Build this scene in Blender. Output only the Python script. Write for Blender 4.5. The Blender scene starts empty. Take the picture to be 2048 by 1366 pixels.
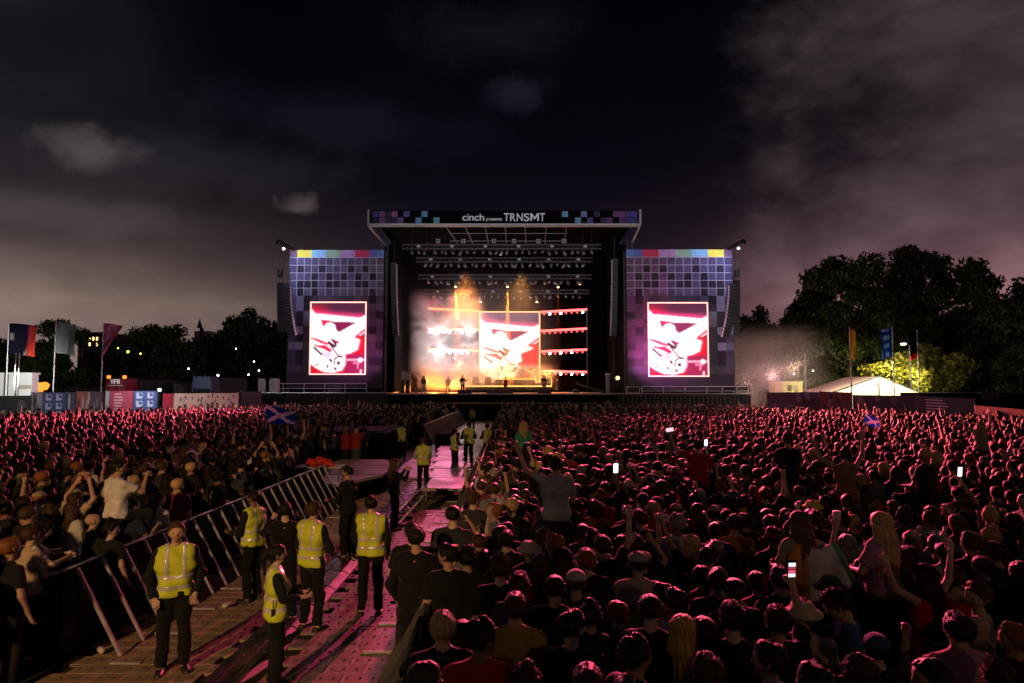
import bpy, bmesh, math, random
import numpy as np
from mathutils import Vector, Matrix, Euler

scene = bpy.context.scene
C = scene.collection
R = math.radians
rng = random.Random(7)
nrng = np.random.default_rng(11)

# ------------------------------------------------------------------ camera
CAM_H, FPX, PITCH = 3.45, 1400.0, math.atan(87.0 / 1400.0)
cam_data = bpy.data.cameras.new('camera')
cam_data.sensor_width = 36.0
cam_data.lens = FPX / 2048.0 * 36.0
cam_data.clip_start = 0.1
cam_data.clip_end = 2500.0
cam = bpy.data.objects.new('camera', cam_data)
cam.location = (0, 0, CAM_H)
cam.rotation_euler = (R(90) + PITCH, 0, 0)
C.objects.link(cam)
scene.camera = cam

def ray(px, py):
    u, v = (px - 1024.0) / FPX, (683.0 - py) / FPX
    c, s = math.cos(PITCH), math.sin(PITCH)
    return Vector((u, c - v * s, s + v * c))

def W(px, py, Y):
    """point at depth Y (metres in front of the camera) seen at a photo pixel"""
    d = ray(px, py)
    return Vector((0, 0, CAM_H)) + d * (Y / d.y)

def G(px, py, z=0.0):
    d = ray(px, py)
    return Vector((0, 0, CAM_H)) + d * ((z - CAM_H) / d.z)

# ------------------------------------------------------------------ render
scene.render.engine = 'CYCLES'
scene.cycles.use_denoising = True
try:
    scene.cycles.denoiser = 'OPENIMAGEDENOISE'
except Exception:
    pass
scene.cycles.max_bounces = 5
scene.cycles.diffuse_bounces = 0
scene.cycles.glossy_bounces = 2
scene.cycles.transmission_bounces = 2
scene.cycles.transparent_max_bounces = 6
scene.cycles.volume_bounces = 0
scene.cycles.sample_clamp_indirect = 4.0
scene.cycles.volume_max_steps = 64
scene.view_settings.view_transform = 'Standard'
scene.view_settings.look = 'None'
scene.view_settings.exposure = 0.0
scene.view_settings.gamma = 1.0
scene.view_settings.use_curve_mapping = False

# ------------------------------------------------------------------ node helpers
class NT:
    def __init__(s, tree):
        s.t = tree; s.n = tree.nodes; s.l = tree.links
    def new(s, typ, **kw):
        n = s.n.new(typ)
        for k, v in kw.items(): setattr(n, k, v)
        return n
    def link(s, a, b): s.l.new(a, b)
    def put(s, sock, v):
        if hasattr(v, 'links') or isinstance(v, bpy.types.NodeSocket): s.l.new(v, sock)
        elif sock.type == 'VECTOR': sock.default_value = tuple(v)[:3] if hasattr(v, '__len__') else v
        else: sock.default_value = v
    def math(s, op, a, b=None, c=None, clamp=False):
        n = s.new('ShaderNodeMath', operation=op, use_clamp=clamp)
        s.put(n.inputs[0], a)
        if b is not None: s.put(n.inputs[1], b)
        if c is not None: s.put(n.inputs[2], c)
        return n.outputs[0]
    def vmath(s, op, a, b=None):
        n = s.new('ShaderNodeVectorMath', operation=op)
        s.put(n.inputs[0], a)
        if b is not None: s.put(n.inputs[1], b)
        return n.outputs['Value'] if op in ('LENGTH', 'DOT_PRODUCT') else n.outputs[0]
    def smooth(s, v, a, b, lo=0.0, hi=1.0):
        n = s.new('ShaderNodeMapRange', interpolation_type='SMOOTHSTEP')
        s.put(n.inputs[0], v)
        for i, q in enumerate((a, b, lo, hi)): n.inputs[i + 1].default_value = q
        return n.outputs[0]
    def mix(s, fac, a, b, blend='MIX'):
        n = s.new('ShaderNodeMix', data_type='RGBA', blend_type=blend)
        s.put(n.inputs[0], fac); s.put(n.inputs[6], a); s.put(n.inputs[7], b)
        return n.outputs[2]
    def noise(s, vec, scale, detail=4, rough=0.55, dist=0.0):
        n = s.new('ShaderNodeTexNoise')
        if vec is not None: s.put(n.inputs['Vector'], vec)
        n.inputs['Scale'].default_value = scale
        n.inputs['Detail'].default_value = detail
        n.inputs['Roughness'].default_value = rough
        n.inputs['Distortion'].default_value = dist
        return n.outputs['Fac']
    def scale_col(s, col, fac):
        n = s.new('ShaderNodeVectorMath', operation='SCALE')
        s.put(n.inputs[0], col); s.put(n.inputs[3], fac)
        return n.outputs[0]

def c4(c): return (c[0], c[1], c[2], 1.0)

# ------------------------------------------------------------------ world: cloudy city night
world = bpy.data.worlds.new('World'); scene.world = world
world.use_nodes = True
wt = NT(world.node_tree); wt.n.clear()
wout = wt.new('ShaderNodeOutputWorld'); wbg = wt.new('ShaderNodeBackground')
wt.link(wbg.outputs[0], wout.inputs[0])
tc = wt.new('ShaderNodeTexCoord').outputs['Generated']
sep = wt.new('ShaderNodeSeparateXYZ'); wt.link(tc, sep.inputs[0])
dx, dy, dz = sep.outputs
elev = wt.math('MAXIMUM', dz, 0.0)
# a little Nishita twilight underneath (sun well below the horizon)
skyt = wt.new('ShaderNodeTexSky', sky_type='NISHITA')
skyt.sun_disc = False; skyt.sun_elevation = R(-6.0); skyt.sun_rotation = R(200.0)
# city glow hugging the horizon, broken by cloud
stretch = wt.vmath('MULTIPLY', tc, (1.0, 1.0, 1.8))
n_big = wt.noise(stretch, 2.1, 5, 0.55, 0.3)
n_fine = wt.noise(stretch, 6.0, 5, 0.55, 0.15)
side = wt.smooth(wt.math('ABSOLUTE', wt.math('ADD', dx, 0.02)), 0.10, 0.62, 0.12, 1.0)
glow = wt.math('POWER', 2.718, wt.math('MULTIPLY', wt.math('MAXIMUM', elev, 0.105), -20.6))
glow = wt.math('MULTIPLY', glow, side)
glow = wt.math('MULTIPLY', glow, wt.math('MULTIPLY', wt.smooth(n_big, 0.2, 0.75, 0.65, 1.25), wt.smooth(n_fine, 0.2, 0.8, 0.75, 1.2)))
warm = wt.mix(wt.smooth(dx, -0.35, 0.45), c4((0.96, 0.66, 0.48)), c4((0.98, 0.42, 0.42)))
acc = wt.scale_col(warm, wt.math('MULTIPLY', glow, 2.3))
# wider violet lift above the glow
lift = wt.math('POWER', 2.718, wt.math('MULTIPLY', elev, -9.5))
acc = wt.vmath('ADD', acc, wt.scale_col(c4((0.036, 0.022, 0.054)), lift))
# base night tone
acc = wt.vmath('ADD', acc, (0.0003, 0.0006, 0.0018))
# lit underside of the broken cloud deck (thicker away from the middle of the frame)
deck = wt.math('MULTIPLY', wt.smooth(n_big, 0.42, 0.70), wt.smooth(n_fine, 0.25, 0.75, 0.45, 1.1))
deck = wt.math('MULTIPLY', deck, wt.smooth(dx, 0.24, 0.58, 0.02, 0.9))
acc = wt.vmath('ADD', acc, wt.scale_col(c4((0.050, 0.034, 0.036)), deck))
bank = wt.math('MULTIPLY', wt.smooth(wt.math('ADD', dx, wt.math('MULTIPLY', wt.math('SUBTRACT', wt.math('ADD', n_fine, n_big), 0.5), 0.30)), 0.42, 0.60), wt.smooth(n_fine, 0.25, 0.72, 0.25, 1.1))
acc = wt.vmath('ADD', acc, wt.scale_col(c4((0.056, 0.039, 0.044)), bank))
leftbank = wt.math('MULTIPLY', wt.smooth(wt.math('MULTIPLY', dx, -1.0), 0.33, 0.66), wt.smooth(n_fine, 0.3, 0.8, 0.4, 1.0))
acc = wt.vmath('ADD', acc, wt.scale_col(c4((0.020, 0.019, 0.024)), leftbank))
# single small clouds that catch the city light
def puff(px, py, sx, sz, col, k):
    global acc
    d0 = ray(px, py).normalized()
    q = wt.vmath('SUBTRACT', tc, tuple(d0))
    q = wt.vmath('MULTIPLY', q, (1.0 / sx, 1.0 / sx, 1.0 / sz))
    r = wt.vmath('LENGTH', q)
    r = wt.math('ADD', r, wt.math('MULTIPLY', wt.math('SUBTRACT', wt.noise(tc, k, 5, 0.6, 0.5), 0.5), 1.9))
    acc = wt.vmath('ADD', acc, wt.scale_col(c4(col), wt.smooth(r, 1.05, 0.15)))
puff(190, 298, 0.066, 0.030, (0.055, 0.045, 0.043), 13.0)
puff(420, 330, 0.22, 0.045, (0.007, 0.006, 0.009), 7.0)
puff(120, 420, 0.20, 0.030, (0.020, 0.016, 0.017), 8.0)
puff(700, 250, 0.25, 0.05, (0.004, 0.0035, 0.006), 6.0)
puff(605, 410, 0.034, 0.018, (0.060, 0.046, 0.047), 22.0)
puff(1045, 190, 0.050, 0.034, (0.008, 0.007, 0.012), 12.0)
puff(960, 60, 0.16, 0.05, (0.004, 0.004, 0.006), 9.0)
acc = wt.vmath('ADD', acc, wt.scale_col(skyt.outputs[0], 0.004))
wt.link(acc, wbg.inputs[0]); wbg.inputs[1].default_value = 1.0

# ------------------------------------------------------------------ lamps
def aim(o, target):
    d = Vector(target) - o.location
    o.rotation_euler = d.to_track_quat('-Z', 'Y').to_euler()

def spot(name, loc, target, col, watt, deg, blend=0.5, size=0.25):
    l = bpy.data.lights.new(name, 'SPOT')
    l.color = col; l.energy = watt; l.spot_size = R(deg); l.spot_blend = blend; l.shadow_soft_size = size
    o = bpy.data.objects.new(name, l); C.objects.link(o)
    o.location = loc; aim(o, target)
    return o

def point(name, loc, col, watt, size=0.2):
    l = bpy.data.lights.new(name, 'POINT')
    l.color = col; l.energy = watt; l.shadow_soft_size = size
    o = bpy.data.objects.new(name, l); C.objects.link(o); o.location = loc
    return o

RED = (1.0, 0.085, 0.18)
PINK = (1.0, 0.16, 0.42)
AMBER = (1.0, 0.42, 0.10)
# audience wash from the stage roof trusses (the backlight that rims every head)
WASH = [((-17.5, 66.3, 8.5), (-27, 16, 1.5), RED, 330000, 46), ((17.8, 66.3, 8.5), (22, 14, 1.5), (1.0, 0.12, 0.17), 350000, 46),
        ((-6.0, 66.4, 13.0), (-6, 12, 1.5), PINK, 9000, 26), ((6.5, 66.4, 13.0), (10.5, 9, 1.5), RED, 430000, 32)]
for i, (a, b, c, w, d) in enumerate(WASH):
    spot('truss_wash_light', a, b, c, w, d, 0.7, 0.35)
for x in (-10.5, 10.5):
    spot('truss_front_light', (x, 66.3, 15.2), (x * 2.4, 52, 1.0), PINK, 11000, 95, 0.8, 0.5)
# floodlight on the mixing tower behind the photographer
spot('flood_light', (-8.5, -14, 9.0), (-5.2, 9.5, 0.0), (1.0, 0.56, 0.22), 13500, 27, 0.5, 0.35)
spot('flood_light', (9.0, -16, 9.0), (5.0, 8, 0.8), (1.0, 0.56, 0.28), 620, 46, 0.9, 0.35)
spot('front_of_house_light', (0, -20, 14.0), (0, 66, 17.5), (0.92, 0.92, 1.0), 40000, 20, 0.5, 0.4)

# ------------------------------------------------------------------ materials
MATS = {}
def mat(name, col=(0.5, 0.5, 0.5), rough=0.6, metal=0.0, emit=None, estr=0.0, var=0.0, nscale=8.0, bump=0.0, bscale=40.0, objcol=False, vcol=None, alpha=None, spec=0.5, sheen=0.0, transl=0.0):
    if name in MATS: return MATS[name]
    m = bpy.data.materials.new(name); m.use_nodes = True
    t = NT(m.node_tree); b = t.n['Principled BSDF']
    b.inputs['Roughness'].default_value = rough
    b.inputs['Metallic'].default_value = metal
    b.inputs['Specular IOR Level'].default_value = spec
    if sheen: b.inputs['Sheen Weight'].default_value = sheen
    src = c4(col)
    if objcol:
        src = t.new('ShaderNodeObjectInfo').outputs['Color']
    if vcol:
        src = t.new('ShaderNodeAttribute', attribute_name=vcol).outputs['Color']
    crd = t.new('ShaderNodeTexCoord').outputs['Object']
    if var:
        nz = t.noise(crd, nscale, 5, 0.6)
        f = t.smooth(nz, 0.25, 0.75, 1.0 - var, 1.0 + var * 0.6)
        src = t.scale_col(src, f)
        t.put(b.inputs['Roughness'], t.smooth(nz, 0.2, 0.8, max(0.05, rough - 0.12), min(1.0, rough + 0.12)))
    t.put(b.inputs['Base Color'], src)
    if bump:
        bn = t.new('ShaderNodeBump'); bn.inputs['Strength'].default_value = bump
        bn.inputs['Distance'].default_value = 0.02
        t.link(t.noise(crd, bscale, 4, 0.6), bn.inputs['Height']); t.link(bn.outputs[0], b.inputs['Normal'])
    if emit is not None:
        if emit == 'vcol': t.link(src, b.inputs['Emission Color'])
        else: b.inputs['Emission Color'].default_value = c4(emit)
        b.inputs['Emission Strength'].default_value = estr
    MATS[name] = m
    return m

# ------------------------------------------------------------------ mesh helpers
def tag(o, label=None, cat=None, group=None, kind=None):
    if label: o['label'] = label
    if cat: o['category'] = cat
    if group: o['group'] = group
    if kind: o['kind'] = kind
    return o

def thing(name, loc, label, cat, group=None, rz=0.0):
    o = bpy.data.objects.new(name, None); o.empty_display_size = 0.2
    C.objects.link(o); o.location = loc; o.rotation_euler = (0, 0, rz)
    return tag(o, label, cat, group)

def link_mesh(name, me, parent=None):
    o = bpy.data.objects.new(name, me); C.objects.link(o)
    if parent is not None: o.parent = parent
    return o

class MB:
    def __init__(s): s.v = []; s.f = []; s.m = []; s.mi = 0
    def poly(s, pts, flip=False):
        i = len(s.v); s.v += [tuple(p) for p in pts]
        r = list(range(i, i + len(pts)))
        s.f.append(r[::-1] if flip else r); s.m.append(s.mi)
        return s
    def faces(s, vs, fs):
        i = len(s.v); s.v += [tuple(p) for p in vs]
        for f in fs: s.f.append([k + i for k in f]); s.m.append(s.mi)
        return s
    def box(s, lo, hi):
        x0, y0, z0 = lo; x1, y1, z1 = hi
        return s.faces([(x0,y0,z0),(x1,y0,z0),(x1,y1,z0),(x0,y1,z0),(x0,y0,z1),(x1,y0,z1),(x1,y1,z1),(x0,y1,z1)],
                       [(0,3,2,1),(4,5,6,7),(0,1,5,4),(1,2,6,5),(2,3,7,6),(3,0,4,7)])
    def bar(s, a, b, w, h=None, up=(0, 0, 1)):
        h = h or w; a = Vector(a); b = Vector(b); d = (b - a).normalized(); u = Vector(up)
        if abs(d.dot(u)) > 0.98: u = Vector((0, 1, 0))
        x = d.cross(u).normalized() * (w / 2); z = x.cross(d).normalized() * (h / 2)
        p = [a - x - z, a + x - z, a + x + z, a - x + z, b - x - z, b + x - z, b + x + z, b - x + z]
        return s.faces(p, [(0,1,2,3),(7,6,5,4),(0,4,5,1),(1,5,6,2),(2,6,7,3),(3,7,4,0)])
    def tube(s, pts, r, n=8, cap=True):
        pts = [Vector(p) for p in pts]
        rs = r if isinstance(r, (list, tuple)) else [r] * len(pts)
        rings = []
        u = None
        for i, p in enumerate(pts):
            d = (pts[min(i + 1, len(pts) - 1)] - pts[max(i - 1, 0)]).normalized()
            if u is None:
                u = d.orthogonal().normalized()
            u = (u - d * u.dot(d)).normalized(); w = d.cross(u)
            rings.append([p + (u * math.cos(2 * math.pi * k / n) + w * math.sin(2 * math.pi * k / n)) * rs[i] for k in range(n)])
        vs = [q for rg in rings for q in rg]; fs = []
        for i in range(len(pts) - 1):
            for k in range(n):
                a = i * n + k; b = i * n + (k + 1) % n
                fs.append((a, b, b + n, a + n))
        if cap:
            fs.append(tuple(range(n))[::-1]); fs.append(tuple(range((len(pts) - 1) * n, len(pts) * n)))
        return s.faces(vs, fs)
    def prism(s, pts2, y0, y1):
        """outline in xz, extruded along y"""
        n = len(pts2)
        vs = [(p[0], y0, p[1]) for p in pts2] + [(p[0], y1, p[1]) for p in pts2]
        fs = [tuple(range(n)), tuple(range(n, 2 * n))[::-1]] + [(k, k + n, (k + 1) % n + n, (k + 1) % n) for k in range(n)]
        return s.faces(vs, fs)
    def build(s, name, m, parent=None, smooth=False, rel=True, bevel=0.0):
        me = bpy.data.meshes.new(name)
        off = parent.location if (parent is not None and rel) else Vector((0, 0, 0))
        if parent is not None and rel and parent.parent is not None:
            off = off + parent.parent.location
        me.from_pydata([tuple(Vector(p) - off) for p in s.v], [], s.f)
        for mm in (m if isinstance(m, (list, tuple)) else [m]): me.materials.append(mm)
        if any(s.m): me.polygons.foreach_set('material_index', s.m)
        bm = bmesh.new(); bm.from_mesh(me); bmesh.ops.recalc_face_normals(bm, faces=bm.faces)
        if bevel: bmesh.ops.bevel(bm, geom=list(bm.edges), offset=bevel, segments=1, affect='EDGES')
        bm.to_mesh(me); bm.free()
        if smooth: me.polygons.foreach_set('use_smooth', [True] * len(me.polygons))
        return link_mesh(name, me, parent)

ORD = ['first', 'second', 'third', 'fourth', 'fifth', 'sixth', 'seventh', 'eighth', 'ninth', 'tenth', 'eleventh', 'twelfth', 'thirteenth', 'fourteenth', 'fifteenth', 'sixteenth', 'seventeenth', 'eighteenth', 'nineteenth', 'twentieth']

TENS = ['', '', 'twenty', 'thirty', 'forty', 'fifty', 'sixty']
def NUM(i):
    if i < 20: return ORD[i]
    n = i + 1; return TENS[n // 10][:-1] + 'ieth' if n % 10 == 0 else TENS[n // 10] + '-' + ORD[n % 10 - 1]
# ------------------------------------------------------------------ people: smooth bodies from blended limbs
def nets(F, o, h):
    ins = F < 0
    nx, ny, nz = F.shape
    cnt = np.zeros((nx - 1, ny - 1, nz - 1), np.int8)
    for i in (0, 1):
        for j in (0, 1):
            for k in (0, 1):
                cnt += ins[i:nx - 1 + i, j:ny - 1 + j, k:nz - 1 + k]
    act = (cnt > 0) & (cnt < 8)
    ci = np.argwhere(act)
    idx = np.full(act.shape, -1, np.int64); idx[act] = np.arange(len(ci))
    acc = np.zeros((len(ci), 3)); num = np.zeros(len(ci))
    cor = [(i, j, k) for i in (0, 1) for j in (0, 1) for k in (0, 1)]
    for a in cor:
        for ax in range(3):
            if a[ax]: continue
            b = list(a); b[ax] = 1
            f0 = F[ci[:, 0] + a[0], ci[:, 1] + a[1], ci[:, 2] + a[2]]
            f1 = F[ci[:, 0] + b[0], ci[:, 1] + b[1], ci[:, 2] + b[2]]
            m = (f0 < 0) != (f1 < 0)
            t = np.where(m, f0 / np.where(m, f0 - f1, 1.0), 0.0)
            p = np.array(a, float)[None, :] * np.ones((len(ci), 1)); p[:, ax] += t
            acc[m] += p[m]; num[m] += 1
    V = np.array(o) + h * (ci + acc / num[:, None])
    Q = []
    for ax in range(3):
        sl0 = [slice(1, -1)] * 3; sl1 = [slice(1, -1)] * 3
        sl0[ax] = slice(0, -1); sl1[ax] = slice(1, None)
        A, B = ins[tuple(sl0)], ins[tuple(sl1)]
        e = np.argwhere(A != B)
        if not len(e): continue
        flip = A[e[:, 0], e[:, 1], e[:, 2]]
        base = e.copy()
        for q in range(3):
            if q != ax: base[:, q] += 1
        u, w = [(1, 2), (2, 0), (0, 1)][ax]
        def cell(du, dw):
            c = base.copy(); c[:, u] += du; c[:, w] += dw
            return idx[c[:, 0], c[:, 1], c[:, 2]]
        quad = np.stack([cell(-1, -1), cell(0, -1), cell(0, 0), cell(-1, 0)], 1)
        quad[~flip] = quad[~flip][:, ::-1]
        Q.append(quad)
    return V, np.concatenate(Q)

def pv(p): return np.array(p, float)

class Prim:
    __slots__ = ('a', 'b', 'ra', 'rb', 'part', 'k', 'cuts', 'sub')
    def __init__(s, a, b, ra, rb, part, k=0.03, cuts=(), sub=False):
        s.a, s.b, s.ra, s.rb, s.part, s.k, s.cuts, s.sub = pv(a), pv(b), ra, rb, part, k, cuts, sub
    def dist(s, P):
        ab = s.b - s.a; L = max(1e-9, ab @ ab)
        t = np.clip((P - s.a) @ ab / L, 0, 1)
        d = np.linalg.norm(P - s.a - t[..., None] * ab, axis=-1) - (s.ra + (s.rb - s.ra) * t)
        for (pt, n) in s.cuts: d = np.maximum(d, (P - pv(pt)) @ pv(n))
        return d
    def grown(s, g, part, cuts=()):
        return Prim(s.a, s.b, s.ra + g, s.rb + g, part, s.k, tuple(cuts) + tuple(s.cuts), s.sub)

def mesh_prims(prims, h, fold=0.0, seed=0, post=None):
    lo = np.min([np.minimum(p.a, p.b) - max(p.ra, p.rb) for p in prims if not p.sub], axis=0) - 0.05 - h
    hi = np.max([np.maximum(p.a, p.b) + max(p.ra, p.rb) for p in prims if not p.sub], axis=0) + 0.05 + h
    n = np.ceil((hi - lo) / h).astype(int) + 1
    F = np.full(tuple(n), 0.2)
    ax = [lo[q] + h * np.arange(n[q]) for q in range(3)]
    for p in prims:
        r = max(p.ra, p.rb) + 0.06
        i0 = np.maximum(0, np.floor((np.minimum(p.a, p.b) - r - lo) / h).astype(int))
        i1 = np.minimum(n, np.ceil((np.maximum(p.a, p.b) + r - lo) / h).astype(int) + 1)
        if np.any(i1 <= i0): continue
        P = np.stack(np.meshgrid(*[ax[q][i0[q]:i1[q]] for q in range(3)], indexing='ij'), -1)
        d = p.dist(P)
        sl = tuple(slice(i0[q], i1[q]) for q in range(3))
        f = F[sl]
        if p.sub: F[sl] = np.maximum(f, -d)
        else:
            k = p.k
            t = np.clip(0.5 + 0.5 * (f - d) / k, 0, 1)
            F[sl] = f * (1 - t) + d * t - k * t * (1 - t)
    if fold or post:
        P = np.stack(np.meshgrid(*ax, indexing='ij'), -1)
        if fold:
            x, y, z = P[..., 0], P[..., 1], P[..., 2]
            F = F + fold * (np.sin(17 * z + 9 * x + 5 * np.sin(7 * y + seed) + seed) + 0.7 * np.sin(31 * x - 13 * z + 8 * y + 2.1 * seed) + 0.5 * np.sin(45 * z + 21 * y + seed))
        if post: F = post(F, P)
    V, Q = nets(F, lo, h)
    return V, Q

PRE = {}
def np_mesh(name, V, Q, mats, mi=None, smooth=True):
    me = bpy.data.meshes.new(name)
    nv, nq = len(V), len(Q); k = Q.shape[1]
    me.vertices.add(nv); me.vertices.foreach_set('co', np.ascontiguousarray(V, np.float32).ravel())
    me.loops.add(nq * k); me.loops.foreach_set('vertex_index', np.ascontiguousarray(Q, np.int32).ravel())
    me.polygons.add(nq)
    me.polygons.foreach_set('loop_start', np.arange(0, nq * k, k, dtype=np.int32))
    for m in mats: me.materials.append(m)
    if mi is not None: me.polygons.foreach_set('material_index', np.ascontiguousarray(mi, np.int32))
    if smooth: me.polygons.foreach_set('use_smooth', np.ones(nq, bool))
    me.update(calc_edges=True)
    return me

def nrm(v): v = pv(v); return v / np.linalg.norm(v)

HEAD_PIVOT = pv((0, -0.005, 1.52))
def rot_head(p, yaw, pitch):
    M = np.array(Euler((pitch, 0, yaw)).to_matrix())
    return M @ pv(p)

# poses: upper-arm / forearm directions for the right (+x) and left (-x) side, hand state
DN = ((0.18, 0.02, -1), (0.05, 0.35, -0.9), 'curl')
FRONT = ((0.22, 0.25, -0.9), (-0.35, 0.9, -0.1), 'curl')
POCK = ((0.35, -0.1, -1), (-0.25, 0.45, -0.8), 'curl')
UP = ((0.45, 0.1, 0.9), (0.05, 0.15, 1), 'open')
UPF = ((0.35, 0.35, 0.85), (0.1, 0.4, 0.9), 'fist')
WIDE = ((0.9, 0.15, 0.5), (0.35, 0.1, 0.95), 'open')
POINT_UP = ((0.5, 0.5, 0.7), (0.2, 0.8, 0.6), 'fist')
CLAP = ((0.5, 0.35, 0.8), (-0.55, 0.15, 0.8), 'flat')
PHONE = ((0.25, 0.75, -0.45), (-0.28, 0.45, 0.85), 'fist')
SELF = ((0.3, 0.8, 0.5), (-0.1, 0.35, 0.95), 'fist')
DRINK = ((0.35, 0.55, -0.7), (-0.35, 0.1, 0.9), 'fist')
HOLD = ((0.42, 0.3, -0.85), (-0.35, 0.75, 0.55), 'fist')
LEANA = ((0.5, 0.65, -0.55), (-0.75, 0.6, 0.1), 'curl')
CROSS = ((0.3, 0.15, -1), (-0.85, 0.5, 0.15), 'curl')
STRUM = ((0.35, 0.1, -1), (-0.45, 0.85, -0.1), 'curl')
FRET = ((0.5, 0.3, -0.8), (0.2, 0.8, 0.45), 'curl')
CAMR = ((0.35, 0.7, -0.35), (-0.5, 0.5, 0.75), 'fist')
STAND = ('stand', 'stand')
POSES = {
    'stand':  dict(r=DN, l=DN), 'front': dict(r=FRONT, l=FRONT), 'pock': dict(r=POCK, l=POCK),
    'rup':    dict(r=UP, l=FRONT), 'lup': dict(r=DN, l=UPF), 'both': dict(r=UP, l=WIDE), 'wide': dict(r=WIDE, l=WIDE),
    'clap':   dict(r=CLAP, l=CLAP), 'phone': dict(r=PHONE, l=PHONE), 'selfie': dict(r=SELF, l=DN),
    'drink':  dict(r=DRINK, l=DN), 'carry': dict(r=HOLD, l=HOLD), 'lean': dict(r=LEANA, l=LEANA, lean=0.32),
    'cross':  dict(r=CROSS, l=CROSS), 'point': dict(r=POINT_UP, l=DN), 'lookl': dict(r=FRONT, l=DN, yaw=0.9), 'lookr': dict(r=DN, l=FRONT, yaw=-0.9),
    'ride':   dict(r=FRONT, l=FRONT, sit=True), 'ride_l': dict(r=FRONT, l=WIDE, sit=True), 'ride_both': dict(r=UP, l=WIDE, sit=True), 'ride_phone': dict(r=PHONE, l=DN, sit=True, yaw=-0.6),
    'ride_cup': dict(r=((0.75, 0.3, -0.3), (0.35, 0.2, 0.9), 'fist'), l=FRONT, sit=True),
    'play':   dict(r=STRUM, l=FRET, head=0.25), 'film': dict(r=CAMR, l=CAMR), 'drum': dict(r=((0.5, 0.3, -0.7), (0.1, 0.8, 0.4), 'fist'), l=((0.5, 0.3, -0.7), (0.0, 0.9, 0.1), 'fist'), sit=True),
    'bend':   dict(r=((0.3, 0.6, -0.8), (-0.1, 0.9, -0.3), 'curl'), l=FRONT, lean=0.55), 'down': dict(r=PHONE, l=FRONT, head=-0.55),
}

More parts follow.
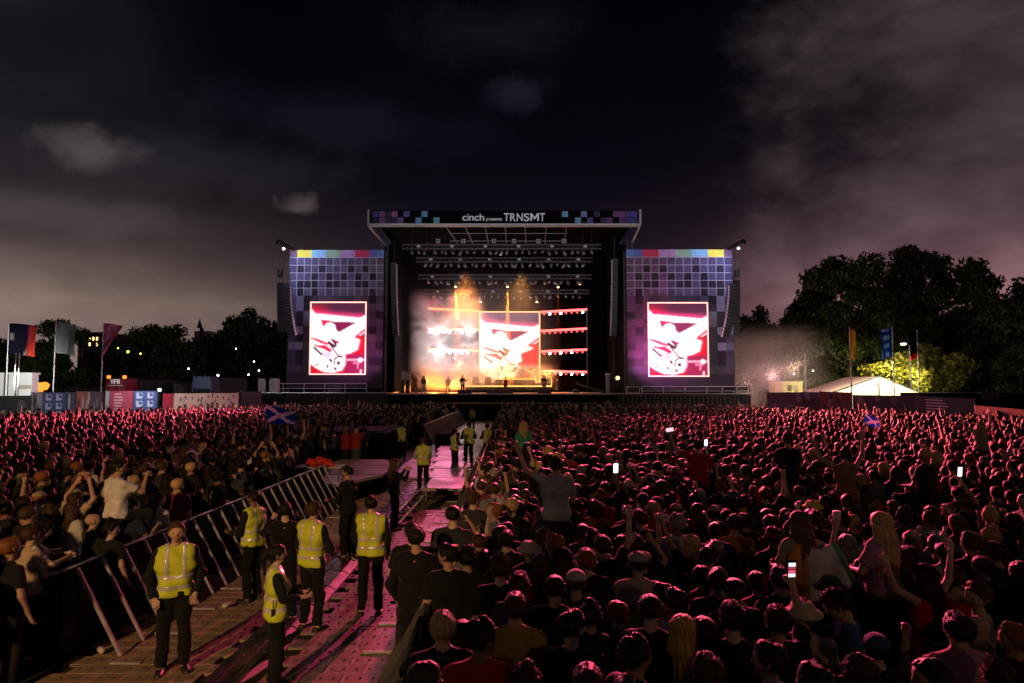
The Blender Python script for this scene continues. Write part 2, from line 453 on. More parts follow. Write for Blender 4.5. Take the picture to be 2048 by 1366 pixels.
def body_prims(pose, fem):
    """skin limbs, in metres, facing +y, origin between the feet"""
    P = POSES[pose]; lean = P.get('lean', 0.0); sit = P.get('sit', False)
    sh = 0.165 if fem else 0.19
    out = {}
    L = []
    def T(p):
        p = pv(p)
        if lean and p[2] > 0.93:
            z = p[2] - 0.93; c, s = math.cos(lean), math.sin(lean)
            return pv((p[0], p[1] * c + z * s, 0.93 + z * c - p[1] * s))
        return p
    def add(a, b, ra, rb, part, k=0.035, cuts=()): L.append(Prim(T(a), T(b), ra, rb, part, k, cuts))
    hw, ww, cw = (0.085, 0.045, 0.065) if fem else (0.075, 0.06, 0.085)
    add((-hw, -0.01, 0.95), (hw, -0.01, 0.95), 0.112, 0.112, 'pelvis', 0.05)
    add((-ww, 0, 1.10), (ww, 0, 1.10), 0.098 if fem else 0.108, 0.098 if fem else 0.108, 'torso', 0.06)
    add((-cw, 0, 1.27), (cw, 0, 1.27), 0.112 if fem else 0.12, 0.112 if fem else 0.12, 'torso', 0.06)
    if fem:
        for s in (-1, 1): add((s * 0.065, 0.075, 1.27), (s * 0.065, 0.08, 1.26), 0.062, 0.06, 'torso', 0.03)
    add((-sh + 0.045, -0.015, 1.405), (sh - 0.045, -0.015, 1.405), 0.068, 0.068, 'torso', 0.06)
    add((-0.06, -0.02, 1.445), (0.06, -0.02, 1.445), 0.05, 0.05, 'torso', 0.04)
    add((0, -0.015, 1.42), (0, 0.005, 1.54), 0.058 if not fem else 0.05, 0.052 if not fem else 0.045, 'neck', 0.03)
    # head
    yaw, pit = P.get('yaw', 0.0), P.get('head', 0.0) - 0.0
    def H(p): return T(HEAD_PIVOT + rot_head(pv(p) - HEAD_PIVOT, yaw, pit))
    def hadd(a, b, ra, rb, part='head', k=0.02): L.append(Prim(H(a), H(b), ra, rb, part, k))
    hadd((0, -0.022, 1.662), (0, 0.022, 1.66), 0.085, 0.083)
    hadd((0, 0.045, 1.60), (0, 0.055, 1.578), 0.052, 0.040)
    hadd((-0.035, 0.045, 1.625), (0.035, 0.045, 1.625), 0.045, 0.045)
    hadd((-0.03, 0.086, 1.676), (0.03, 0.086, 1.676), 0.017, 0.017, 'head', 0.015)
    hadd((0, 0.098, 1.652), (0, 0.116, 1.622), 0.010, 0.014, 'head', 0.012)
    hadd((-0.018, 0.093, 1.585), (0.018, 0.093, 1.585), 0.009, 0.009, 'lips', 0.008)
    for s in (-1, 1):
        hadd((s * 0.084, -0.008, 1.645), (s * 0.082, 0.0, 1.615), 0.017, 0.012, 'head', 0.01)
        hadd((s * 0.031, 0.092, 1.652), (s * 0.033, 0.092, 1.652), 0.0085, 0.0085, 'eye', 0.005)
    headM = (yaw, pit, lean)
    # arms
    arms = {}
    for s, key in ((1, 'r'), (-1, 'l')):
        u, f, st = P[key]
        u = nrm((u[0] * s, u[1], u[2])); f = nrm((f[0] * s, f[1], f[2]))
        S = pv((s * sh, -0.01, 1.405)); 
        if u[2] > 0.2: S = S + pv((-s * 0.01, 0, 0.03))
        S = T(S)
        ku = 0.92 if fem else 1.0
        E = S + u * 0.29 * ku; Wr = E + f * 0.25 * ku
        L.append(Prim(S, E, 0.047 * ku, 0.040 * ku, 'uparm', 0.035)); L.append(Prim(E, Wr, 0.040 * ku, 0.027 * ku, 'forearm', 0.02))
        # hand frame
        side = np.cross(f, (0, 1, 0)) if abs(f[1]) < 0.8 else np.cross(f, (0, 0, 1))
        side = nrm(side); 
        if side[0] * s > 0: side = -side        # thumb side points inwards
        nor = nrm(np.cross(side, f)); 
        if nor[1] < 0: nor = -nor
        Pm = Wr + f * 0.085
        for q in (-0.022, 0.0, 0.022): L.append(Prim(Wr + f * 0.02 + side * q * 0.6, Pm + side * q, 0.018, 0.017, 'hand', 0.015))
        fl = [0.062, 0.080, 0.084, 0.074]
        for i, q in enumerate((-0.034, -0.0115, 0.0115, 0.034)):
            b0 = Pm + side * q * 0.95
            if st == 'open':
                fd = nrm(f + side * q * 6.5 + nor * 0.12); m = b0 + fd * fl[i] * 0.55; e = m + nrm(fd + nor * 0.3) * fl[i] * 0.5
            elif st == 'flat':
                fd = nrm(f + side * q * 2.0); m = b0 + fd * fl[i] * 0.55; e = m + fd * fl[i] * 0.5
            elif st == 'fist':
                m = b0 + nrm(f * 0.5 + nor) * fl[i] * 0.5; e = m + nrm(nor * 0.25 - f) * fl[i] * 0.5
            else:
                m = b0 + nrm(f + nor * 0.35) * fl[i] * 0.55; e = m + nrm(f * 0.5 + nor) * fl[i] * 0.5
            L.append(Prim(b0, m, 0.0098, 0.0095, 'hand', 0.006)); L.append(Prim(m, e, 0.0095, 0.0085, 'hand', 0.006))
        tb = Wr + f * 0.03 + side * 0.026
        tm = tb + nrm(f * 0.7 + side * (0.9 if st == 'open' else 0.35) + nor * 0.4) * 0.045
        L.append(Prim(tb, tm, 0.014, 0.011, 'hand', 0.01)); L.append(Prim(tm, tm + nrm(f + nor * 0.3) * 0.032, 0.011, 0.009, 'hand', 0.006))
        arms[key] = (S, E, Wr, Pm)
    # legs
    legs = {}
    for s in (1, -1):
        hip = pv((s * 0.092, 0, 0.92))
        if sit:
            knee = hip + nrm((s * 0.16, 0.95, -0.06)) * 0.42; ank = knee + nrm((-s * 0.05, -0.12, -1)) * 0.40
        else:
            knee = pv((s * 0.11, 0.025, 0.50)); ank = pv((s * 0.125, -0.02, 0.085))
        L.append(Prim(hip, knee, 0.088, 0.058, 'thigh', 0.04)); L.append(Prim(knee, ank, 0.056, 0.038, 'shin', 0.03))
        toe = ank + (pv((s * 0.025, 0.155, -0.045)) if not sit else pv((s * 0.02, 0.15, -0.06)))
        L.append(Prim(ank + pv((0, -0.025, -0.04)), toe, 0.042, 0.036, 'shoe', 0.03))
        legs[s] = (hip, knee, ank)
    return L, dict(head=headM, arms=arms, legs=legs, T=T, lean=lean, sit=sit)

def cloth_prims(L, info, kind):
    out = []; T = info['T']
    down = nrm(T((0, 0, 1.2)) - T((0, 0, 1.0)))
    hem = T((0, 0, 0.885))
    if kind in ('tee', 'long', 'tank'):
        for p in L:
            if p.part == 'torso': out.append(p.grown(0.013, 'shirt'))
            if p.part == 'pelvis': out.append(p.grown(0.026, 'shirt', [((0, 0, 0.885), (0, 0, -1))]))
            if p.part == 'uparm' and kind != 'tank':
                u = nrm(p.b - p.a)
                if kind == 'tee':
                    e = p.a + (p.b - p.a) * 0.66
                    out.append(Prim(p.a, e, p.ra + 0.018, p.rb + 0.024, 'shirt', 0.03, [(e, u)]))
                else: out.append(Prim(p.a, p.b, p.ra + 0.016, p.rb + 0.015, 'shirt', 0.03))
            if p.part == 'forearm' and kind == 'long':
                u = nrm(p.b - p.a); e = p.a + (p.b - p.a) * 0.97
                out.append(Prim(p.a, e, p.ra + 0.014, p.rb + 0.014, 'shirt', 0.03, [(e, u)]))
    if kind == 'trousers':
        for p in L:
            if p.part == 'pelvis': out.append(p.grown(0.010, 'trousers', [((0, 0, 1.02), (0, 0, 1))]))
            if p.part == 'thigh': out.append(p.grown(0.014, 'trousers'))
            if p.part == 'shin':
                u = nrm(p.b - p.a); e = p.a + (p.b - p.a) * 0.97
                out.append(Prim(p.a, e, p.ra + 0.02, p.rb + 0.026, 'trousers', 0.03, [(e, u)]))
    if kind in ('shoes', 'shoe_r', 'shoe_l'):
        for p in L:
            if p.part == 'shoe' and (kind == 'shoes' or (p.a[0] > 0) == (kind == 'shoe_r')): out.append(p.grown(0.008, 'shoes'))
    if kind in ('vest', 'stripes'):
        g = 0.023 if kind == 'vest' else 0.0265
        for p in L:
            if p.part == 'torso': out.append(p.grown(g, 'vest'))
            if p.part == 'pelvis': out.append(p.grown(g + 0.004, 'vest', [((0, 0, 0.90), (0, 0, -1))]))
        out.append(Prim((0, 0.20, 1.22), (0, 0.14, 1.60), 0.03, 0.10, 'cut', sub=True))
    return out

def hair_prims(style, fem=False):
    """in head space (metres, same frame as the standing head)"""
    o = []
    face = [((0, 0.052, 1.66), (0, 0.80, -0.62))]
    cap = lambda g, cuts: (Prim((0, -0.028, 1.664), (0, 0.016, 1.668), 0.086 + g, 0.084 + g, 'hair', 0.02, cuts))
    if style == 'short':
        o = [cap(0.010, face + [((0, -0.02, 1.60), (0, 0.25, -1))]), Prim((-0.03, 0.055, 1.74), (0.03, 0.05, 1.745), 0.022, 0.022, 'hair', 0.02)]
    elif style == 'crop':
        o = [cap(0.005, face + [((0, -0.02, 1.615), (0, 0.3, -1))])]
    elif style == 'quiff':
        o = [cap(0.012, face + [((0, -0.02, 1.605), (0, 0.25, -1))]), Prim((-0.04, 0.02, 1.755), (0.04, 0.03, 1.758), 0.028, 0.028, 'hair', 0.03), Prim((-0.03, -0.04, 1.75), (0.03, -0.04, 1.752), 0.025, 0.025, 'hair', 0.03)]
    elif style in ('long', 'verylong'):
        z = 1.32 if style == 'long' else 1.16
        o = [cap(0.013, face)]
        for x, y in ((-0.075, -0.035), (-0.045, -0.075), (0, -0.09), (0.045, -0.075), (0.075, -0.035), (-0.09, 0.0), (0.09, 0.0)):
            zz = z + 0.05 * math.sin(40 * x + 3)
            o.append(Prim((x * 0.8, y * 0.6, 1.68), (x * 1.15, y - 0.035, 1.50), 0.036, 0.032, 'hair', 0.018)); o.append(Prim((x * 1.15, y - 0.035, 1.50), (x * 1.2, y - 0.055, zz), 0.032, 0.016, 'hair', 0.018))
    elif style == 'bob':
        o = [cap(0.014, face)]
        for x, y in ((-0.085, -0.01), (-0.06, -0.06), (0, -0.085), (0.06, -0.06), (0.085, -0.01)):
            o.append(Prim((x * 0.8, y * 0.6, 1.68), (x, y, 1.545), 0.04, 0.03, 'hair', 0.02))
    elif style == 'bun':
        o = [cap(0.009, face + [((0, -0.02, 1.60), (0, 0.3, -1))]), Prim((0, -0.055, 1.765), (0, -0.06, 1.775), 0.045, 0.042, 'hair', 0.012)]
    elif style == 'pony':
        o = [cap(0.009, face + [((0, -0.02, 1.60), (0, 0.3, -1))]), Prim((0, -0.11, 1.70), (0, -0.155, 1.62), 0.026, 0.034, 'hair', 0.01), Prim((0, -0.155, 1.62), (0.01, -0.135, 1.42), 0.034, 0.014, 'hair', 0.015)]
    elif style == 'cap':
        o = [cap(0.016, [((0, 0, 1.672), (0, -0.1, -1))]), Prim((-0.045, 0.10, 1.684), (0.045, 0.10, 1.684), 0.012, 0.012, 'hair', 0.02), Prim((-0.04, 0.145, 1.676), (0.04, 0.145, 1.676), 0.010, 0.010, 'hair', 0.04), Prim((-0.05, 0.12, 1.68), (0.05, 0.12, 1.68), 0.012, 0.012, 'hair', 0.04)]
    elif style == 'bucket':
        o = [cap(0.02, [((0, 0, 1.665), (0, 0, -1)), ((0, 0, 1.757), (0, 0, 1))])]
        for i in range(18):
            a = 2 * math.pi * i / 18; b = 2 * math.pi * (i + 1) / 18
            o.append(Prim((0.118 * math.cos(a), 0.118 * math.sin(a) - 0.003, 1.668), (0.118 * math.cos(b), 0.118 * math.sin(b) - 0.003, 1.668), 0.011, 0.011, 'hair', 0.025))
            o.append(Prim((0.145 * math.cos(a), 0.145 * math.sin(a) - 0.003, 1.652), (0.145 * math.cos(b), 0.145 * math.sin(b) - 0.003, 1.652), 0.009, 0.009, 'hair', 0.03))
    return o

M_skin = mat('skin', rough=0.6, objcol=True, var=0.10, nscale=14, spec=0.2)
M_cloth = mat('clothing_fabric', rough=0.85, objcol=True, var=0.18, nscale=10, bump=0.15, bscale=160, spec=0.12, sheen=0.08)
M_vest = mat('hivis_fabric', (0.62, 0.70, 0.04), rough=0.6, var=0.14, nscale=7, bump=0.2, bscale=90, spec=0.3)
M_stripe = mat('reflective_tape', (0.68, 0.66, 0.62), rough=0.3, var=0.1, metal=0.2)
M_shoe = mat('shoe_leather', (0.02, 0.02, 0.022), rough=0.45, var=0.2)
M_eye = mat('eye_dark', (0.02, 0.015, 0.012), rough=0.25)
M_lip = mat('lips', (0.35, 0.12, 0.10), rough=0.5)
# hair: strands as fine stretched relief
M_hair = bpy.data.materials.new('hair_strands'); M_hair.use_nodes = True
_t = NT(M_hair.node_tree); _b = _t.n['Principled BSDF']
_cr = _t.new('ShaderNodeTexCoord').outputs['Object']
_st = _t.noise(_t.vmath('MULTIPLY', _cr, (150.0, 150.0, 18.0)), 1.0, 3, 0.6, 0.4)
_t.put(_b.inputs['Base Color'], _t.scale_col(_t.new('ShaderNodeObjectInfo').outputs['Color'], _t.smooth(_st, 0.25, 0.75, 0.5, 1.35)))
_b.inputs['Roughness'].default_value = 0.5
_b.inputs['Specular IOR Level'].default_value = 0.2
_b.inputs['Sheen Weight'].default_value = 0.12
_b.inputs['Sheen Roughness'].default_value = 0.2
_b.inputs['Sheen Tint'].default_value = (0.9, 0.85, 0.8, 1)
_bn = _t.new('ShaderNodeBump'); _bn.inputs['Strength'].default_value = 0.55; _bn.inputs['Distance'].default_value = 0.012
_t.link(_st, _bn.inputs['Height']); _t.link(_bn.outputs[0], _b.inputs['Normal'])
# joined look for people further off: skin / trousers vary per object
def random_mat(name, cols, rough):
    m = bpy.data.materials.new(name); m.use_nodes = True
    t = NT(m.node_tree); b = t.n['Principled BSDF']; b.inputs['Roughness'].default_value = rough; b.inputs['Specular IOR Level'].default_value = 0.15
    r = t.new('ShaderNodeValToRGB'); r.color_ramp.interpolation = 'CONSTANT'
    t.link(t.new('ShaderNodeObjectInfo').outputs['Random'], r.inputs[0])
    el = r.color_ramp.elements
    el[0].color = c4(cols[0]); el[1].position = 1.0 / len(cols); el[1].color = c4(cols[1])
    for i, c in enumerate(cols[2:], 2): e = el.new(i / len(cols)); e.color = c4(c)
    t.link(r.outputs[0], b.inputs['Base Color'])
    return m
SKINS = [(0.52, 0.33, 0.24), (0.46, 0.28, 0.20), (0.55, 0.36, 0.28), (0.40, 0.24, 0.16), (0.22, 0.12, 0.08), (0.50, 0.31, 0.23)]
M_cskin = random_mat('crowd_skin', SKINS, 0.5)
M_ctrou = random_mat('crowd_trousers', [(0.03, 0.035, 0.05), (0.015, 0.015, 0.018), (0.06, 0.075, 0.11), (0.12, 0.11, 0.09)], 0.85)

CACHE = {}
def variant(pose, fem):
    k = ('v', pose, fem)
    if k not in CACHE: CACHE[k] = body_prims(pose, fem)
    return CACHE[k]

def part_mesh(pose, fem, kind, h):
    k = (pose, fem, kind, h)
    if k in CACHE: return CACHE[k]
    L, info = variant(pose, fem)
    if kind == 'body':
        V, Q = mesh_prims(L, h)
        cen = V[Q].mean(1)
        D = np.stack([p.dist(cen) - (0.001 if p.part in ('eye', 'lips') else 0) for p in L])
        lab = np.array([{'eye': 1, 'lips': 2}.get(p.part, 0) for p in L])[D.argmin(0)]
        me = np_mesh('body', V, Q, [M_skin, M_eye, M_lip], lab)
    elif kind == 'joined':
        parts = list(L) + [q for c in ('tee', 'trousers', 'shoes') for q in cloth_prims(L, info, c)]
        V, Q = mesh_prims(parts, h, 0.002, 3)
        cen = V[Q].mean(1)
        D = np.stack([p.dist(cen) for p in parts])
        lab = np.array([{'shirt': 1, 'trousers': 2, 'shoes': 3}.get(p.part, 0) for p in parts])[D.argmin(0)]
        me = np_mesh('body', V, Q, [M_cskin, M_cloth, M_ctrou, M_shoe], lab)
    elif kind == 'stripes':
        band = lambda F, P: np.maximum(F, np.minimum(np.minimum(np.abs(P[..., 2] - 1.02) - 0.026, np.abs(P[..., 2] - 1.14) - 0.024), np.maximum(np.abs(np.abs(P[..., 0]) - 0.095) - 0.026, 1.14 - P[..., 2])))
        V, Q = mesh_prims(cloth_prims(L, info, 'stripes'), min(h, 0.012), 0.0075, len(pose) + (3 if fem else 0), post=band)
        me = np_mesh('reflective_stripes', V, Q, [M_stripe])
    else:
        V, Q = mesh_prims(cloth_prims(L, info, kind), h, (0.0075 if kind == 'vest' else 0.0062) if kind[:4] != 'shoe' else 0.0, len(pose) + (3 if fem else 0))
        me = np_mesh(kind, V, Q, [M_vest if kind == 'vest' else (M_shoe if kind[:4] == 'shoe' else M_cloth)])
    CACHE[k] = me
    return me

def hair_mesh(style, h):
    k = ('hair', style, h)
    if k not in CACHE:
        wav = None
        if style in ('long', 'verylong', 'bob', 'pony', 'quiff', 'short', 'bun'):
            def wav(F, P):
                a = np.arctan2(P[..., 0], -(P[..., 1] - 0.01))
                amp = 0.0035 if style in ('short', 'bun') else 0.006
                return F + amp * np.sin(26 * a + 12 * P[..., 2] + np.sin(30 * P[..., 2])) + (0.005 * np.sin(60 * P[..., 0] + 5) * np.sin(55 * P[..., 1]) * np.sin(50 * P[..., 2]) if style in ('short', 'quiff') else 0)
        V, Q = mesh_prims(hair_prims(style), h, post=wav)
        V = V - HEAD_PIVOT
        if style not in ('cap', 'bucket'):
            # loose strands standing off the surface
            rr = np.random.default_rng(len(style) + 7)
            tri = V[Q]; cen = tri.mean(1); nn = np.cross(tri[:, 1] - tri[:, 0], tri[:, 2] - tri[:, 0]); nn /= np.linalg.norm(nn, axis=1)[:, None] + 1e-9
            pick_ = rr.integers(0, len(Q), 1100 if h < 0.015 else 620)
            c0, n0 = cen[pick_], nn[pick_]; m_ = len(c0)
            fall = {'short': 0.1, 'crop': 0.05, 'quiff': -0.1, 'bun': 0.2}.get(style, 1.0)
            d_ = n0 * rr.uniform(0.35, 0.9, (m_, 1)) + rr.normal(size=(m_, 3)) * 0.35 + np.array((0, -0.1, -fall)); d_ /= np.linalg.norm(d_, axis=1)[:, None]
            L_ = rr.uniform(0.4, 1.0, (m_, 1)) * {'crop': 0.014, 'short': 0.028, 'quiff': 0.038}.get(style, 0.05)
            w_ = np.cross(d_, rr.normal(size=(m_, 3))); w_ /= np.linalg.norm(w_, axis=1)[:, None]; w_ *= 0.0022
            b_ = c0 - n0 * 0.004
            SV = np.stack([b_ - w_, b_ + w_, b_ + d_ * L_ + w_ * 0.3, b_ + d_ * L_ - w_ * 0.3], 1).reshape(-1, 3)
            Q = np.concatenate([Q, len(V) + np.arange(m_ * 4).reshape(-1, 4)]); V = np.concatenate([V, SV])
        CACHE[k] = np_mesh('hair', V, Q, [M_hair if style not in ('cap', 'bucket') else M_cloth])
    return CACHE[k]

HAIRN = {'short': 'short', 'crop': 'cropped', 'quiff': 'tousled', 'long': 'long', 'verylong': 'very long', 'bob': 'chin-length', 'bun': 'bun-tied', 'pony': 'ponytailed'}
def person(pose, loc, rz, scale, label, group=None, fem=False, skin=None, top='tee', topcol=(0.02, 0.02, 0.02), legcol=(0.02, 0.02, 0.025), hair='short', haircol=(0.03, 0.02, 0.015), fine=True, vest=False, h=None, tilt=0.0, hat=None, hatcol=None):
    L, info = variant(pose, fem)
    h = h or (0.0135 if fine else 0.024)
    o = bpy.data.objects.new('person', part_mesh(pose, fem, 'body' if fine else 'joined', h)); C.objects.link(o)
    o.location = loc; o.rotation_euler = (tilt, 0, rz)
    o.scale = (scale,) * 3
    tag(o, label, 'person', group)
    skin = skin or rng.choice(SKINS)
    o.color = c4(skin if fine else topcol)
    def kid(name, me, col):
        c = bpy.data.objects.new(name, me); C.objects.link(c); c.parent = o; c.color = c4(col); return c
    if fine:
        kid('shirt', part_mesh(pose, fem, top, h), topcol)
        kid('trousers', part_mesh(pose, fem, 'trousers', h), legcol)
        for q in ('shoe_r', 'shoe_l'): kid('shoe', part_mesh(pose, fem, q, h), (0.02, 0.02, 0.02))
    yaw, pit, lean = info['head']
    def on_head(name, style, col):
        c = kid(name, hair_mesh(style, 0.012 if fine else 0.018), col)
        p = info['T'](HEAD_PIVOT); c.location = tuple(p)
        c.rotation_euler = (Euler((-lean, 0, 0)).to_matrix() @ Euler((pit, 0, yaw)).to_matrix()).to_euler()
        return c
    if hair: on_head('hair', hair, haircol)
    if hat: on_head('hat', hat, hatcol)
    if vest:
        v = kid('vest', part_mesh(pose, fem, 'vest', h), (1, 1, 1))
        st = kid('reflective_stripes', part_mesh(pose, fem, 'stripes', h), (1, 1, 1)); st.parent = v
        if 'radio' not in CACHE:
            b = MB(); b.box((-0.03, -0.022, -0.07), (0.03, 0.022, 0.07)); b.tube([(0.015, 0, 0.07), (0.015, 0, 0.18)], 0.007, 6)
            o2 = b.build('radio', M_shoe); CACHE['radio'] = o2.data; bpy.data.objects.remove(o2)
        rd = kid('radio', CACHE['radio'], (1, 1, 1)); rd.location = tuple(info['T']((0.205 if not fem else 0.19, -0.05, 0.97)))
    return o
def hand_world(o, pose, fem, side):
    """where the palm of a placed person is"""
    a = variant(pose, fem)[1]['arms'][side]
    M = Matrix.Translation(o.location) @ o.rotation_euler.to_matrix().to_4x4() @ Matrix.Scale(o.scale[0], 4)
    return M @ Vector(a[3]), (M.to_3x3() @ Vector(a[3] - a[2])).normalized()
# ------------------------------------------------------------------ ground
M_grass = mat('trodden_grass', (0.035, 0.038, 0.020), rough=0.95, var=0.5, nscale=0.9, bump=0.5, bscale=25)
tag(MB().poly([(-900, -300, 0), (900, -300, 0), (900, 1500, 0), (-900, 1500, 0)]).build('ground', M_grass), kind='structure')

# ------------------------------------------------------------------ stage materials
M_black = mat('black_steel', (0.018, 0.018, 0.02), rough=0.5, var=0.3, nscale=3)
M_drape = mat('black_drape', (0.006, 0.006, 0.008), rough=0.95, var=0.3, nscale=2, spec=0.03)
M_alu = mat('truss_aluminium', (0.42, 0.42, 0.43), rough=0.35, metal=0.85, var=0.15, nscale=6)
M_dalu = mat('dark_truss', (0.10, 0.10, 0.105), rough=0.45, metal=0.7, var=0.2, nscale=6)
M_white = mat('white_pvc', (0.72, 0.71, 0.70), rough=0.5, var=0.08, nscale=2)
M_deck = mat('stage_deck_ply', (0.30, 0.25, 0.20), rough=0.42, var=0.25, nscale=1.2)
M_caseb = mat('flight_case', (0.03, 0.03, 0.035), rough=0.4, var=0.2)
M_lensw = mat('lamp_white_glow', (0.9, 0.9, 0.9), emit=(1.0, 0.93, 0.95), estr=38.0)
M_lensr = mat('lamp_red_glow', (0.9, 0.2, 0.2), emit=(1.0, 0.08, 0.09), estr=1.6)
M_lenso = mat('lamp_amber_glow', (0.9, 0.5, 0.2), emit=(1.0, 0.62, 0.22), estr=40.0)
M_lensd = mat('lamp_lens_dark', (0.35, 0.33, 0.34), rough=0.15)
M_barL = mat('led_bar_orange', (0.5, 0.1, 0.05), emit=(1.0, 0.17, 0.045), estr=4.5)
M_barR = mat('led_bar_red', (0.5, 0.05, 0.05), emit=(1.0, 0.09, 0.085), estr=4.5)
M_barO = mat('led_edge_amber', (0.5, 0.2, 0.1), emit=(1.0, 0.36, 0.14), estr=2.6)
M_barP = mat('led_edge_pink', (0.6, 0.4, 0.4), emit=(1.0, 0.50, 0.40), estr=1.8)
M_barY = mat('riser_strip_yellow', (0.6, 0.4, 0.1), emit=(1.0, 0.40, 0.09), estr=3.2)

YF, YS, YT = 68.0, 80.0, 70.5       # deck front, back-wall screen, tower scrims
DZ = W(1010, 787, YF).z             # deck height

# ------------------------------------------------------------------ stage platform
stg = thing('stage_platform', (0, YF, 0), 'wide black festival stage platform with pale deck and dark skirt', 'stage')
xl, xr = W(776, 787, YF).x, W(1236, 787, YF).x
MB().box((xl, YF, DZ - 0.14), (xr, 83, DZ)).build('deck', M_deck, stg)
b = MB()
n = 150
for i in range(n):
    x0 = xl + (xr - xl) * i / n; x1 = xl + (xr - xl) * (i + 1) / n
    o0, o1 = 0.05 * (i % 2), 0.05 * ((i + 1) % 2)
    b.poly([(x0, YF + 0.08 + o0, 0), (x1, YF + 0.08 + o1, 0), (x1, YF + 0.08 + o1, DZ - 0.142), (x0, YF + 0.08 + o0, DZ - 0.142)])
b.build('skirt', M_drape, stg)
MB().box((xl, YF - 0.02, DZ - 0.10), (xr, YF + 0.02, DZ + 0.02)).build('edge_trim', M_alu, stg)
# lower camera walk in front of the stage
wz = W(1010, 806, YF - 1.6).z
MB().box((W(845, 806, YF - 1.6).x, YF - 2.0, wz - 0.08), (W(1230, 806, YF - 1.6).x, YF - 0.9, wz)).build('camera_walkway', M_dalu, stg)
for px in range(850, 1231, 38):
    x = W(px, 806, YF - 1.9).x
    MB().bar((x, YF - 1.9, 0), (x, YF - 1.9, wz - 0.08), 0.08).build('walkway_leg', M_dalu, stg)
# side wings (black) in front of both towers
for sgn, (p0, p1, top) in ((-1, (520, 776, 785)), (1, (1236, 1502, 787))):
    a0, a1 = W(p0, top, YT - 3).x, W(p1, top, YT - 3).x
    zt = W(640, top, YT - 3).z
    w = thing('side_wing', ((a0 + a1) / 2, YT, 0), 'black skirted side wing platform below the %s video tower' % ('left' if sgn < 0 else 'right'), 'platform', 'stage side wings')
    MB().box((a0, YT - 3, zt - 0.1), (a1, YT + 3.5, zt)).build('deck', mat('wing_deck', (0.10, 0.09, 0.10), rough=0.5, var=0.3), w)
    b = MB(); n = 60
    for i in range(n):
        x0 = a0 + (a1 - a0) * i / n; x1 = a0 + (a1 - a0) * (i + 1) / n
        b.poly([(x0, YT - 2.95 + 0.05 * (i % 2), 0), (x1, YT - 2.95 + 0.05 * ((i + 1) % 2), 0), (x1, YT - 2.95 + 0.05 * ((i + 1) % 2), zt - 0.102), (x0, YT - 2.95 + 0.05 * (i % 2), zt - 0.102)])
    b.build('skirt', mat('wing_drape', (0.035, 0.028, 0.038), rough=0.9, var=0.3, nscale=2), w)
    MB().box((a0, YT - 3.02, zt - 0.05), (a1, YT - 2.99, zt + 0.02)).build('edge_strip', M_alu, w)
    # guard rail
    if sgn < 0: pxs = [552, 566, 608, 649, 690, 733]
    else: pxs = [1284, 1327, 1370, 1414, 1445, 1474, 1497]
    rl = thing('guard_rail', (a0, YT - 2.8, zt), 'pale steel guard rail along the %s wing edge' % ('left' if sgn < 0 else 'right'), 'railing', 'stage wing guard rails')
    ptop, pmid = (W(640, 767, YT - 2.8).z, W(640, 777, YT - 2.8).z) if sgn < 0 else (W(1370, 773, YT - 2.8).z, W(1370, 782, YT - 2.8).z)
    X = [W(p, top, YT - 2.8).x for p in pxs]
    for x in X: MB().tube([(x, YT - 2.8, zt), (x, YT - 2.8, ptop)], 0.035, 6).build('post', M_white, rl)
    MB().tube([(X[0], YT - 2.8, ptop), (X[-1], YT - 2.8, ptop)], 0.035, 6).build('top_rail', M_white, rl)
    MB().tube([(X[0], YT - 2.8, pmid), (X[-1], YT - 2.8, pmid)], 0.03, 6).build('mid_rail', M_white, rl)

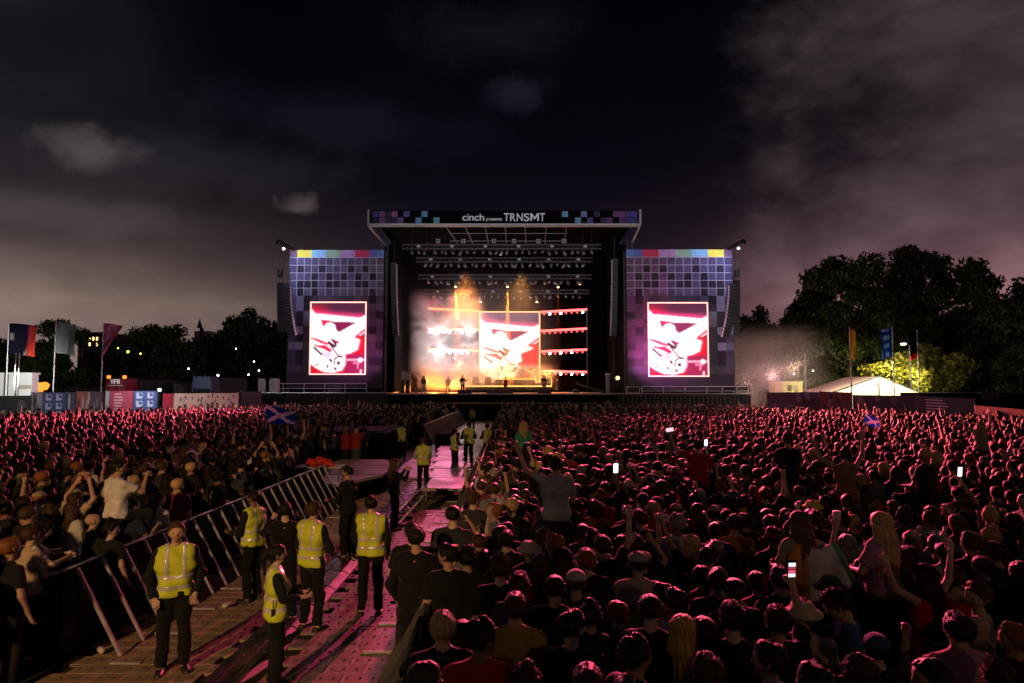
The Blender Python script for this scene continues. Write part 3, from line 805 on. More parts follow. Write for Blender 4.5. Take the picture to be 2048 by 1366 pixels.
# ------------------------------------------------------------------ LED screen picture: close-up of a guitar player
def seg_d(U, Vv, a, b):
    ax_, ay = a; bx, by = b
    dx_, dy_ = bx - ax_, by - ay
    t = np.clip(((U - ax_) * dx_ + (Vv - ay) * dy_) / (dx_ * dx_ + dy_ * dy_), 0, 1)
    return np.hypot(U - ax_ - t * dx_, Vv - ay - t * dy_)
def sst(x, a, b):
    t = np.clip((x - a) / (b - a), 0, 1); return t * t * (3 - 2 * t)
def poly_in(U, Vv, pts):
    ins = np.zeros(U.shape, bool); n = len(pts)
    for i in range(n):
        (x0, y0), (x1, y1) = pts[i], pts[(i + 1) % n]
        if y0 == y1: continue
        c = ((y0 > Vv) != (y1 > Vv)) & (U < (x1 - x0) * (Vv - y0) / (y1 - y0) + x0)
        ins ^= c
    return ins
def picture(kind, nx, ny):
    u = (np.arange(nx) + 0.5) / nx; v = (np.arange(ny) + 0.5) / ny      # v down
    U, Vv = np.meshgrid(u, v)
    img = np.zeros((ny, nx, 3))
    # dark upper field, red on the left edge
    top = np.array((0.050, 0.010, 0.026)); red = np.array((0.50, 0.003, 0.014))
    img[:] = top + (red - top) * (sst(U, 0.45, 0.0) * sst(Vv, -0.05, 0.18))[..., None]
    # warm-up just above the light band
    img += np.array((0.45, 0.02, 0.10)) * (sst(Vv - (0.165 + 0.05 * U), -0.10, 0.0) * (Vv < 0.3))[..., None]
    # everything right of the player: deep red
    low = sst(Vv, 0.45, 0.5)[..., None]
    img = img * (1 - low) + np.array((0.46, 0.003, 0.014)) * low
    def fill(mask, col):
        nonlocal img
        m = np.clip(mask, 0, 1)[..., None]; img = img * (1 - m) + np.array(col) * m
    def soft(pts, col, blur=3):
        m = poly_in(U, Vv, pts).astype(float)
        for _ in range(blur):
            p = np.pad(m, 1, mode='edge'); m = (p[:-2, 1:-1] + p[2:, 1:-1] + p[1:-1, :-2] + p[1:-1, 2:] + 2 * p[1:-1, 1:-1]) / 6
        fill(m, col)
    WH = (1.0, 0.93, 0.90); PK = (1.0, 0.17, 0.21)
    body = [(0, 0.09), (0.07, 0.155), (0.25, 0.165), (0.55, 0.19), (0.9, 0.215), (1.0, 0.18), (1.0, 0.36), (0.93, 0.40), (0.80, 0.50), (0.90, 0.52), (0.885, 0.58), (0.86, 0.66), (0.72, 0.715), (0.63, 0.72), (0.64, 0.86), (0.58, 0.95), (0.42, 0.985), (0.25, 0.975), (0.10, 0.92), (0, 0.86)]
    glow = [(x + (0.02 if x > 0.5 else 0), y) for x, y in body]
    soft(glow, PK, 7); soft(body, WH, 2)
    # dark wedge between hat and neck of the guitar
    soft([(0.18, 0.235), (0.42, 0.262), (0.86, 0.272), (0.52, 0.42), (0.46, 0.385), (0.44, 0.315), (0.36, 0.278), (0.27, 0.285), (0.22, 0.345)], (0.16, 0.008, 0.05), 2)
    soft([(0.18, 0.235), (0.40, 0.262), (0.30, 0.285), (0.22, 0.34)], (0.75, 0.01, 0.06), 2)
    # headstock shadow, right edge
    soft([(1.0, 0.36), (0.86, 0.44), (0.78, 0.50), (0.86, 0.49), (1.0, 0.42)], (0.55, 0.01, 0.05), 2)
    soft([(1.0, 0.40), (0.88, 0.46), (0.92, 0.465), (1.0, 0.42)], (1.0, 0.5, 0.5), 1)
    # strumming hand: red shadows with dark strings
    soft([(0, 0.485), (0.12, 0.505), (0.25, 0.545), (0.36, 0.575), (0.32, 0.60), (0.2, 0.58), (0.0, 0.51)], (0.70, 0.012, 0.06), 2)
    soft([(0, 0.56), (0.14, 0.60), (0.28, 0.60), (0.40, 0.665), (0.36, 0.71), (0.24, 0.66), (0.1, 0.625)], (0.55, 0.01, 0.05), 2)
    soft([(0.36, 0.50), (0.46, 0.525), (0.55, 0.56), (0.46, 0.585), (0.40, 0.55)], (0.40, 0.01, 0.06), 1)
    soft([(0.20, 0.70), (0.36, 0.70), (0.40, 0.76), (0.30, 0.79), (0.22, 0.75)], (1.0, 0.42, 0.56), 2)
    dark = (0.04, 0.004, 0.015)
    for a, b2, wd in (((0.06, 0.635), (0.20, 0.73), 0.014), ((0.33, 0.56), (0.44, 0.62), 0.018), ((0.36, 0.60), (0.52, 0.76), 0.008), ((0.52, 0.755), (0.58, 0.765), 0.012), ((0.39, 0.52), (0.47, 0.60), 0.012),
                      ((0.36, 0.805), (0.385, 0.825), 0.016), ((0.51, 0.85), (0.525, 0.855), 0.022), ((0.31, 0.89), (0.32, 0.91), 0.013), ((0.45, 0.925), (0.47, 0.94), 0.015), ((0.09, 0.89), (0.15, 0.865), 0.006),
                      ((0.49, 0.77), (0.445, 0.80), 0.009), ((0.445, 0.80), (0.43, 0.85), 0.007), ((0.43, 0.85), (0.455, 0.87), 0.007)):
        fill(sst(seg_d(U, Vv, a, b2), wd + 0.010, wd - 0.002), dark)
    # second microphone stand, bottom right
    soft([(0.66, 0.74), (1, 0.72), (1, 1), (0.60, 1), (0.66, 0.9)], (0.22, 0.008, 0.05), 3)
    fill(sst(seg_d(U, Vv, (0.64, 0.808), (1, 0.806)), 0.018, 0.008), (1.0, 0.30, 0.38))
    fill(sst(np.hypot(U - 0.92, (Vv - 0.81) * 1.25), 0.05, 0.03), (1.0, 0.85, 0.85))
    fill(sst(seg_d(U, Vv, (0.80, 0.85), (0.90, 0.85)), 0.022, 0.01) * 0.8, (1.0, 0.18, 0.30))
    fill(sst(seg_d(U, Vv, (0.88, 0.85), (0.87, 0.92)), 0.014, 0.006), (1.0, 0.25, 0.32))
    fill(sst(seg_d(U, Vv, (0.93, 0.96), (0.93, 0.98)), 0.022, 0.01), (1.0, 0.6, 0.55))
    if kind == 'main':   # the centre screen runs hotter: amber low, violet high
        g = sst(Vv, 0.35, 0.95)[..., None]
        lum = img.mean(2, keepdims=True)
        img = img * (1 - 0.55 * g) + np.concatenate([lum * 1.25 + 0.30, lum * 0.85 + 0.085, lum * 0.40 + 0.008], 2) * 0.55 * g
        t = sst(Vv, 0.30, 0.0)[..., None]
        img = img * (1 - 0.5 * t) + np.concatenate([lum * 0.8 + 0.07, lum * 0.8 + 0.06, lum * 0.9 + 0.14], 2) * 0.5 * t
        soft([(0.68, 0.60), (0.98, 0.50), (0.98, 0.85), (0.72, 0.80)], (0.50, 0.006, 0.02), 5)
    # soft colour drift in the over-exposed areas
    dr = 0.5 + 0.5 * np.sin(7.3 * U + 4.1 * Vv + 2.0 * np.sin(5.0 * Vv + 1.0)) * np.sin(6.1 * Vv - 3.3 * U + 0.7)
    k = (img.min(2) > 0.6)[..., None] * dr[..., None]
    img = img * (1 - k * np.array((0.0, 0.16, 0.15)))
    for _ in range(2):
        pd = np.pad(img, ((1, 1), (1, 1), (0, 0)), mode='edge'); img = (pd[:-2, 1:-1] + pd[2:, 1:-1] + pd[1:-1, :-2] + pd[1:-1, 2:] + 3 * pd[1:-1, 1:-1]) / 7
    gr = np.random.default_rng(3).normal(size=(ny, nx, 1)) * 0.05
    img = img * (1 + gr)
    img[:, ::nx // 6] *= 0.86; img[::ny // 8, :] *= 0.86
    return np.clip(img, 0, 1.2)

def screen(px0, py0, px1, py1, Y, kind, label, estr, edge, group):
    a, b = W(px0, py1, Y), W(px1, py0, Y)
    x0, z0, x1, z1 = a.x, a.z, b.x, b.z
    t = thing('video_screen', ((x0 + x1) / 2, Y, z0), label, 'screen', group)
    nx, ny = 104, 132
    img = picture(kind, nx, ny)
    gx = np.linspace(x0, x1, nx + 1); gz = np.linspace(z1, z0, ny + 1)
    V = np.array([(x, Y - 0.05, z) for z in gz for x in gx]) - np.array(t.location)
    i, j = np.meshgrid(np.arange(ny), np.arange(nx), indexing='ij')
    q = i * (nx + 1) + j
    Q = np.stack([q, q + nx + 1, q + nx + 2, q + 1], -1).reshape(-1, 4)
    me = np_mesh('display', V, Q, [mat('led_display_' + kind, vcol='Col', emit='vcol', estr=estr, rough=0.6)], smooth=False)
    at = me.color_attributes.new('Col', 'FLOAT_COLOR', 'CORNER')
    col = np.concatenate([np.repeat(img.reshape(-1, 3), 4, 0), np.ones((nx * ny * 4, 1))], 1)
    at.data.foreach_set('color', col.astype(np.float32).ravel())
    link_mesh('display', me, t)
    MB().box((x0 - 0.05, Y - 0.04, z0 - 0.05), (x1 + 0.05, Y + 0.25, z1 + 0.05)).build('cabinet', M_black, t)
    e = 0.13
    for nm, lo, hi in (('edge_light', (x0 - e, z0 - e), (x1 + e, z0)), ('edge_light', (x0 - e, z1), (x1 + e, z1 + e)), ('edge_light', (x0 - e, z0), (x0, z1)), ('edge_light', (x1, z0), (x1 + e, z1))):
        MB().box((lo[0], Y - 0.10, lo[1]), (hi[0], Y - 0.045, hi[1])).build(nm, edge, t)
    return t
screen(621, 606, 731, 747, YT - 0.4, 'side', 'tall video screen glowing red on the left tower', 1.6, M_barP, 'side video screens')
screen(1299, 607, 1413, 751, YT - 0.4, 'side', 'tall video screen glowing pink on the right tower', 1.6, M_barP, 'side video screens')
screen(960, 625, 1078, 762, YS, 'main', 'central video screen behind the band with amber edge lights', 1.5, M_barO, None)

# ------------------------------------------------------------------ video towers with printed scrims
CY = (0.20, 0.46, 0.62)
def tower(px0, px1, py0, py1, mirror, label):
    a, b = W(px0, py1, YT), W(px1, py0, YT)
    x0, z0, x1, z1 = a.x, a.z, b.x, b.z
    t = thing('video_tower', ((x0 + x1) / 2, YT, 0), label, 'tower', 'video towers')
    ncol, nrow = 13, 18
    cw = (x1 - x0) / (ncol + 0.0); ch = (z1 - z0) / (nrow + 0.0)
    r = random.Random(5)
    dark = {(2, 1), (2, 4), (2, 8), (2, 10), (3, 3), (3, 5), (3, 7), (3, 9), (3, 11), (4, 1), (4, 2), (4, 3), (4, 5), (4, 6), (4, 9), (4, 10), (5, 1), (5, 3), (5, 11), (6, 2), (7, 2), (8, 1), (9, 1), (11, 1), (13, 1), (6, 11), (8, 12), (10, 11), (12, 12), (14, 1), (14, 12), (14, 11)}
    light = {(5, 2): 1.0, (6, 1): 1.35, (7, 1): 1.35, (10, 0): 1.5, (10, 1): 2.0, (12, 1): 2.3, (12, 0): 1.2, (8, 2): 1.25, (9, 2): 1.1}
    topc = [None, (0.80, 0.66, 0.07), (0.80, 0.66, 0.07), CY, CY, (0.24, 0.42, 0.26), (0.24, 0.42, 0.26), (0.42, 0.27, 0.44), (0.42, 0.27, 0.44), (0.55, 0.04, 0.10), (0.55, 0.04, 0.10), (0.10, 0.12, 0.36), (0.13, 0.22, 0.48)]
    V, Q, K = [], [], []
    for i in range(nrow):
        for j in range(ncol):
            jj = ncol - 1 - j if mirror else j
            f = jj / (ncol - 1.0)
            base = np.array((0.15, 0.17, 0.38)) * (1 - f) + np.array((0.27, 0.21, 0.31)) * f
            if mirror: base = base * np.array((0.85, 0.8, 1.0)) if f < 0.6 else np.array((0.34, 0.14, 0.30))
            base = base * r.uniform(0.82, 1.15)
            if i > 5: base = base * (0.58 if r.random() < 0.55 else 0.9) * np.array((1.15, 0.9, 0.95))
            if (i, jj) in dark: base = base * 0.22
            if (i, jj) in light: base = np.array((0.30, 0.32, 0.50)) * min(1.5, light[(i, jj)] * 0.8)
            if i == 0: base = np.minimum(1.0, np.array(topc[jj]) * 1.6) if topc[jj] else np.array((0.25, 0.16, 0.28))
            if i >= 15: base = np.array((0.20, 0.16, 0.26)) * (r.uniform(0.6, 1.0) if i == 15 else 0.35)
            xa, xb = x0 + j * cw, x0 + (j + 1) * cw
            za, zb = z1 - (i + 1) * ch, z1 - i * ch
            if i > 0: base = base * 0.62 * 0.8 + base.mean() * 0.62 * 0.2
            sub = 2
            n0 = len(V)
            def wv(x, z): return YT - 0.02 - 0.05 * math.sin(x * 2.3 + z * 0.9) * math.sin(z * 1.3 + x) - 0.02 * math.sin(5 * x + 2 * z)
            for p in range(sub + 1):
                for q in range(sub + 1):
                    x = xa + (xb - xa) * q / sub; z = zb + (za - zb) * p / sub
                    V.append((x, wv(x, z), z))
            for p in range(sub):
                for q in range(sub):
                    k = n0 + p * (sub + 1) + q
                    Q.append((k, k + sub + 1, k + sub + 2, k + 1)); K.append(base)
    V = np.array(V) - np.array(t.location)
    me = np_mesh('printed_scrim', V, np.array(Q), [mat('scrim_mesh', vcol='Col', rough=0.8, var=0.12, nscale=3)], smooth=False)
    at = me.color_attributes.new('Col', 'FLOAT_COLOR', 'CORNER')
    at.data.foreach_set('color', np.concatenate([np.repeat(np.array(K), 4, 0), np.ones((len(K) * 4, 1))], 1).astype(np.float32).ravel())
    link_mesh('printed_scrim', me, t)
    # pale printed grid lines as thin welded seams
    M_seam = mat('scrim_seam', (0.75, 0.70, 0.85), rough=0.7)
    def sx(x, z): return YT - 0.032 - 0.05 * math.sin(x * 2.3 + z * 0.9) * math.sin(z * 1.3 + x) - 0.02 * math.sin(5 * x + 2 * z)
    for i in range(1, 6):
        z = z1 - i * ch; b = MB()
        for k in range(26):
            xa, xb = x0 + (x1 - x0) * k / 26, x0 + (x1 - x0) * (k + 1) / 26
            b.poly([(xa, sx(xa, z), z - 0.026), (xb, sx(xb, z), z - 0.026), (xb, sx(xb, z), z + 0.026), (xa, sx(xa, z), z + 0.026)])
        b.build('seam', M_seam, t)
    for j in range(1, ncol):
        x = x0 + j * cw; b = MB()
        for k in range(12):
            za, zb = z1 - ch - 5 * ch * k / 12, z1 - ch - 5 * ch * (k + 1) / 12
            b.poly([(x - 0.024, sx(x, za), za), (x + 0.024, sx(x, za), za), (x + 0.024, sx(x, zb), zb), (x - 0.024, sx(x, zb), zb)])
        b.build('seam', M_seam, t)
    MB().box((x0 + 0.1, YT + 0.25, 2.0), (x1 - 0.1, YT + 3.2, z1 - 0.2)).build('tower_core', M_drape, t)
    for x in (x0 + 0.05, x1 - 0.05):
        b = MB()
        for ox, oy in ((-0.2, 0), (0.2, 0), (-0.2, 0.4), (0.2, 0.4)): b.bar((x + ox, YT + 0.3 + oy, 0), (x + ox, YT + 0.3 + oy, z1 - 0.05), 0.055)
        k = 0; z = 0.4
        while z < z1 - 0.6:
            b.bar((x - 0.2, YT + 0.3, z), (x + 0.2, YT + 0.3, z + 0.45), 0.035); b.bar((x + 0.2, YT + 0.3, z + 0.45), (x - 0.2, YT + 0.3, z + 0.9), 0.035); z += 0.9
        b.build('corner_truss', M_dalu, t)
    # small lamp outrigger at the outer top corner
    ox = x1 if mirror else x0; sg = 1 if mirror else -1
    b = MB(); b.bar((ox - sg * 0.4, YT, z1 + 0.05), (ox + sg * 0.9, YT - 1.2, z1 + 0.7), 0.3, 0.3); b.build('outrigger', M_black, t)
    MB().box((ox + sg * 0.55, YT - 1.6, z1 + 0.3), (ox + sg * 0.95, YT - 1.2, z1 + 0.62)).build('flood_lamp', M_black, t)
    MB().tube([(ox + sg * 0.35, YT - 0.9, z1 - 0.05), (ox + sg * 0.35, YT - 1.05, z1 - 0.08)], 0.12, 8).build('work_lamp', mat('work_lamp_glow', (1, 1, 1), emit=(1, 0.95, 0.95), estr=6.0), t)
    return x0, x1, z0, z1
TL = tower(575, 768, 500, 777, False, 'left video tower wrapped in blue purple chequered scrim')
TR = tower(1255, 1464, 499, 780, True, 'right video tower wrapped in violet chequered scrim')
for (x0, x1, z0, z1), s in ((TL, -1), (TR, 1)):
    ox = (x0 if s < 0 else x1) + s * 0.8
    spot('tower_wash_light', (ox, YT - 4.2, z1 + 0.9), ((x0 + x1) / 2, YT, z1 - 4.0), (0.70, 0.66, 1.0), 1350, 100, 0.7, 0.3)
    spot('tower_wash_light', ((x0 if s > 0 else x1), YT - 4.0, 4.6), ((x0 + x1) / 2, YT, 8.0), (0.95, 0.22, 0.75), 700 if s < 0 else 2600, 110, 0.8, 0.3)

# ------------------------------------------------------------------ stage roof
YR = 66.0
rf = thing('stage_roof', (0, YR, 0), 'black stage roof with cantilevered lettered fascia above the band', 'stage roof')
fa, fb = W(737, 447, YR), W(1280, 421, YR)
fx0, fz0, fx1, fz1 = fa.x, fa.z, fb.x, fb.z
MB().box((fx0, YR, fz0), (fx1, YR + 0.35, fz1)).build('fascia', M_drape, rf)
fz = lambda py: W(1010, py, YR).z
fx = lambda px: W(px, 435, YR).x
MB().box((fx0 - 0.05, YR - 0.25, fz(452)), (fx1 + 0.05, YR + 0.5, fz(448))).build('front_beam', M_white, rf)
MB().box((fx0 - 0.12, YR - 0.06, fz(447)), (fx0 + 0.10, YR + 0.4, fz1 + 0.1)).build('end_post', M_white, rf)
MB().box((fx1 - 0.10, YR - 0.06, fz(447)), (fx1 + 0.12, YR + 0.4, fz1 + 0.1)).build('end_post', M_white, rf)
# printed squares on the fascia
sq = [(750, 0, (0.07, 0.10, 0.42)), (764, 0, (0.22, 0.10, 0.26)), (764, 1, (0.20, 0.09, 0.24)), (776, 0, (0.05, 0.03, 0.08)), (776, 1, (0.04, 0.03, 0.07)), (789, 0, (0.30, 0.12, 0.28)), (801, 1, (0.16, 0.09, 0.24)), (813, 0, (0.12, 0.09, 0.36)), (837, 1, (0.16, 0.34, 0.60)), (849, 0, (0.16, 0.38, 0.60)), (873, 1, (0.18, 0.44, 0.55)),
      (1130, 0, (0.18, 0.46, 0.64)), (1156, 1, (0.17, 0.44, 0.64)), (1168, 0, (0.24, 0.28, 0.52)), (1180, 1, (0.12, 0.09, 0.34)), (1194, 0, (0.04, 0.03, 0.10)), (1207, 1, (0.06, 0.03, 0.10)), (1219, 1, (0.16, 0.05, 0.20)), (1232, 0, (0.22, 0.07, 0.24)), (1244, 0, (0.22, 0.08, 0.28)), (1244, 1, (0.14, 0.05, 0.20)), (1257, 0, (0.12, 0.06, 0.28)), (1257, 1, (0.07, 0.06, 0.26)), (1269, 0, (0.09, 0.09, 0.36)), (1269, 1, (0.08, 0.08, 0.30)), (750, 1, (0.03, 0.03, 0.09)), (789, 1, (0.03, 0.02, 0.06))]
for px, row, col in sq:
    p0, p1 = fx(px - 6), fx(px + 6)
    q0, q1 = (fz(434), fz(422.5)) if row == 0 else (fz(446.5), fz(435))
    MB().box((p0, YR - 0.012, q0), (p1, YR - 0.001, q1)).build('printed_square', mat('fascia_print_%d_%d' % (px, row), tuple(min(1.0, q * 1.3) for q in col), rough=0.7, var=0.1), rf)
# lettering
def letters(txt, px0, px1, base_py, size_m, Y, m, parent, bold=0.0, name='lettering'):
    cu = bpy.data.curves.new(name, 'FONT'); cu.body = txt; cu.size = 1.0; cu.extrude = 0.008; cu.offset = bold
    tmp = bpy.data.objects.new(name, cu); C.objects.link(tmp)
    dg = bpy.context.evaluated_depsgraph_get()
    me = bpy.data.meshes.new_from_object(tmp.evaluated_get(dg)); bpy.data.objects.remove(tmp)
    n = len(me.vertices); co = np.empty(n * 3, np.float32); me.vertices.foreach_get('co', co); co = co.reshape(-1, 3)
    x0, x1 = W(px0, base_py, Y).x, W(px1, base_py, Y).x; zb = W(1010, base_py, Y).z
    mn, mx = co[:, 0].min(), co[:, 0].max(); h = co[:, 1].max()
    out = np.stack([x0 + (co[:, 0] - mn) / (mx - mn) * (x1 - x0), np.full(n, Y) - co[:, 2] - 0.012, zb + co[:, 1] / h * size_m], 1)
    off = np.array(parent.location) + (np.array(parent.parent.location) if parent.parent else 0)
    me.vertices.foreach_set('co', (out - off).astype(np.float32).ravel())
    me.materials.clear(); me.materials.append(m)
    o = link_mesh(name, me, parent)
    return o
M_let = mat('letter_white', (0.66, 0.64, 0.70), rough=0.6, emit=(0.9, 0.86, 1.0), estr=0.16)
def word(txt, px0, px1, base_py, h, bold):
    """each letter is a part of its own"""
    wid = {'i': 0.32, 'M': 1.45, 'N': 1.1, 'T': 0.95, 'r': 0.7, 't': 0.6, 's': 0.85}
    ws = [wid.get(c, 1.0) for c in txt]; tot = sum(ws); x = px0
    for c, w_ in zip(txt, ws):
        dx_ = (px1 - px0) * w_ / tot
        if c == 'M':
            xa_, xb_, zb_ = W(x + 0.8, base_py, YR).x, W(x + dx_ - 0.8, base_py, YR).x, W(1010, base_py, YR).z
            o_ = [(0, 0), (0.20, 0), (0.20, 0.62), (0.50, 0.16), (0.80, 0.62), (0.80, 0), (1, 0), (1, 1), (0.82, 1), (0.50, 0.48), (0.18, 1), (0, 1)]
            MB().prism([(xa_ + (xb_ - xa_) * u_, zb_ + h * v_) for u_, v_ in o_], YR - 0.022, YR - 0.006).build('letter', M_let, rf)
            x += dx_; continue
        hh = h * (1.42 if c in 'ih' else (1.28 if c == 't' else 1.0)) if txt.islower() else h
        bp = base_py
        if c == 'p': hh = h * 1.0
        g = (px1 - px0) / len(txt) * 0.07
        if c == 'p':
            letters(c, x + g, x + dx_ - g, base_py, h, YR, M_let, rf, bold, 'letter')
        else:
            letters(c, x + g, x + dx_ - g, bp, hh, YR, M_let, rf, bold, 'letter')
        x += dx_
pm = YR / FPX
word('cinch', 924, 969, 441, 9.5 * pm, 0.012)
word('presents', 972, 1004, 441, 4.6 * pm, 0.012)
word('TRNSMT', 1007, 1091, 442, 16 * pm, 0.012)
# side edges: sloping white tubes back to the towers, underside rafters
YB = 72.0
MB().bar((fx0 + 0.02, YR + 0.1, fz(452)), tuple(W(770, 490, YB)), 0.14).build('edge_beam', M_white, rf)
MB().bar((fx1 - 0.02, YR + 0.1, fz(452)), tuple(W(1262, 490, YB)), 0.14).build('edge_beam', M_white, rf)
zc = fz(449)
xa, xb = W(768, 490, YB).x, W(1262, 490, YB).x
zb2 = W(1010, 489, YB).z
b = MB()
b.faces([(fx0, YR + 0.36, fz1), (fx1, YR + 0.36, fz1), (fx1, 84, fz1 - 0.4), (fx0, 84, fz1 - 0.4), (fx0, YR + 0.36, fz1 - 0.12), (fx1, YR + 0.36, fz1 - 0.12), (fx1, 84, fz1 - 0.52), (fx0, 84, fz1 - 0.52)],
        [(0, 1, 2, 3), (7, 6, 5, 4), (0, 4, 5, 1), (1, 5, 6, 2), (2, 6, 7, 3), (3, 7, 4, 0)])
b.build('roof_sheet', M_drape, rf)
M_raf = mat('roof_rafter_alu', (0.32, 0.31, 0.31), rough=0.4, metal=0.4)
rafters = [(891, 915), (930, 945), (970, 977), (1010, 1013), (1050, 1052), (1092, 1090), (1133, 1128)]
for i, (pa, pb) in enumerate(rafters):
    MB().bar(tuple(W(pa, 452, YR + 0.4)), tuple(W(pb, 486, YB)), 0.075).build('rafter', M_raf, rf)
for py, f in ((467, 0.45), (482, 0.86)):
    Yp = YR + 0.4 + (YB - YR) * f
    MB().bar(tuple(W(900, py, Yp)), tuple(W(1135, py, Yp)), 0.05).build('purlin', M_raf, rf)
# black side walls / masking and columns, back wall
for p0, p1 in ((770, 792), (1228, 1254)):
    a0, a1 = W(p0, 487, YB).x, W(p1, 487, YB).x
    MB().box((a0, YB, 0.5), (a1, YB + 1.0, zb2)).build('masking_drape', M_drape, rf)
for xx in (xa, xb - 0.5):
    b = MB()
    for ox in (0, 0.5):
        for oy in (0, 0.5): b.bar((xx + ox, YB - 1.0 + oy, 0), (xx + ox, YB - 1.0 + oy, zb2 + 0.2), 0.07)
    z = 0.4
    while z < zb2 - 0.6:
        b.bar((xx, YB - 1.0, z), (xx + 0.5, YB - 1.0, z + 0.5), 0.04); b.bar((xx + 0.5, YB - 1.0, z + 0.5), (xx, YB - 1.0, z + 1.0), 0.04); z += 1.0
    b.build('roof_column', M_dalu, rf)
MB().box((W(770, 600, 84).x, 84, 0), (W(1250, 600, 84).x, 84.3, zb2 + 2)).build('back_drape', mat('back_drape', (0.006, 0.004, 0.005), rough=0.95, var=0.3, spec=0.03), rf)
for s, p in ((-1, 782), (1, 1236)):
    x = W(p, 600, 73).x
    MB().box((x - 0.05, 73.2, DZ), (x + 0.05, 84, zb2 + 1)).build('side_drape', M_drape, rf)

# ------------------------------------------------------------------ lighting trusses with lamps
def lamp_mesh(kind):
    b = MB()
    if kind == 'yoke':
        b.box((-0.13, -0.1, -0.14), (0.13, 0.1, 0)); b.bar((-0.16, 0, -0.1), (-0.16, 0, -0.46), 0.05); b.bar((0.16, 0, -0.1), (0.16, 0, -0.46), 0.05)
    elif kind == 'head':
        b.tube([(0, 0, 0.20), (0, 0, 0.08), (0, 0, -0.22), (0, 0, -0.30)], [0.07, 0.13, 0.145, 0.13], 8)
    else:
        b.tube([(0, 0, -0.301), (0, 0, -0.315)], 0.115, 8)
    return b
def mesh_of(b, name, m, smooth=False):
    o = b.build(name, m, None, smooth); me = o.data; bpy.data.objects.remove(o); return me
LM = {'yoke': mesh_of(lamp_mesh('yoke'), 'yoke', M_black), 'head': mesh_of(lamp_mesh('head'), 'lamp_head', mat('lamp_body', (0.45, 0.44, 0.45), rough=0.3, metal=0.4), True), 'lens': mesh_of(lamp_mesh('lens'), 'lens', M_lensd), 'lit': mesh_of(lamp_mesh('lens'), 'lens', M_lenso)}
def stage_lamp(loc, tilt_x, tilt_y, label, lit=False, sc=1.0):
    o = thing('stage_lamp', loc, label, 'stage lamp', 'moving lamps on the roof trusses'); o.scale = (sc,) * 3
    link_mesh('yoke', LM['yoke'], o)
    h = link_mesh('lamp_head', LM['head'], o); h.location = (0, 0, -0.42); h.rotation_euler = (tilt_x, tilt_y, 0)
    l = link_mesh('lens', LM['lit'] if lit else LM['lens'], h)
    return o
rows = [('front', 497, 69.0, 818, 1190, 27), ('second', 523, 72.0, 846, 1172, 25), ('third', 557, 75.0, 850, 1170, 25), ('rear', 587, 78.0, 862, 1165, 21)]
for ri, (nm, py, Y, p0, p1, n) in enumerate(rows):
    a, b_ = W(p0 - 14, py, Y), W(p1 + 14, py, Y)
    t = thing('lighting_truss', ((a.x + b_.x) / 2, Y, a.z), nm + ' lighting truss hung across the stage roof', 'truss', 'lighting trusses over the stage')
    for dy_, dz_ in ((0, 0), (0.4, 0), (0, 0.42), (0.4, 0.42)):
        MB().bar((a.x, Y + dy_, a.z + dz_), (b_.x, Y + dy_, a.z + dz_), 0.06).build('chord', M_dalu, t)
    b = MB(); k = 0; x = a.x
    while x < b_.x - 0.5:
        b.bar((x, Y, a.z), (x + 0.25, Y, a.z + 0.42), 0.03); b.bar((x + 0.25, Y, a.z + 0.42), (x + 0.5, Y, a.z), 0.03); x += 0.5
    o = b.build('lacing', M_dalu, t); o['kind'] = 'stuff'
    for q in range(6):
        x = a.x + (b_.x - a.x) * (q + 0.5) / 6
        MB().box((x - 0.16, Y - 0.06, a.z + 0.10), (x + 0.16, Y - 0.01, a.z + 0.34)).build('power_box', M_white, t)
    for x in (a.x + 1, b_.x - 1): MB().bar((x, Y + 0.2, a.z + 0.4), (x, Y + 0.2, zb2 + 1.6), 0.025).build('hoist_chain', M_dalu, t)
    for i in range(n):
        px = p0 + (p1 - p0) * (i + 0.5) / n + rng.uniform(-4, 4)
        x = W(px, py, Y).x
        stage_lamp((x, Y + 0.1, a.z - 0.03), rng.uniform(-0.9, -0.2), rng.choice((-1, 1)) * rng.uniform(0.3, 0.9), '%s lamp from the left on the %s truss over the stage' % (NUM(i), nm), sc=rng.uniform(0.65, 1.0))
# the four lamps that are lit: amber beams straight down
for i, (px, py, Y, big) in enumerate(((911, 574, 76, 1), (1015, 574, 76, 1), (1116, 575, 76, 0), (961, 605, 79, 0), (1074, 605, 79, 0))):
    p = W(px, py, Y)
    stage_lamp((p.x, p.y, p.z + 0.75), 0.0, 0.0, '%s glowing amber beam lamp pointing down, counted from the left' % ORD[[0, 2, 4, 1, 3][i]], True)
    spot('beam_light', (p.x, p.y, p.z - 0.05), (p.x + (0.55 if i == 0 else 0.1), p.y + 0.2, DZ), (1.0, 0.26, 0.025) if big else (1.0, 0.10, 0.04), 320000 if big else 70000, 8, 0.35, 0.04)
# little cluster fixtures high on the roof purlin
for i, px in enumerate((876, 927, 988, 1028, 1077, 1128)):
    p = W(px, 482, 70.5)
    t = thing('blinder_lamp', tuple(p), '%s four-cell blinder from the left under the roof rafters' % ORD[i], 'stage lamp', 'blinders under the roof')
    MB().box((p.x - 0.24, p.y, p.z - 0.24), (p.x + 0.24, p.y + 0.2, p.z + 0.24)).build('housing', M_black, t)
    for sx_ in (-1, 1):
        for sz in (-1, 1): MB().tube([(p.x + sx_ * 0.12, p.y - 0.005, p.z + sz * 0.12), (p.x + sx_ * 0.12, p.y - 0.03, p.z + sz * 0.12)], 0.09, 8).build('cell', M_white, t)

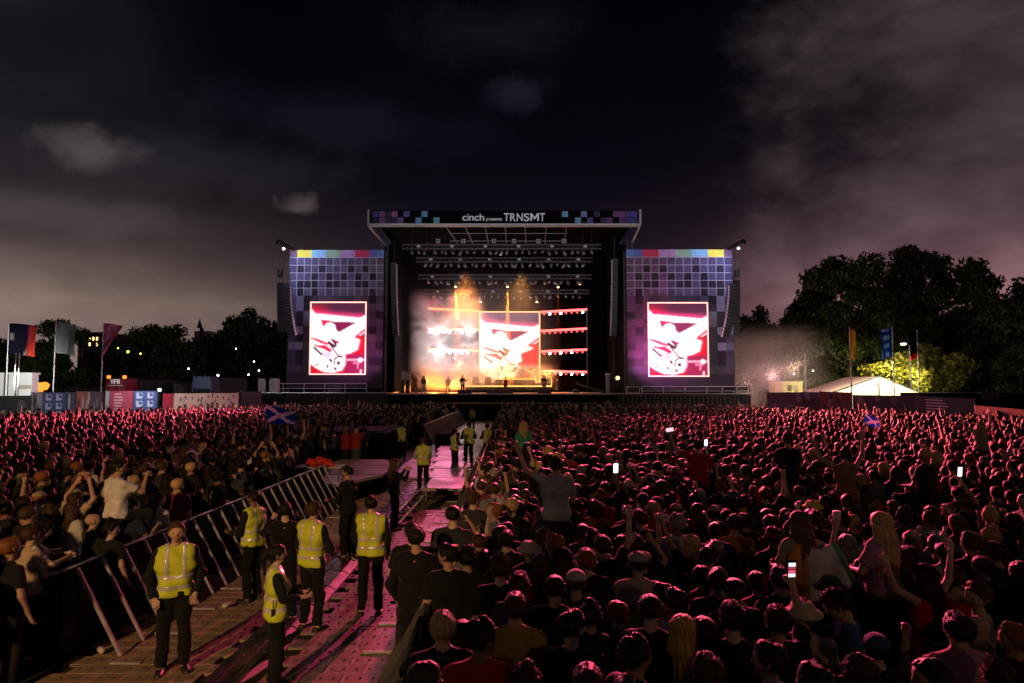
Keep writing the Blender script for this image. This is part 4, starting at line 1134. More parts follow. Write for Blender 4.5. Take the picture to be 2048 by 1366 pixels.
# ------------------------------------------------------------------ LED bars on both sides of the centre screen
for side_, p0, p1, ya, yb_, m in (('left', 856, 957, (617, 659, 699, 741), (622, 659, 701, 741), M_barL), ('right', 1082, 1174, (624, 662, 703, 742), (619, 657, 699, 744), M_barR)):
    for i in range(4):
        a = W(p0, ya[i], YS - 0.4 if side_ == 'right' else YS - 1.0); b_ = W(p1, yb_[i], YS - 1.0 if side_ == 'right' else YS - 0.4)
        mm = M_barY if False else m
        t = thing('led_bar', tuple((a + b_) / 2), '%s glowing led bar from the top, %s of the centre screen' % (ORD[i], side_), 'led bar', 'led bars beside the centre screen')
        MB().bar(a, b_, 0.22).build('light_strip', mm, t)
        MB().bar(a + Vector((0, 0.16, -0.05)), b_ + Vector((0, 0.16, -0.05)), 0.2, 0.28).build('mounting_truss', M_dalu, t)
        lit = {('left', 0): (), ('left', 1): (0, 1, 2, 3, 5), ('left', 2): (1, 2, 3, 5, 6), ('left', 3): (), ('right', 0): (1, 3, 7), ('right', 1): (), ('right', 2): (1, 3, 5), ('right', 3): (3, 5, 7)}[(side_, i)]
        for k in range(8):
            q = a + (b_ - a) * ((k + 0.6) / 8.4)
            s = thing('strobe_lamp', tuple(q + Vector((0, 0, -0.28))), '%s small lamp under the %s led bar %s of the screen' % (ORD[k], ORD[i], side_), 'stage lamp', 'small lamps under the led bars')
            MB().box((q.x - 0.14, q.y + 0.0, q.z - 0.40), (q.x + 0.14, q.y + 0.2, q.z - 0.16)).build('housing', M_black, s)
            MB().box((q.x - 0.11, q.y - 0.02, q.z - 0.37), (q.x + 0.11, q.y - 0.004, q.z - 0.19)).build('lens', M_lensw if k in lit else M_lensr if side_ == 'right' else M_lensd, s)
    xo = W(856 if side_ == 'left' else 1174, 620, YS - 1).x
    t = thing('bar_support', (xo, YS - 0.8, DZ), 'slim black upright at the outer end of the %s led bars' % side_, 'truss', 'led bar uprights')
    MB().bar((xo, YS - 0.8, DZ), (xo, YS - 0.8, W(1010, 612, YS).z), 0.12).build('upright', M_dalu, t)
    MB().box((xo - 0.35, YS - 1.1, DZ), (xo + 0.35, YS - 0.5, DZ + 0.03)).build('foot_plate', M_dalu, t)

# ------------------------------------------------------------------ loudspeaker arrays
def array(pts, w, d, label, edge=True, Y=None):
    top = Vector(pts[0])
    t = thing('line_array', tuple(top), label, 'loudspeaker', 'hanging loudspeaker arrays')
    MB().box((top.x - w / 2, top.y, top.z + 0.02), (top.x + w / 2, top.y + d, top.z + 0.12)).build('fly_frame', M_dalu, t)
    MB().bar((top.x, top.y + d / 2, top.z + 0.1), (top.x, top.y + d / 2, top.z + 2.4), 0.03).build('hoist_chain', M_dalu, t)
    for i in range(len(pts) - 1):
        a, b_ = Vector(pts[i]), Vector(pts[i + 1]); m = (a + b_) / 2; h = (a.z - b_.z) * 0.94
        MB().box((m.x - w / 2, m.y, m.z - h / 2), (m.x + w / 2, m.y + d, m.z + h / 2)).build('cabinet', M_caseb, t, bevel=0.02)
        if edge:
            e = w / 2 + 0.02
            MB().box((m.x + edge * e - 0.04, m.y - 0.03, m.z - h * 0.42), (m.x + edge * e + 0.04, m.y + d * 0.3, m.z + h * 0.42)).build('lit_edge', M_white, t)  # white strip standing in for the light along the cabinet edge
def curve(px_top, py_top, px_bot, py_bot, n, Y, bow):
    out = []
    for i in range(n + 1):
        f = i / n
        out.append(tuple(W(px_top + (px_bot - px_top) * (f ** 2.2), py_top + (py_bot - py_top) * f, Y - bow * f * f)))
    return out
array(curve(573, 572, 583, 670, 16, 68.0, 0.5), 0.75, 0.7, 'curved speaker array hanging beside the left tower edge', 1)
array(curve(1466, 570, 1452, 674, 16, 68.0, 0.5), 0.75, 0.7, 'curved speaker array hanging beside the right tower edge', -1)
array(curve(563, 568, 564, 664, 15, 70.5, 0.0), 0.95, 0.8, 'straight outer speaker array furthest left of the stage', 0)
array(curve(1471, 562, 1471, 668, 15, 70.5, 0.0), 0.95, 0.8, 'straight outer speaker array furthest right of the stage', 0)
array(curve(787, 528, 791, 672, 22, 67.2, 0.6), 0.55, 0.6, 'long thin speaker array hanging left of the stage opening', 1)
array(curve(1230, 520, 1227, 672, 22, 67.2, 0.6), 0.55, 0.6, 'long thin speaker array hanging right of the stage opening', -1)
for px, s in ((560, 'left'), (1474, 'right')):
    p = W(px, 545, 70)
    t = thing('hoist_motor', tuple(p), 'black hoist motor hanging above the outer %s speakers' % s, 'hoist', 'speaker hoists')
    MB().box((p.x - 0.22, p.y - 0.2, p.z - 0.5), (p.x + 0.22, p.y + 0.2, p.z + 0.3)).build('motor', M_black, t, bevel=0.06)
    MB().bar((p.x, p.y, p.z + 0.3), (p.x, p.y, p.z + 2.9), 0.03).build('chain', M_dalu, t)
# ------------------------------------------------------------------ the band and backline
M_wedge = mat('monitor_wedge', (0.02, 0.02, 0.022), rough=0.6, var=0.2)
M_chrome = mat('stand_chrome', (0.5, 0.5, 0.5), rough=0.25, metal=0.9)
M_wood = mat('guitar_wood', (0.35, 0.12, 0.03), rough=0.3, var=0.2)
M_cream = mat('guitar_white', (0.75, 0.68, 0.55), rough=0.3)
def deckpt(px, Y): p = W(px, 787, Y); return Vector((p.x, Y, DZ))
def guitar(base, mtl, label, group, tilt=0.0, rz=0.0):
    """electric guitar, neck along +z of the thing, tilted by `tilt`"""
    t = thing('electric_guitar', base, label, 'guitar', group); t.rotation_euler = (0, tilt, rz)
    out = [(0.0, -0.02), (0.12, 0.0), (0.17, 0.08), (0.12, 0.19), (0.135, 0.30), (0.10, 0.40), (0.05, 0.36), (-0.05, 0.36), (-0.11, 0.42), (-0.135, 0.31), (-0.12, 0.19), (-0.17, 0.08), (-0.12, 0.0)]
    MB().prism(out, -0.025, 0.025).build('guitar_body', mtl, t, rel=False)
    MB().box((-0.025, -0.035, 0.36), (0.025, -0.012, 0.95)).build('neck', M_wood, t, rel=False)
    MB().prism([(-0.03, 0.95), (0.03, 0.95), (0.045, 1.10), (-0.03, 1.12)], -0.03, -0.012).build('headstock', mtl, t, rel=False)
    MB().box((-0.045, -0.034, 0.20), (0.045, -0.026, 0.23)).build('pickup', M_black, t, rel=False)
    return t
band = [(925, 71.0, 'play', 0.25, 'guitarist in black suit at the left microphone on stage', (0.015, 0.015, 0.018), (0.01, 0.01, 0.012), 'short', False, 'long', 1.04),
        (896, 75.0, 'play', -0.2, 'bass player in brown jacket standing in smoke at stage left', (0.22, 0.10, 0.06), (0.05, 0.04, 0.04), 'long', False, 'long', 1.0),
        (1011, 72.5, 'bend', 0.0, 'singer in red leaning at the centre of the stage', (0.45, 0.04, 0.02), (0.30, 0.03, 0.02), 'quiff', False, 'tee', 0.98),
        (1088, 71.5, 'play', 0.15, 'guitarist in dark waistcoat at the right end of the riser', (0.05, 0.03, 0.02), (0.02, 0.02, 0.02), 'quiff', False, 'tee', 1.03),
        (819, 71.5, 'cross', 2.6, 'crew member in pale shirt watching from the stage left wing', (0.35, 0.30, 0.28), (0.04, 0.04, 0.05), 'short', False, 'tee', 1.0),
        (831, 73.0, 'stand', 2.8, 'crew member in grey top beside the left wing stack', (0.20, 0.18, 0.18), (0.03, 0.03, 0.04), 'short', False, 'tee', 0.97),
        (847, 72.0, 'pock', 0.4, 'crew member in white trousers at the dark left wing', (0.10, 0.08, 0.09), (0.45, 0.42, 0.42), 'bob', True, 'long', 1.0)]
for px, Y, pose, rz, lab, tc_, lc, hr, fem, top, sc in band:
    o = person(pose, tuple(deckpt(px, Y)), math.pi + rz, sc, lab, fem=fem, top=top, topcol=tc_, legcol=lc, hair=hr, h=0.02)
    if pose == 'play':
        c = deckpt(px, Y) + Vector((0, -0.24, 0.88))
        guitar(tuple(c + Vector((-0.12, 0, 0.05))), M_wood if px != 925 else M_cream, 'electric guitar held by the ' + lab.split(' at ')[0].split(' standing')[0], 'guitars in the band', tilt=1.05)
        s = thing('microphone_stand', tuple(deckpt(px + 4, Y - 0.7)), 'microphone stand in front of the ' + lab.split(' at ')[0].split(' standing')[0], 'mic stand', 'microphone stands')
        q = deckpt(px + 4, Y - 0.7)
        MB().tube([q, q + Vector((0, 0, 1.3))], 0.015, 6).build('upright', M_chrome, s)
        MB().tube([q + Vector((0, 0, 1.28)), q + Vector((0.1, 0.35, 1.55))], 0.011, 6).build('boom', M_chrome, s)
        MB().tube([q + Vector((0.1, 0.33, 1.54)), q + Vector((0.1, 0.45, 1.58))], [0.02, 0.028], 8).build('microphone', M_black, s)
        MB().tube([q, q + Vector((0, 0, 0.03))], 0.14, 12).build('base', M_black, s)
# riser with glowing front strips
rz0 = W(1010, 771, 75).z
t = thing('band_riser', (0, 75, DZ), 'long low band riser with glowing amber front strip', 'riser')
r0, r1 = W(930, 775, 75).x, W(1103, 775, 75).x
MB().box((r0, 75, DZ), (r1, 78.5, rz0)).build('riser_box', M_drape, t)
MB().box((r0, 74.95, rz0 - 0.13), (r1, 74.998, rz0 - 0.02)).build('light_strip', M_barY, t)
z2 = W(1010, 757, 76.5).z
t2 = thing('drum_riser', (0, 76.5, rz0), 'upper drum riser with amber edge strip behind the singer', 'riser')
d0, d1 = W(990, 760, 76.5).x, W(1070, 760, 76.5).x
MB().box((d0, 76.5, rz0), (d1, 79.0, z2)).build('riser_box', M_drape, t2)
MB().box((d0, 76.45, z2 - 0.11), (d1, 76.498, z2 - 0.02)).build('light_strip', M_barY, t2)
MB().bar((r1, 74.97, rz0 - 0.08), (r1, 74.97, rz0 + 0.75), 0.05).build('corner_strip', M_barY, t)
# drums
dk = thing('drum_kit', (W(1050, 760, 77.3).x, 77.3, z2), 'drum kit with pale patterned bass drum on the upper riser', 'drum kit')
cx = W(1045, 760, 77.3).x; cy = 77.3
def drum(name, x, y, z, r, h, m, horiz=False, mh=None):
    a = Vector((x, y, z)); b_ = a + (Vector((0, h, 0)) if horiz else Vector((0, 0, h)))
    d = MB().tube([a, b_], r, 16).build(name, m, dk, True)
    MB().tube([a + (Vector((0, -0.004, 0)) if horiz else Vector((0, 0, h + 0.002))), a + (Vector((0, -0.01, 0)) if horiz else Vector((0, 0, h + 0.008)))], r * 0.96, 16).build('drum_head', mh or M_cream, d)
drum('bass_drum', cx, cy, z2 + 0.31, 0.30, 0.45, M_wood, True, mat('drum_print', (0.5, 0.35, 0.45), rough=0.5, var=0.6, nscale=9))
drum('tom_drum', cx - 0.22, cy + 0.15, z2 + 0.72, 0.17, 0.24, M_wood); drum('tom_drum', cx + 0.22, cy + 0.15, z2 + 0.72, 0.17, 0.24, M_wood)
drum('floor_tom', cx + 0.65, cy + 0.35, z2 + 0.25, 0.22, 0.42, M_wood); drum('snare_drum', cx - 0.45, cy + 0.45, z2 + 0.55, 0.18, 0.15, M_chrome)
M_brass = mat('cymbal_brass', (0.7, 0.45, 0.12), rough=0.25, metal=0.9)
for ox, oy, oz in ((-0.75, 0.2, 1.15), (0.75, 0.2, 1.2), (0.95, 0.6, 1.0), (-0.95, 0.55, 0.9)):
    c = MB().tube([(cx + ox, cy + oy, z2), (cx + ox, cy + oy, z2 + oz)], 0.014, 6).build('cymbal_stand', M_chrome, dk)
    MB().tube([(cx + ox, cy + oy - 0.03, z2 + oz - 0.01), (cx + ox, cy + oy, z2 + oz + 0.03)], [0.24, 0.03], 16).build('cymbal', M_brass, c)
st_ = person('drum', (cx, cy + 1.25, z2 - 0.38), math.pi, 0.98, 'drummer in dark tee seated behind the drum kit', top='tee', topcol=(0.06, 0.03, 0.03), hair='long', h=0.02)
sl = thing('drum_stool', (cx, cy + 1.25, z2), 'round black stool under the drummer', 'stool')
MB().tube([(cx, cy + 1.25, z2), (cx, cy + 1.25, z2 + 0.38)], 0.03, 8).build('post', M_chrome, sl); MB().tube([(cx, cy + 1.25, z2 + 0.36), (cx, cy + 1.25, z2 + 0.43)], 0.17, 12).build('seat', M_black, sl)
# amplifiers on the riser
for i, (px, w_) in enumerate(((952, 0.75), (976, 0.7), (1020, 0.8), (1090, 0.75))):
    p = W(px, 771, 76.3)
    a = thing('guitar_amplifier', (p.x, 76.3, rz0), '%s guitar amplifier from the left on the band riser' % ORD[i], 'amplifier', 'amplifiers on the riser')
    MB().box((p.x - w_ / 2, 76.0, rz0), (p.x + w_ / 2, 76.45, rz0 + 0.72)).build('cabinet', M_caseb, a, bevel=0.02)
    MB().box((p.x - w_ / 2 + 0.05, 75.985, rz0 + 0.06), (p.x + w_ / 2 - 0.05, 75.998, rz0 + 0.66)).build('grille', mat('amp_grille', (0.20, 0.14, 0.09), rough=0.8, var=0.2), a)
    MB().box((p.x - w_ / 2 + 0.05, 76.02, rz0 + 0.72), (p.x + w_ / 2 - 0.05, 76.35, rz0 + 0.92)).build('amp_head', M_black, a)
# monitor wedges along the lip
for i, px in enumerate((923, 937, 980, 994, 1007, 1020, 1082, 1096)):
    p = deckpt(px, 69.3)
    m = thing('monitor_wedge', tuple(p), '%s black monitor wedge from the left along the stage lip' % ORD[i], 'loudspeaker', 'monitor wedges on the stage lip')
    b = MB(); v = [(-0.33, -0.28, 0), (0.33, -0.28, 0), (0.33, 0.28, 0), (-0.33, 0.28, 0), (-0.33, -0.28, 0.36), (0.33, -0.28, 0.36), (0.33, 0.05, 0.36), (-0.33, 0.05, 0.36)]
    b.faces([Vector(q) + p for q in v], [(0, 3, 2, 1), (4, 5, 6, 7), (0, 1, 5, 4), (1, 2, 6, 5), (2, 3, 7, 6), (3, 0, 4, 7)]); b.build('cabinet', M_wedge, m)
    MB().poly([p + Vector(q) for q in ((-0.28, 0.262, 0.045), (0.28, 0.262, 0.045), (0.28, 0.082, 0.335), (-0.28, 0.082, 0.335))]).build('grille', M_dalu, m)
# guitar on a stand, right
p = deckpt(1113, 72.5)
guitar(tuple(p + Vector((0, 0, 0.32))), M_cream, 'white electric guitar upright on a stand at stage right', 'guitars on stands', tilt=0.05)
s = thing('guitar_stand', tuple(p), 'low tubular stand under the upright white guitar', 'stand')
for dx_ in (-0.2, 0.2): MB().tube([p + Vector((dx_, -0.15, 0)), p + Vector((0, 0.08, 0.4))], 0.014, 6).build('leg', M_black, s)
MB().tube([p + Vector((0, 0.25, 0)), p + Vector((0, 0.08, 0.4))], 0.014, 6).build('leg', M_black, s)
# ramp / camera crane lying at stage right
a, b_ = W(1152, 767, 71.5), W(1212, 786, 70)
t = thing('camera_crane', (b_.x, 70, DZ), 'black camera crane arm resting at the right of the deck', 'crane')
MB().bar(a, b_, 0.18, 0.24).build('arm', M_black, t)
MB().bar(a + Vector((0.2, 0, -0.05)), a + Vector((0.1, 0, -0.65)), 0.08).build('drop_arm', M_black, t)
MB().box(tuple(a + Vector((-0.35, -0.2, -0.95))), tuple(a + Vector((0.35, 0.3, -0.6)))).build('camera_head', M_caseb, t, bevel=0.04)
MB().bar(b_ + Vector((-0.5, 0, -0.1)), (b_.x - 0.5, 70, DZ), 0.2).build('pivot_post', M_black, t)
# posts / stacks at both wings of the opening
for i, (px, py, w_, lab) in enumerate(((806, 742, 0.35, 'pale equipment rack standing at the left edge of the stage'), (816, 742, 0.4, 'second pale equipment rack at the left edge of the stage'), (1216, 747, 0.42, 'tall round grey post at the right edge of the stage'))):
    p = deckpt(px, 71); zt = W(px, py, 71).z
    t = thing('equipment_rack', tuple(p), lab, 'rack')
    if i < 2:
        MB().box((p.x - w_ / 2, 70.8, DZ), (p.x + w_ / 2, 71.3, zt)).build('case', M_caseb, t, bevel=0.02)
        MB().box((p.x - w_ / 2 + 0.03, 70.785, zt - 0.9), (p.x + w_ / 2 - 0.03, 70.798, zt - 0.08)).build('panel', mat('rack_panel', (0.42, 0.38, 0.38), rough=0.5, var=0.4, nscale=7), t)
    else:
        MB().tube([(p.x, 71, DZ), (p.x, 71, zt - 0.12)], 0.2, 10).build('post', mat('grey_post', (0.3, 0.29, 0.31), rough=0.5), t)
        MB().tube([(p.x, 71, zt - 0.12), (p.x, 71, zt)], 0.26, 10).build('cap', M_white, t)
# side fan and flight cases on the right wing
p = W(1266, 787, 68.5); zt = W(1266, 773, 68.5).z; z0 = W(1266, 787, YT - 3).z
t = thing('flight_case', (p.x, 68.6, z0), 'black flight case with pale metal edges on the right wing', 'case', 'flight cases on the wings')
MB().box((p.x - 0.62, 68.4, z0), (p.x + 0.62, 69.0, zt)).build('case_body', M_caseb, t)
for q in ((-0.62, z0), (0.62, z0)): MB().bar((p.x + q[0], 68.39, z0), (p.x + q[0], 68.39, zt), 0.07).build('metal_edge', M_white, t)
for q in (z0 + 0.04, zt - 0.04): MB().bar((p.x - 0.62, 68.385, q), (p.x + 0.62, 68.385, q), 0.07).build('metal_edge', M_white, t)
p = W(1235, 757, 70.5)
t = thing('stage_fan', (p.x, 70.5, DZ), 'round amber lit fan lamp at the right edge of the stage', 'lamp')
MB().tube([(p.x, 70.5, p.z), (p.x, 70.4, p.z)], 0.36, 14).build('housing', M_black, t)
MB().tube([(p.x, 70.395, p.z + 0.05), (p.x, 70.36, p.z + 0.05)], 0.2, 12).build('lens', mat('fan_glow', (0.9, 0.6, 0.3), emit=(1.0, 0.6, 0.25), estr=2.5), t)
MB().bar((p.x, 70.45, DZ), (p.x, 70.45, p.z - 0.3), 0.08).build('post', M_black, t)
for i, px in enumerate((528, 541, 668, 1488)):
    Y = YT - 1.2; q = W(px, 785, Y); zt = W(px, 757 if i < 2 else 771, Y).z; z0 = W(640, 785, YT - 3).z
    t = thing('white_cabin' if i < 2 else 'flight_case', (q.x, Y, z0), ['white equipment cabinet furthest left on the left wing', 'second white equipment cabinet on the left wing', 'low case below the left video screen', 'small case at the far right wing corner'][i], 'cabinet' if i < 2 else 'case')
    w_ = 0.6
    MB().box((q.x - w_, Y, z0), (q.x + w_, Y + 1.0, zt)).build('body', M_white if i < 2 else M_caseb, t, bevel=0.02)
    MB().box((q.x - w_ + 0.1, Y - 0.02, z0 + 0.1), (q.x - 0.03, Y - 0.002, zt - 0.1)).build('door', mat('cabin_door', (0.6, 0.58, 0.57), rough=0.5) if i < 2 else M_black, t)
    MB().box((q.x + 0.03, Y - 0.02, z0 + 0.1), (q.x + w_ - 0.1, Y - 0.002, zt - 0.1)).build('door', mat('cabin_door', (0.6, 0.58, 0.57), rough=0.5) if i < 2 else M_black, t)

# stage light inside
spot('stage_wash_light', (-5, 73, 15.5), (-4, 74, DZ), (1.0, 0.30, 0.05), 14000, 70, 0.8, 0.4)
spot('stage_wash_light', (1, 73, 15.5), (0, 74, DZ), (1.0, 0.40, 0.09), 14000, 70, 0.8, 0.4)
spot('stage_wash_light', (6, 73, 15.5), (7, 73, DZ), (1.0, 0.75, 0.55), 2600, 60, 0.8, 0.4)
spot('stage_wash_light', (-9.5, 72, 14.5), (-10, 72, DZ), (1.0, 0.45, 0.5), 900, 60, 0.8, 0.4)

# ------------------------------------------------------------------ theatrical smoke drifting over the stage
def smoke(name, lo, hi, col, dens, scale, lowc, highc, label_kind='stuff', aniso=0.3):
    m = bpy.data.materials.new(name + '_volume'); m.use_nodes = True
    t = NT(m.node_tree); t.n.clear()
    out = t.new('ShaderNodeOutputMaterial'); v = t.new('ShaderNodeVolumePrincipled')
    t.link(v.outputs[0], out.inputs['Volume'])
    v.inputs['Color'].default_value = c4(col); v.inputs['Anisotropy'].default_value = aniso
    g = t.new('ShaderNodeTexCoord'); crd = g.outputs['Object']; gen = g.outputs['Generated']
    nz = t.noise(crd, scale, 5, 0.6, 0.8)
    s = t.new('ShaderNodeSeparateXYZ'); t.link(gen, s.inputs[0])
    # fade towards every face of the box
    q = None
    for k in range(3):
        e = t.math('MULTIPLY', t.smooth(s.outputs[k], 0.0, 0.22), t.smooth(s.outputs[k], 1.0, 0.72))
        q = e if q is None else t.math('MULTIPLY', q, e)
    d = t.math('MULTIPLY', t.smooth(nz, lowc, highc), q)
    t.put(v.inputs['Density'], t.math('MULTIPLY', d, dens))
    o = MB().box(lo, hi).build(name, m)
    c = (Vector(lo) + Vector(hi)) / 2
    tag(o, kind=label_kind)
    return o
a, b_ = W(815, 790, 75), W(975, 575, 75)
smoke('stage_smoke', (a.x, 71.5, DZ + 0.02), (b_.x, 79.3, b_.z), (0.95, 0.95, 0.97), 0.75, 0.30, 0.42, 0.66)
a, b_ = W(860, 790, 75), W(1130, 530, 75)
smoke('stage_haze', (a.x, 72.5, DZ + 0.02), (b_.x, 79.2, b_.z), (0.95, 0.95, 0.97), 0.028, 0.25, 0.10, 0.55)
a, b_ = W(840, 789, 75), W(1125, 738, 75)
smoke('floor_smoke', (a.x, 73.5, DZ + 0.03), (b_.x, 79.4, b_.z + 0.8), (0.97, 0.92, 0.88), 0.30, 0.35, 0.30, 0.62)
# the smoke is lit by white strobes behind it on the left
for px, py in ((880, 664), (905, 704), (935, 664), (925, 708), (870, 704)):
    p = W(px, py, YS - 1.6)
    point('strobe_light', tuple(p), (1.0, 0.95, 0.96), 560 if py < 700 else 330, 0.25)

# unseen amber lamps added behind the riser to colour the smoke
for px, py, w_ in ((868, 774, 1300), (905, 772, 1600), (950, 772, 1500), (1010, 768, 1100), (1065, 768, 1300), (1095, 750, 1000)):
    p = W(px, py, YS - 2.0)
    point('amber_fill_light', tuple(p), (1.0, 0.24, 0.035), w_, 0.3)
for px, py in ((862, 606), (885, 640)):
    p = W(px, py, YS - 1.8); point('side_red_light', tuple(p), (1.0, 0.05, 0.08), 160, 0.3)
# ------------------------------------------------------------------ centre lane: roadway panels, cable ramps, decks
LX0, LX1 = -5.55, -0.75            # crowd barriers left / right of the lane
lane = tag(bpy.data.objects.new('access_lane', None), kind='structure'); C.objects.link(lane)
MB().poly([(LX0, 2.5, 0.004), (LX1, 2.5, 0.004), (LX1 - 0.2, 66, 0.004), (LX0 + 0.7, 66, 0.004)]).build('lane_base', mat('lane_mud', (0.03, 0.025, 0.022), rough=0.8, var=0.5, nscale=3, bump=0.4), lane)
def panel_mesh(w, l):
    b = MB(); t = 0.03
    b.faces([(0, 0, 0), (w, 0, 0), (w, l, 0), (0, l, 0), (0.005, 0.005, t), (w - 0.005, 0.005, t), (w - 0.005, l - 0.005, t), (0.005, l - 0.005, t)], [(4, 5, 6, 7), (0, 1, 5, 4), (1, 2, 6, 5), (2, 3, 7, 6), (3, 0, 4, 7)])
    b.mi = 1
    for i in range(3):
        x = w * (i + 0.5) / 3
        b.faces([(x - 0.018, l * 0.46, t + 0.001), (x + 0.018, l * 0.46, t + 0.001), (x + 0.018, l * 0.54, t + 0.001), (x - 0.018, l * 0.54, t + 0.001), (x - 0.013, l * 0.48, t + 0.007), (x + 0.013, l * 0.48, t + 0.007), (x + 0.013, l * 0.525, t + 0.012), (x - 0.013, l * 0.525, t + 0.012)], [(4, 5, 6, 7), (0, 1, 5, 4), (1, 2, 6, 5), (2, 3, 7, 6), (3, 0, 4, 7)])
    return b
M_track = mat('roadway_plastic', (0.44, 0.33, 0.22), rough=0.8, var=0.6, nscale=1.1, bump=0.35, bscale=18, spec=0.15)
M_track2 = mat('roadway_metal', (0.24, 0.18, 0.15), rough=0.52, var=0.6, nscale=1.2, bump=0.5, bscale=14, spec=0.45)
pw, pl = 0.46, 0.27
M_hole = mat('panel_hole', (0.10, 0.075, 0.05), rough=0.9, spec=0.1)
ME1 = mesh_of(panel_mesh(pw, pl), 'roadway_panel', [M_track, M_hole]); ME2 = mesh_of(panel_mesh(pw, pl), 'roadway_panel', [M_track2, M_hole])
far1, far2 = MB(), MB()
count = 0
def lay(x0, ncol, me, farb, y0, y1, near):
    global count
    r = random.Random(int(x0 * 10))
    j = 0; y = y0
    while y < y1:
        for i in range(ncol):
            x = x0 + (i + (0.5 if j % 2 else 0.0) * 0.9) * pw * 1.003
            if y < near:
                o = link_mesh('roadway_panel', me, lane); o.location = (x, y, 0.006 + r.uniform(0, 0.003)); o.rotation_euler = (r.uniform(-0.007, 0.007), r.uniform(-0.007, 0.007), r.uniform(-0.006, 0.006)); count += 1
            else:
                t = 0.03 + r.uniform(0, 0.008); e = 0.012
                farb.faces([(x + e, y + e, t), (x + pw - e, y + e, t), (x + pw - e, y + pl - e, t + r.uniform(-0.005, 0.005)), (x + e, y + pl - e, t), (x, y, 0.008), (x + pw, y, 0.008), (x + pw, y + pl, 0.008), (x, y + pl, 0.008)], [(0, 1, 2, 3), (4, 5, 1, 0), (5, 6, 2, 1), (6, 7, 3, 2), (7, 4, 0, 3)])
        y += pl * 1.004; j += 1
lay(-5.50, 4, ME1, far1, 5.0, 26.0, 15.4)
lay(-2.92, 4, ME2, far2, 5.0, 26.0, 14.6)
for f, m in ((far1, M_track), (far2, M_track2)):
    o = f.build('far_roadway_panels', m, lane); o['kind'] = 'stuff'
# long plywood sheets further up the lane
for i, y in enumerate(np.arange(26.2, 62, 2.46)):
    x0 = -4.7 + 0.012 * (y - 26); 
    for k in range(3):
        x = x0 + k * 1.24
        MB().box((x, y, 0.01), (x + 1.21, y + 2.43, 0.035 + 0.004 * ((i + k) % 3))).build('plywood_sheet', mat('ply_sheet', (0.34, 0.27, 0.22), rough=0.5, var=0.4, nscale=1.1), lane)
# cable ramp line between the two roadways
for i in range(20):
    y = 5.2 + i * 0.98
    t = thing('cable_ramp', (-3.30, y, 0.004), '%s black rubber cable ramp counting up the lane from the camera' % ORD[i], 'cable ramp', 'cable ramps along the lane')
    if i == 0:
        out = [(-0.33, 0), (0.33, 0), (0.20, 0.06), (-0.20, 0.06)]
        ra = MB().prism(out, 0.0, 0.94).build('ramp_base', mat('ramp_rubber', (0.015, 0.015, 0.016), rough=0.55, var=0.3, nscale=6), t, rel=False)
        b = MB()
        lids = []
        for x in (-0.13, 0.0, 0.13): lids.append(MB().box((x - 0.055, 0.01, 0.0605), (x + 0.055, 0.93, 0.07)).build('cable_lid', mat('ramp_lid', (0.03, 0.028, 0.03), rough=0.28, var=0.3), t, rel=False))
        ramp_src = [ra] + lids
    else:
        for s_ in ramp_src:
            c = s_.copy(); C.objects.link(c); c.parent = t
# dolly rails on sleepers from 17 m
rl = thing('camera_track', (-2.95, 17, 0), 'pair of shiny metal camera rails laid along the lane', 'rail track')
for x in (-3.02, -2.72):
    MB().tube([(x, 17.0, 0.13), (x + 0.30, 31.5, 0.13)], 0.028, 8).build('rail', M_chrome, rl)
for i in range(15):
    y = 17.2 + i; x = -2.87 + 0.30 * (y - 17) / 14.5
    MB().box((x - 0.3, y - 0.06, 0.04), (x + 0.3, y + 0.06, 0.10)).build('sleeper', M_black, rl)
# pale raised deck on legs, middle of the lane
M_pale = mat('pale_deck', (0.45, 0.39, 0.36), rough=0.5, var=0.35, nscale=1.3)
dk2 = thing('walkway_deck', (-2.2, 21, 0), 'long pale raised walkway deck on short legs in the lane', 'platform')
for i in range(6):
    y = 20.8 + i * 2.45; x = -2.62 - 0.075 * (y - 20.8)
    MB().box((x, y, 0.34), (x + 1.15, y + 2.42, 0.42)).build('deck_panel', M_pale, dk2)
    for ox in (0.08, 1.07): MB().bar((x + ox, y + 0.1, 0), (x + ox, y + 0.1, 0.34), 0.05).build('leg', M_dalu, dk2)
MB().box((-3.95, 36.2, 0), (-2.75, 37.2, 0.95)).build('end_box', M_drape, dk2)
# faceted pale camera platform at the left barrier
cp = thing('camera_platform', (-5.2, 24, 0), 'faceted pale platform beside the left barrier with equipment table', 'platform')
pz = 0.62
out = [(-6.6, 20.3), (-4.95, 20.3), (-4.1, 22.4), (-4.1, 24.8), (-4.75, 26.9), (-6.6, 26.9)]
b = MB(); n = len(out)
b.faces([(x, y, pz - 0.08) for x, y in out] + [(x, y, pz) for x, y in out], [tuple(range(n))[::-1], tuple(range(n, 2 * n))] + [(k, (k + 1) % n, (k + 1) % n + n, k + n) for k in range(n)])
b.build('platform_top', mat('pale_platform', (0.62, 0.42, 0.42), rough=0.4, var=0.2, nscale=1.5), cp)
b = MB(); b.faces([(x, y, 0) for x, y in out] + [(x, y, pz - 0.081) for x, y in out], [(k, (k + 1) % n, (k + 1) % n + n, k + n) for k in range(n)]); b.build('skirt', M_drape, cp)
for y in (22.4, 24.8): MB().box((-6.5, y - 0.02, pz + 0.002), (-4.15, y + 0.02, pz + 0.012)).build('panel_joint', M_black, cp)
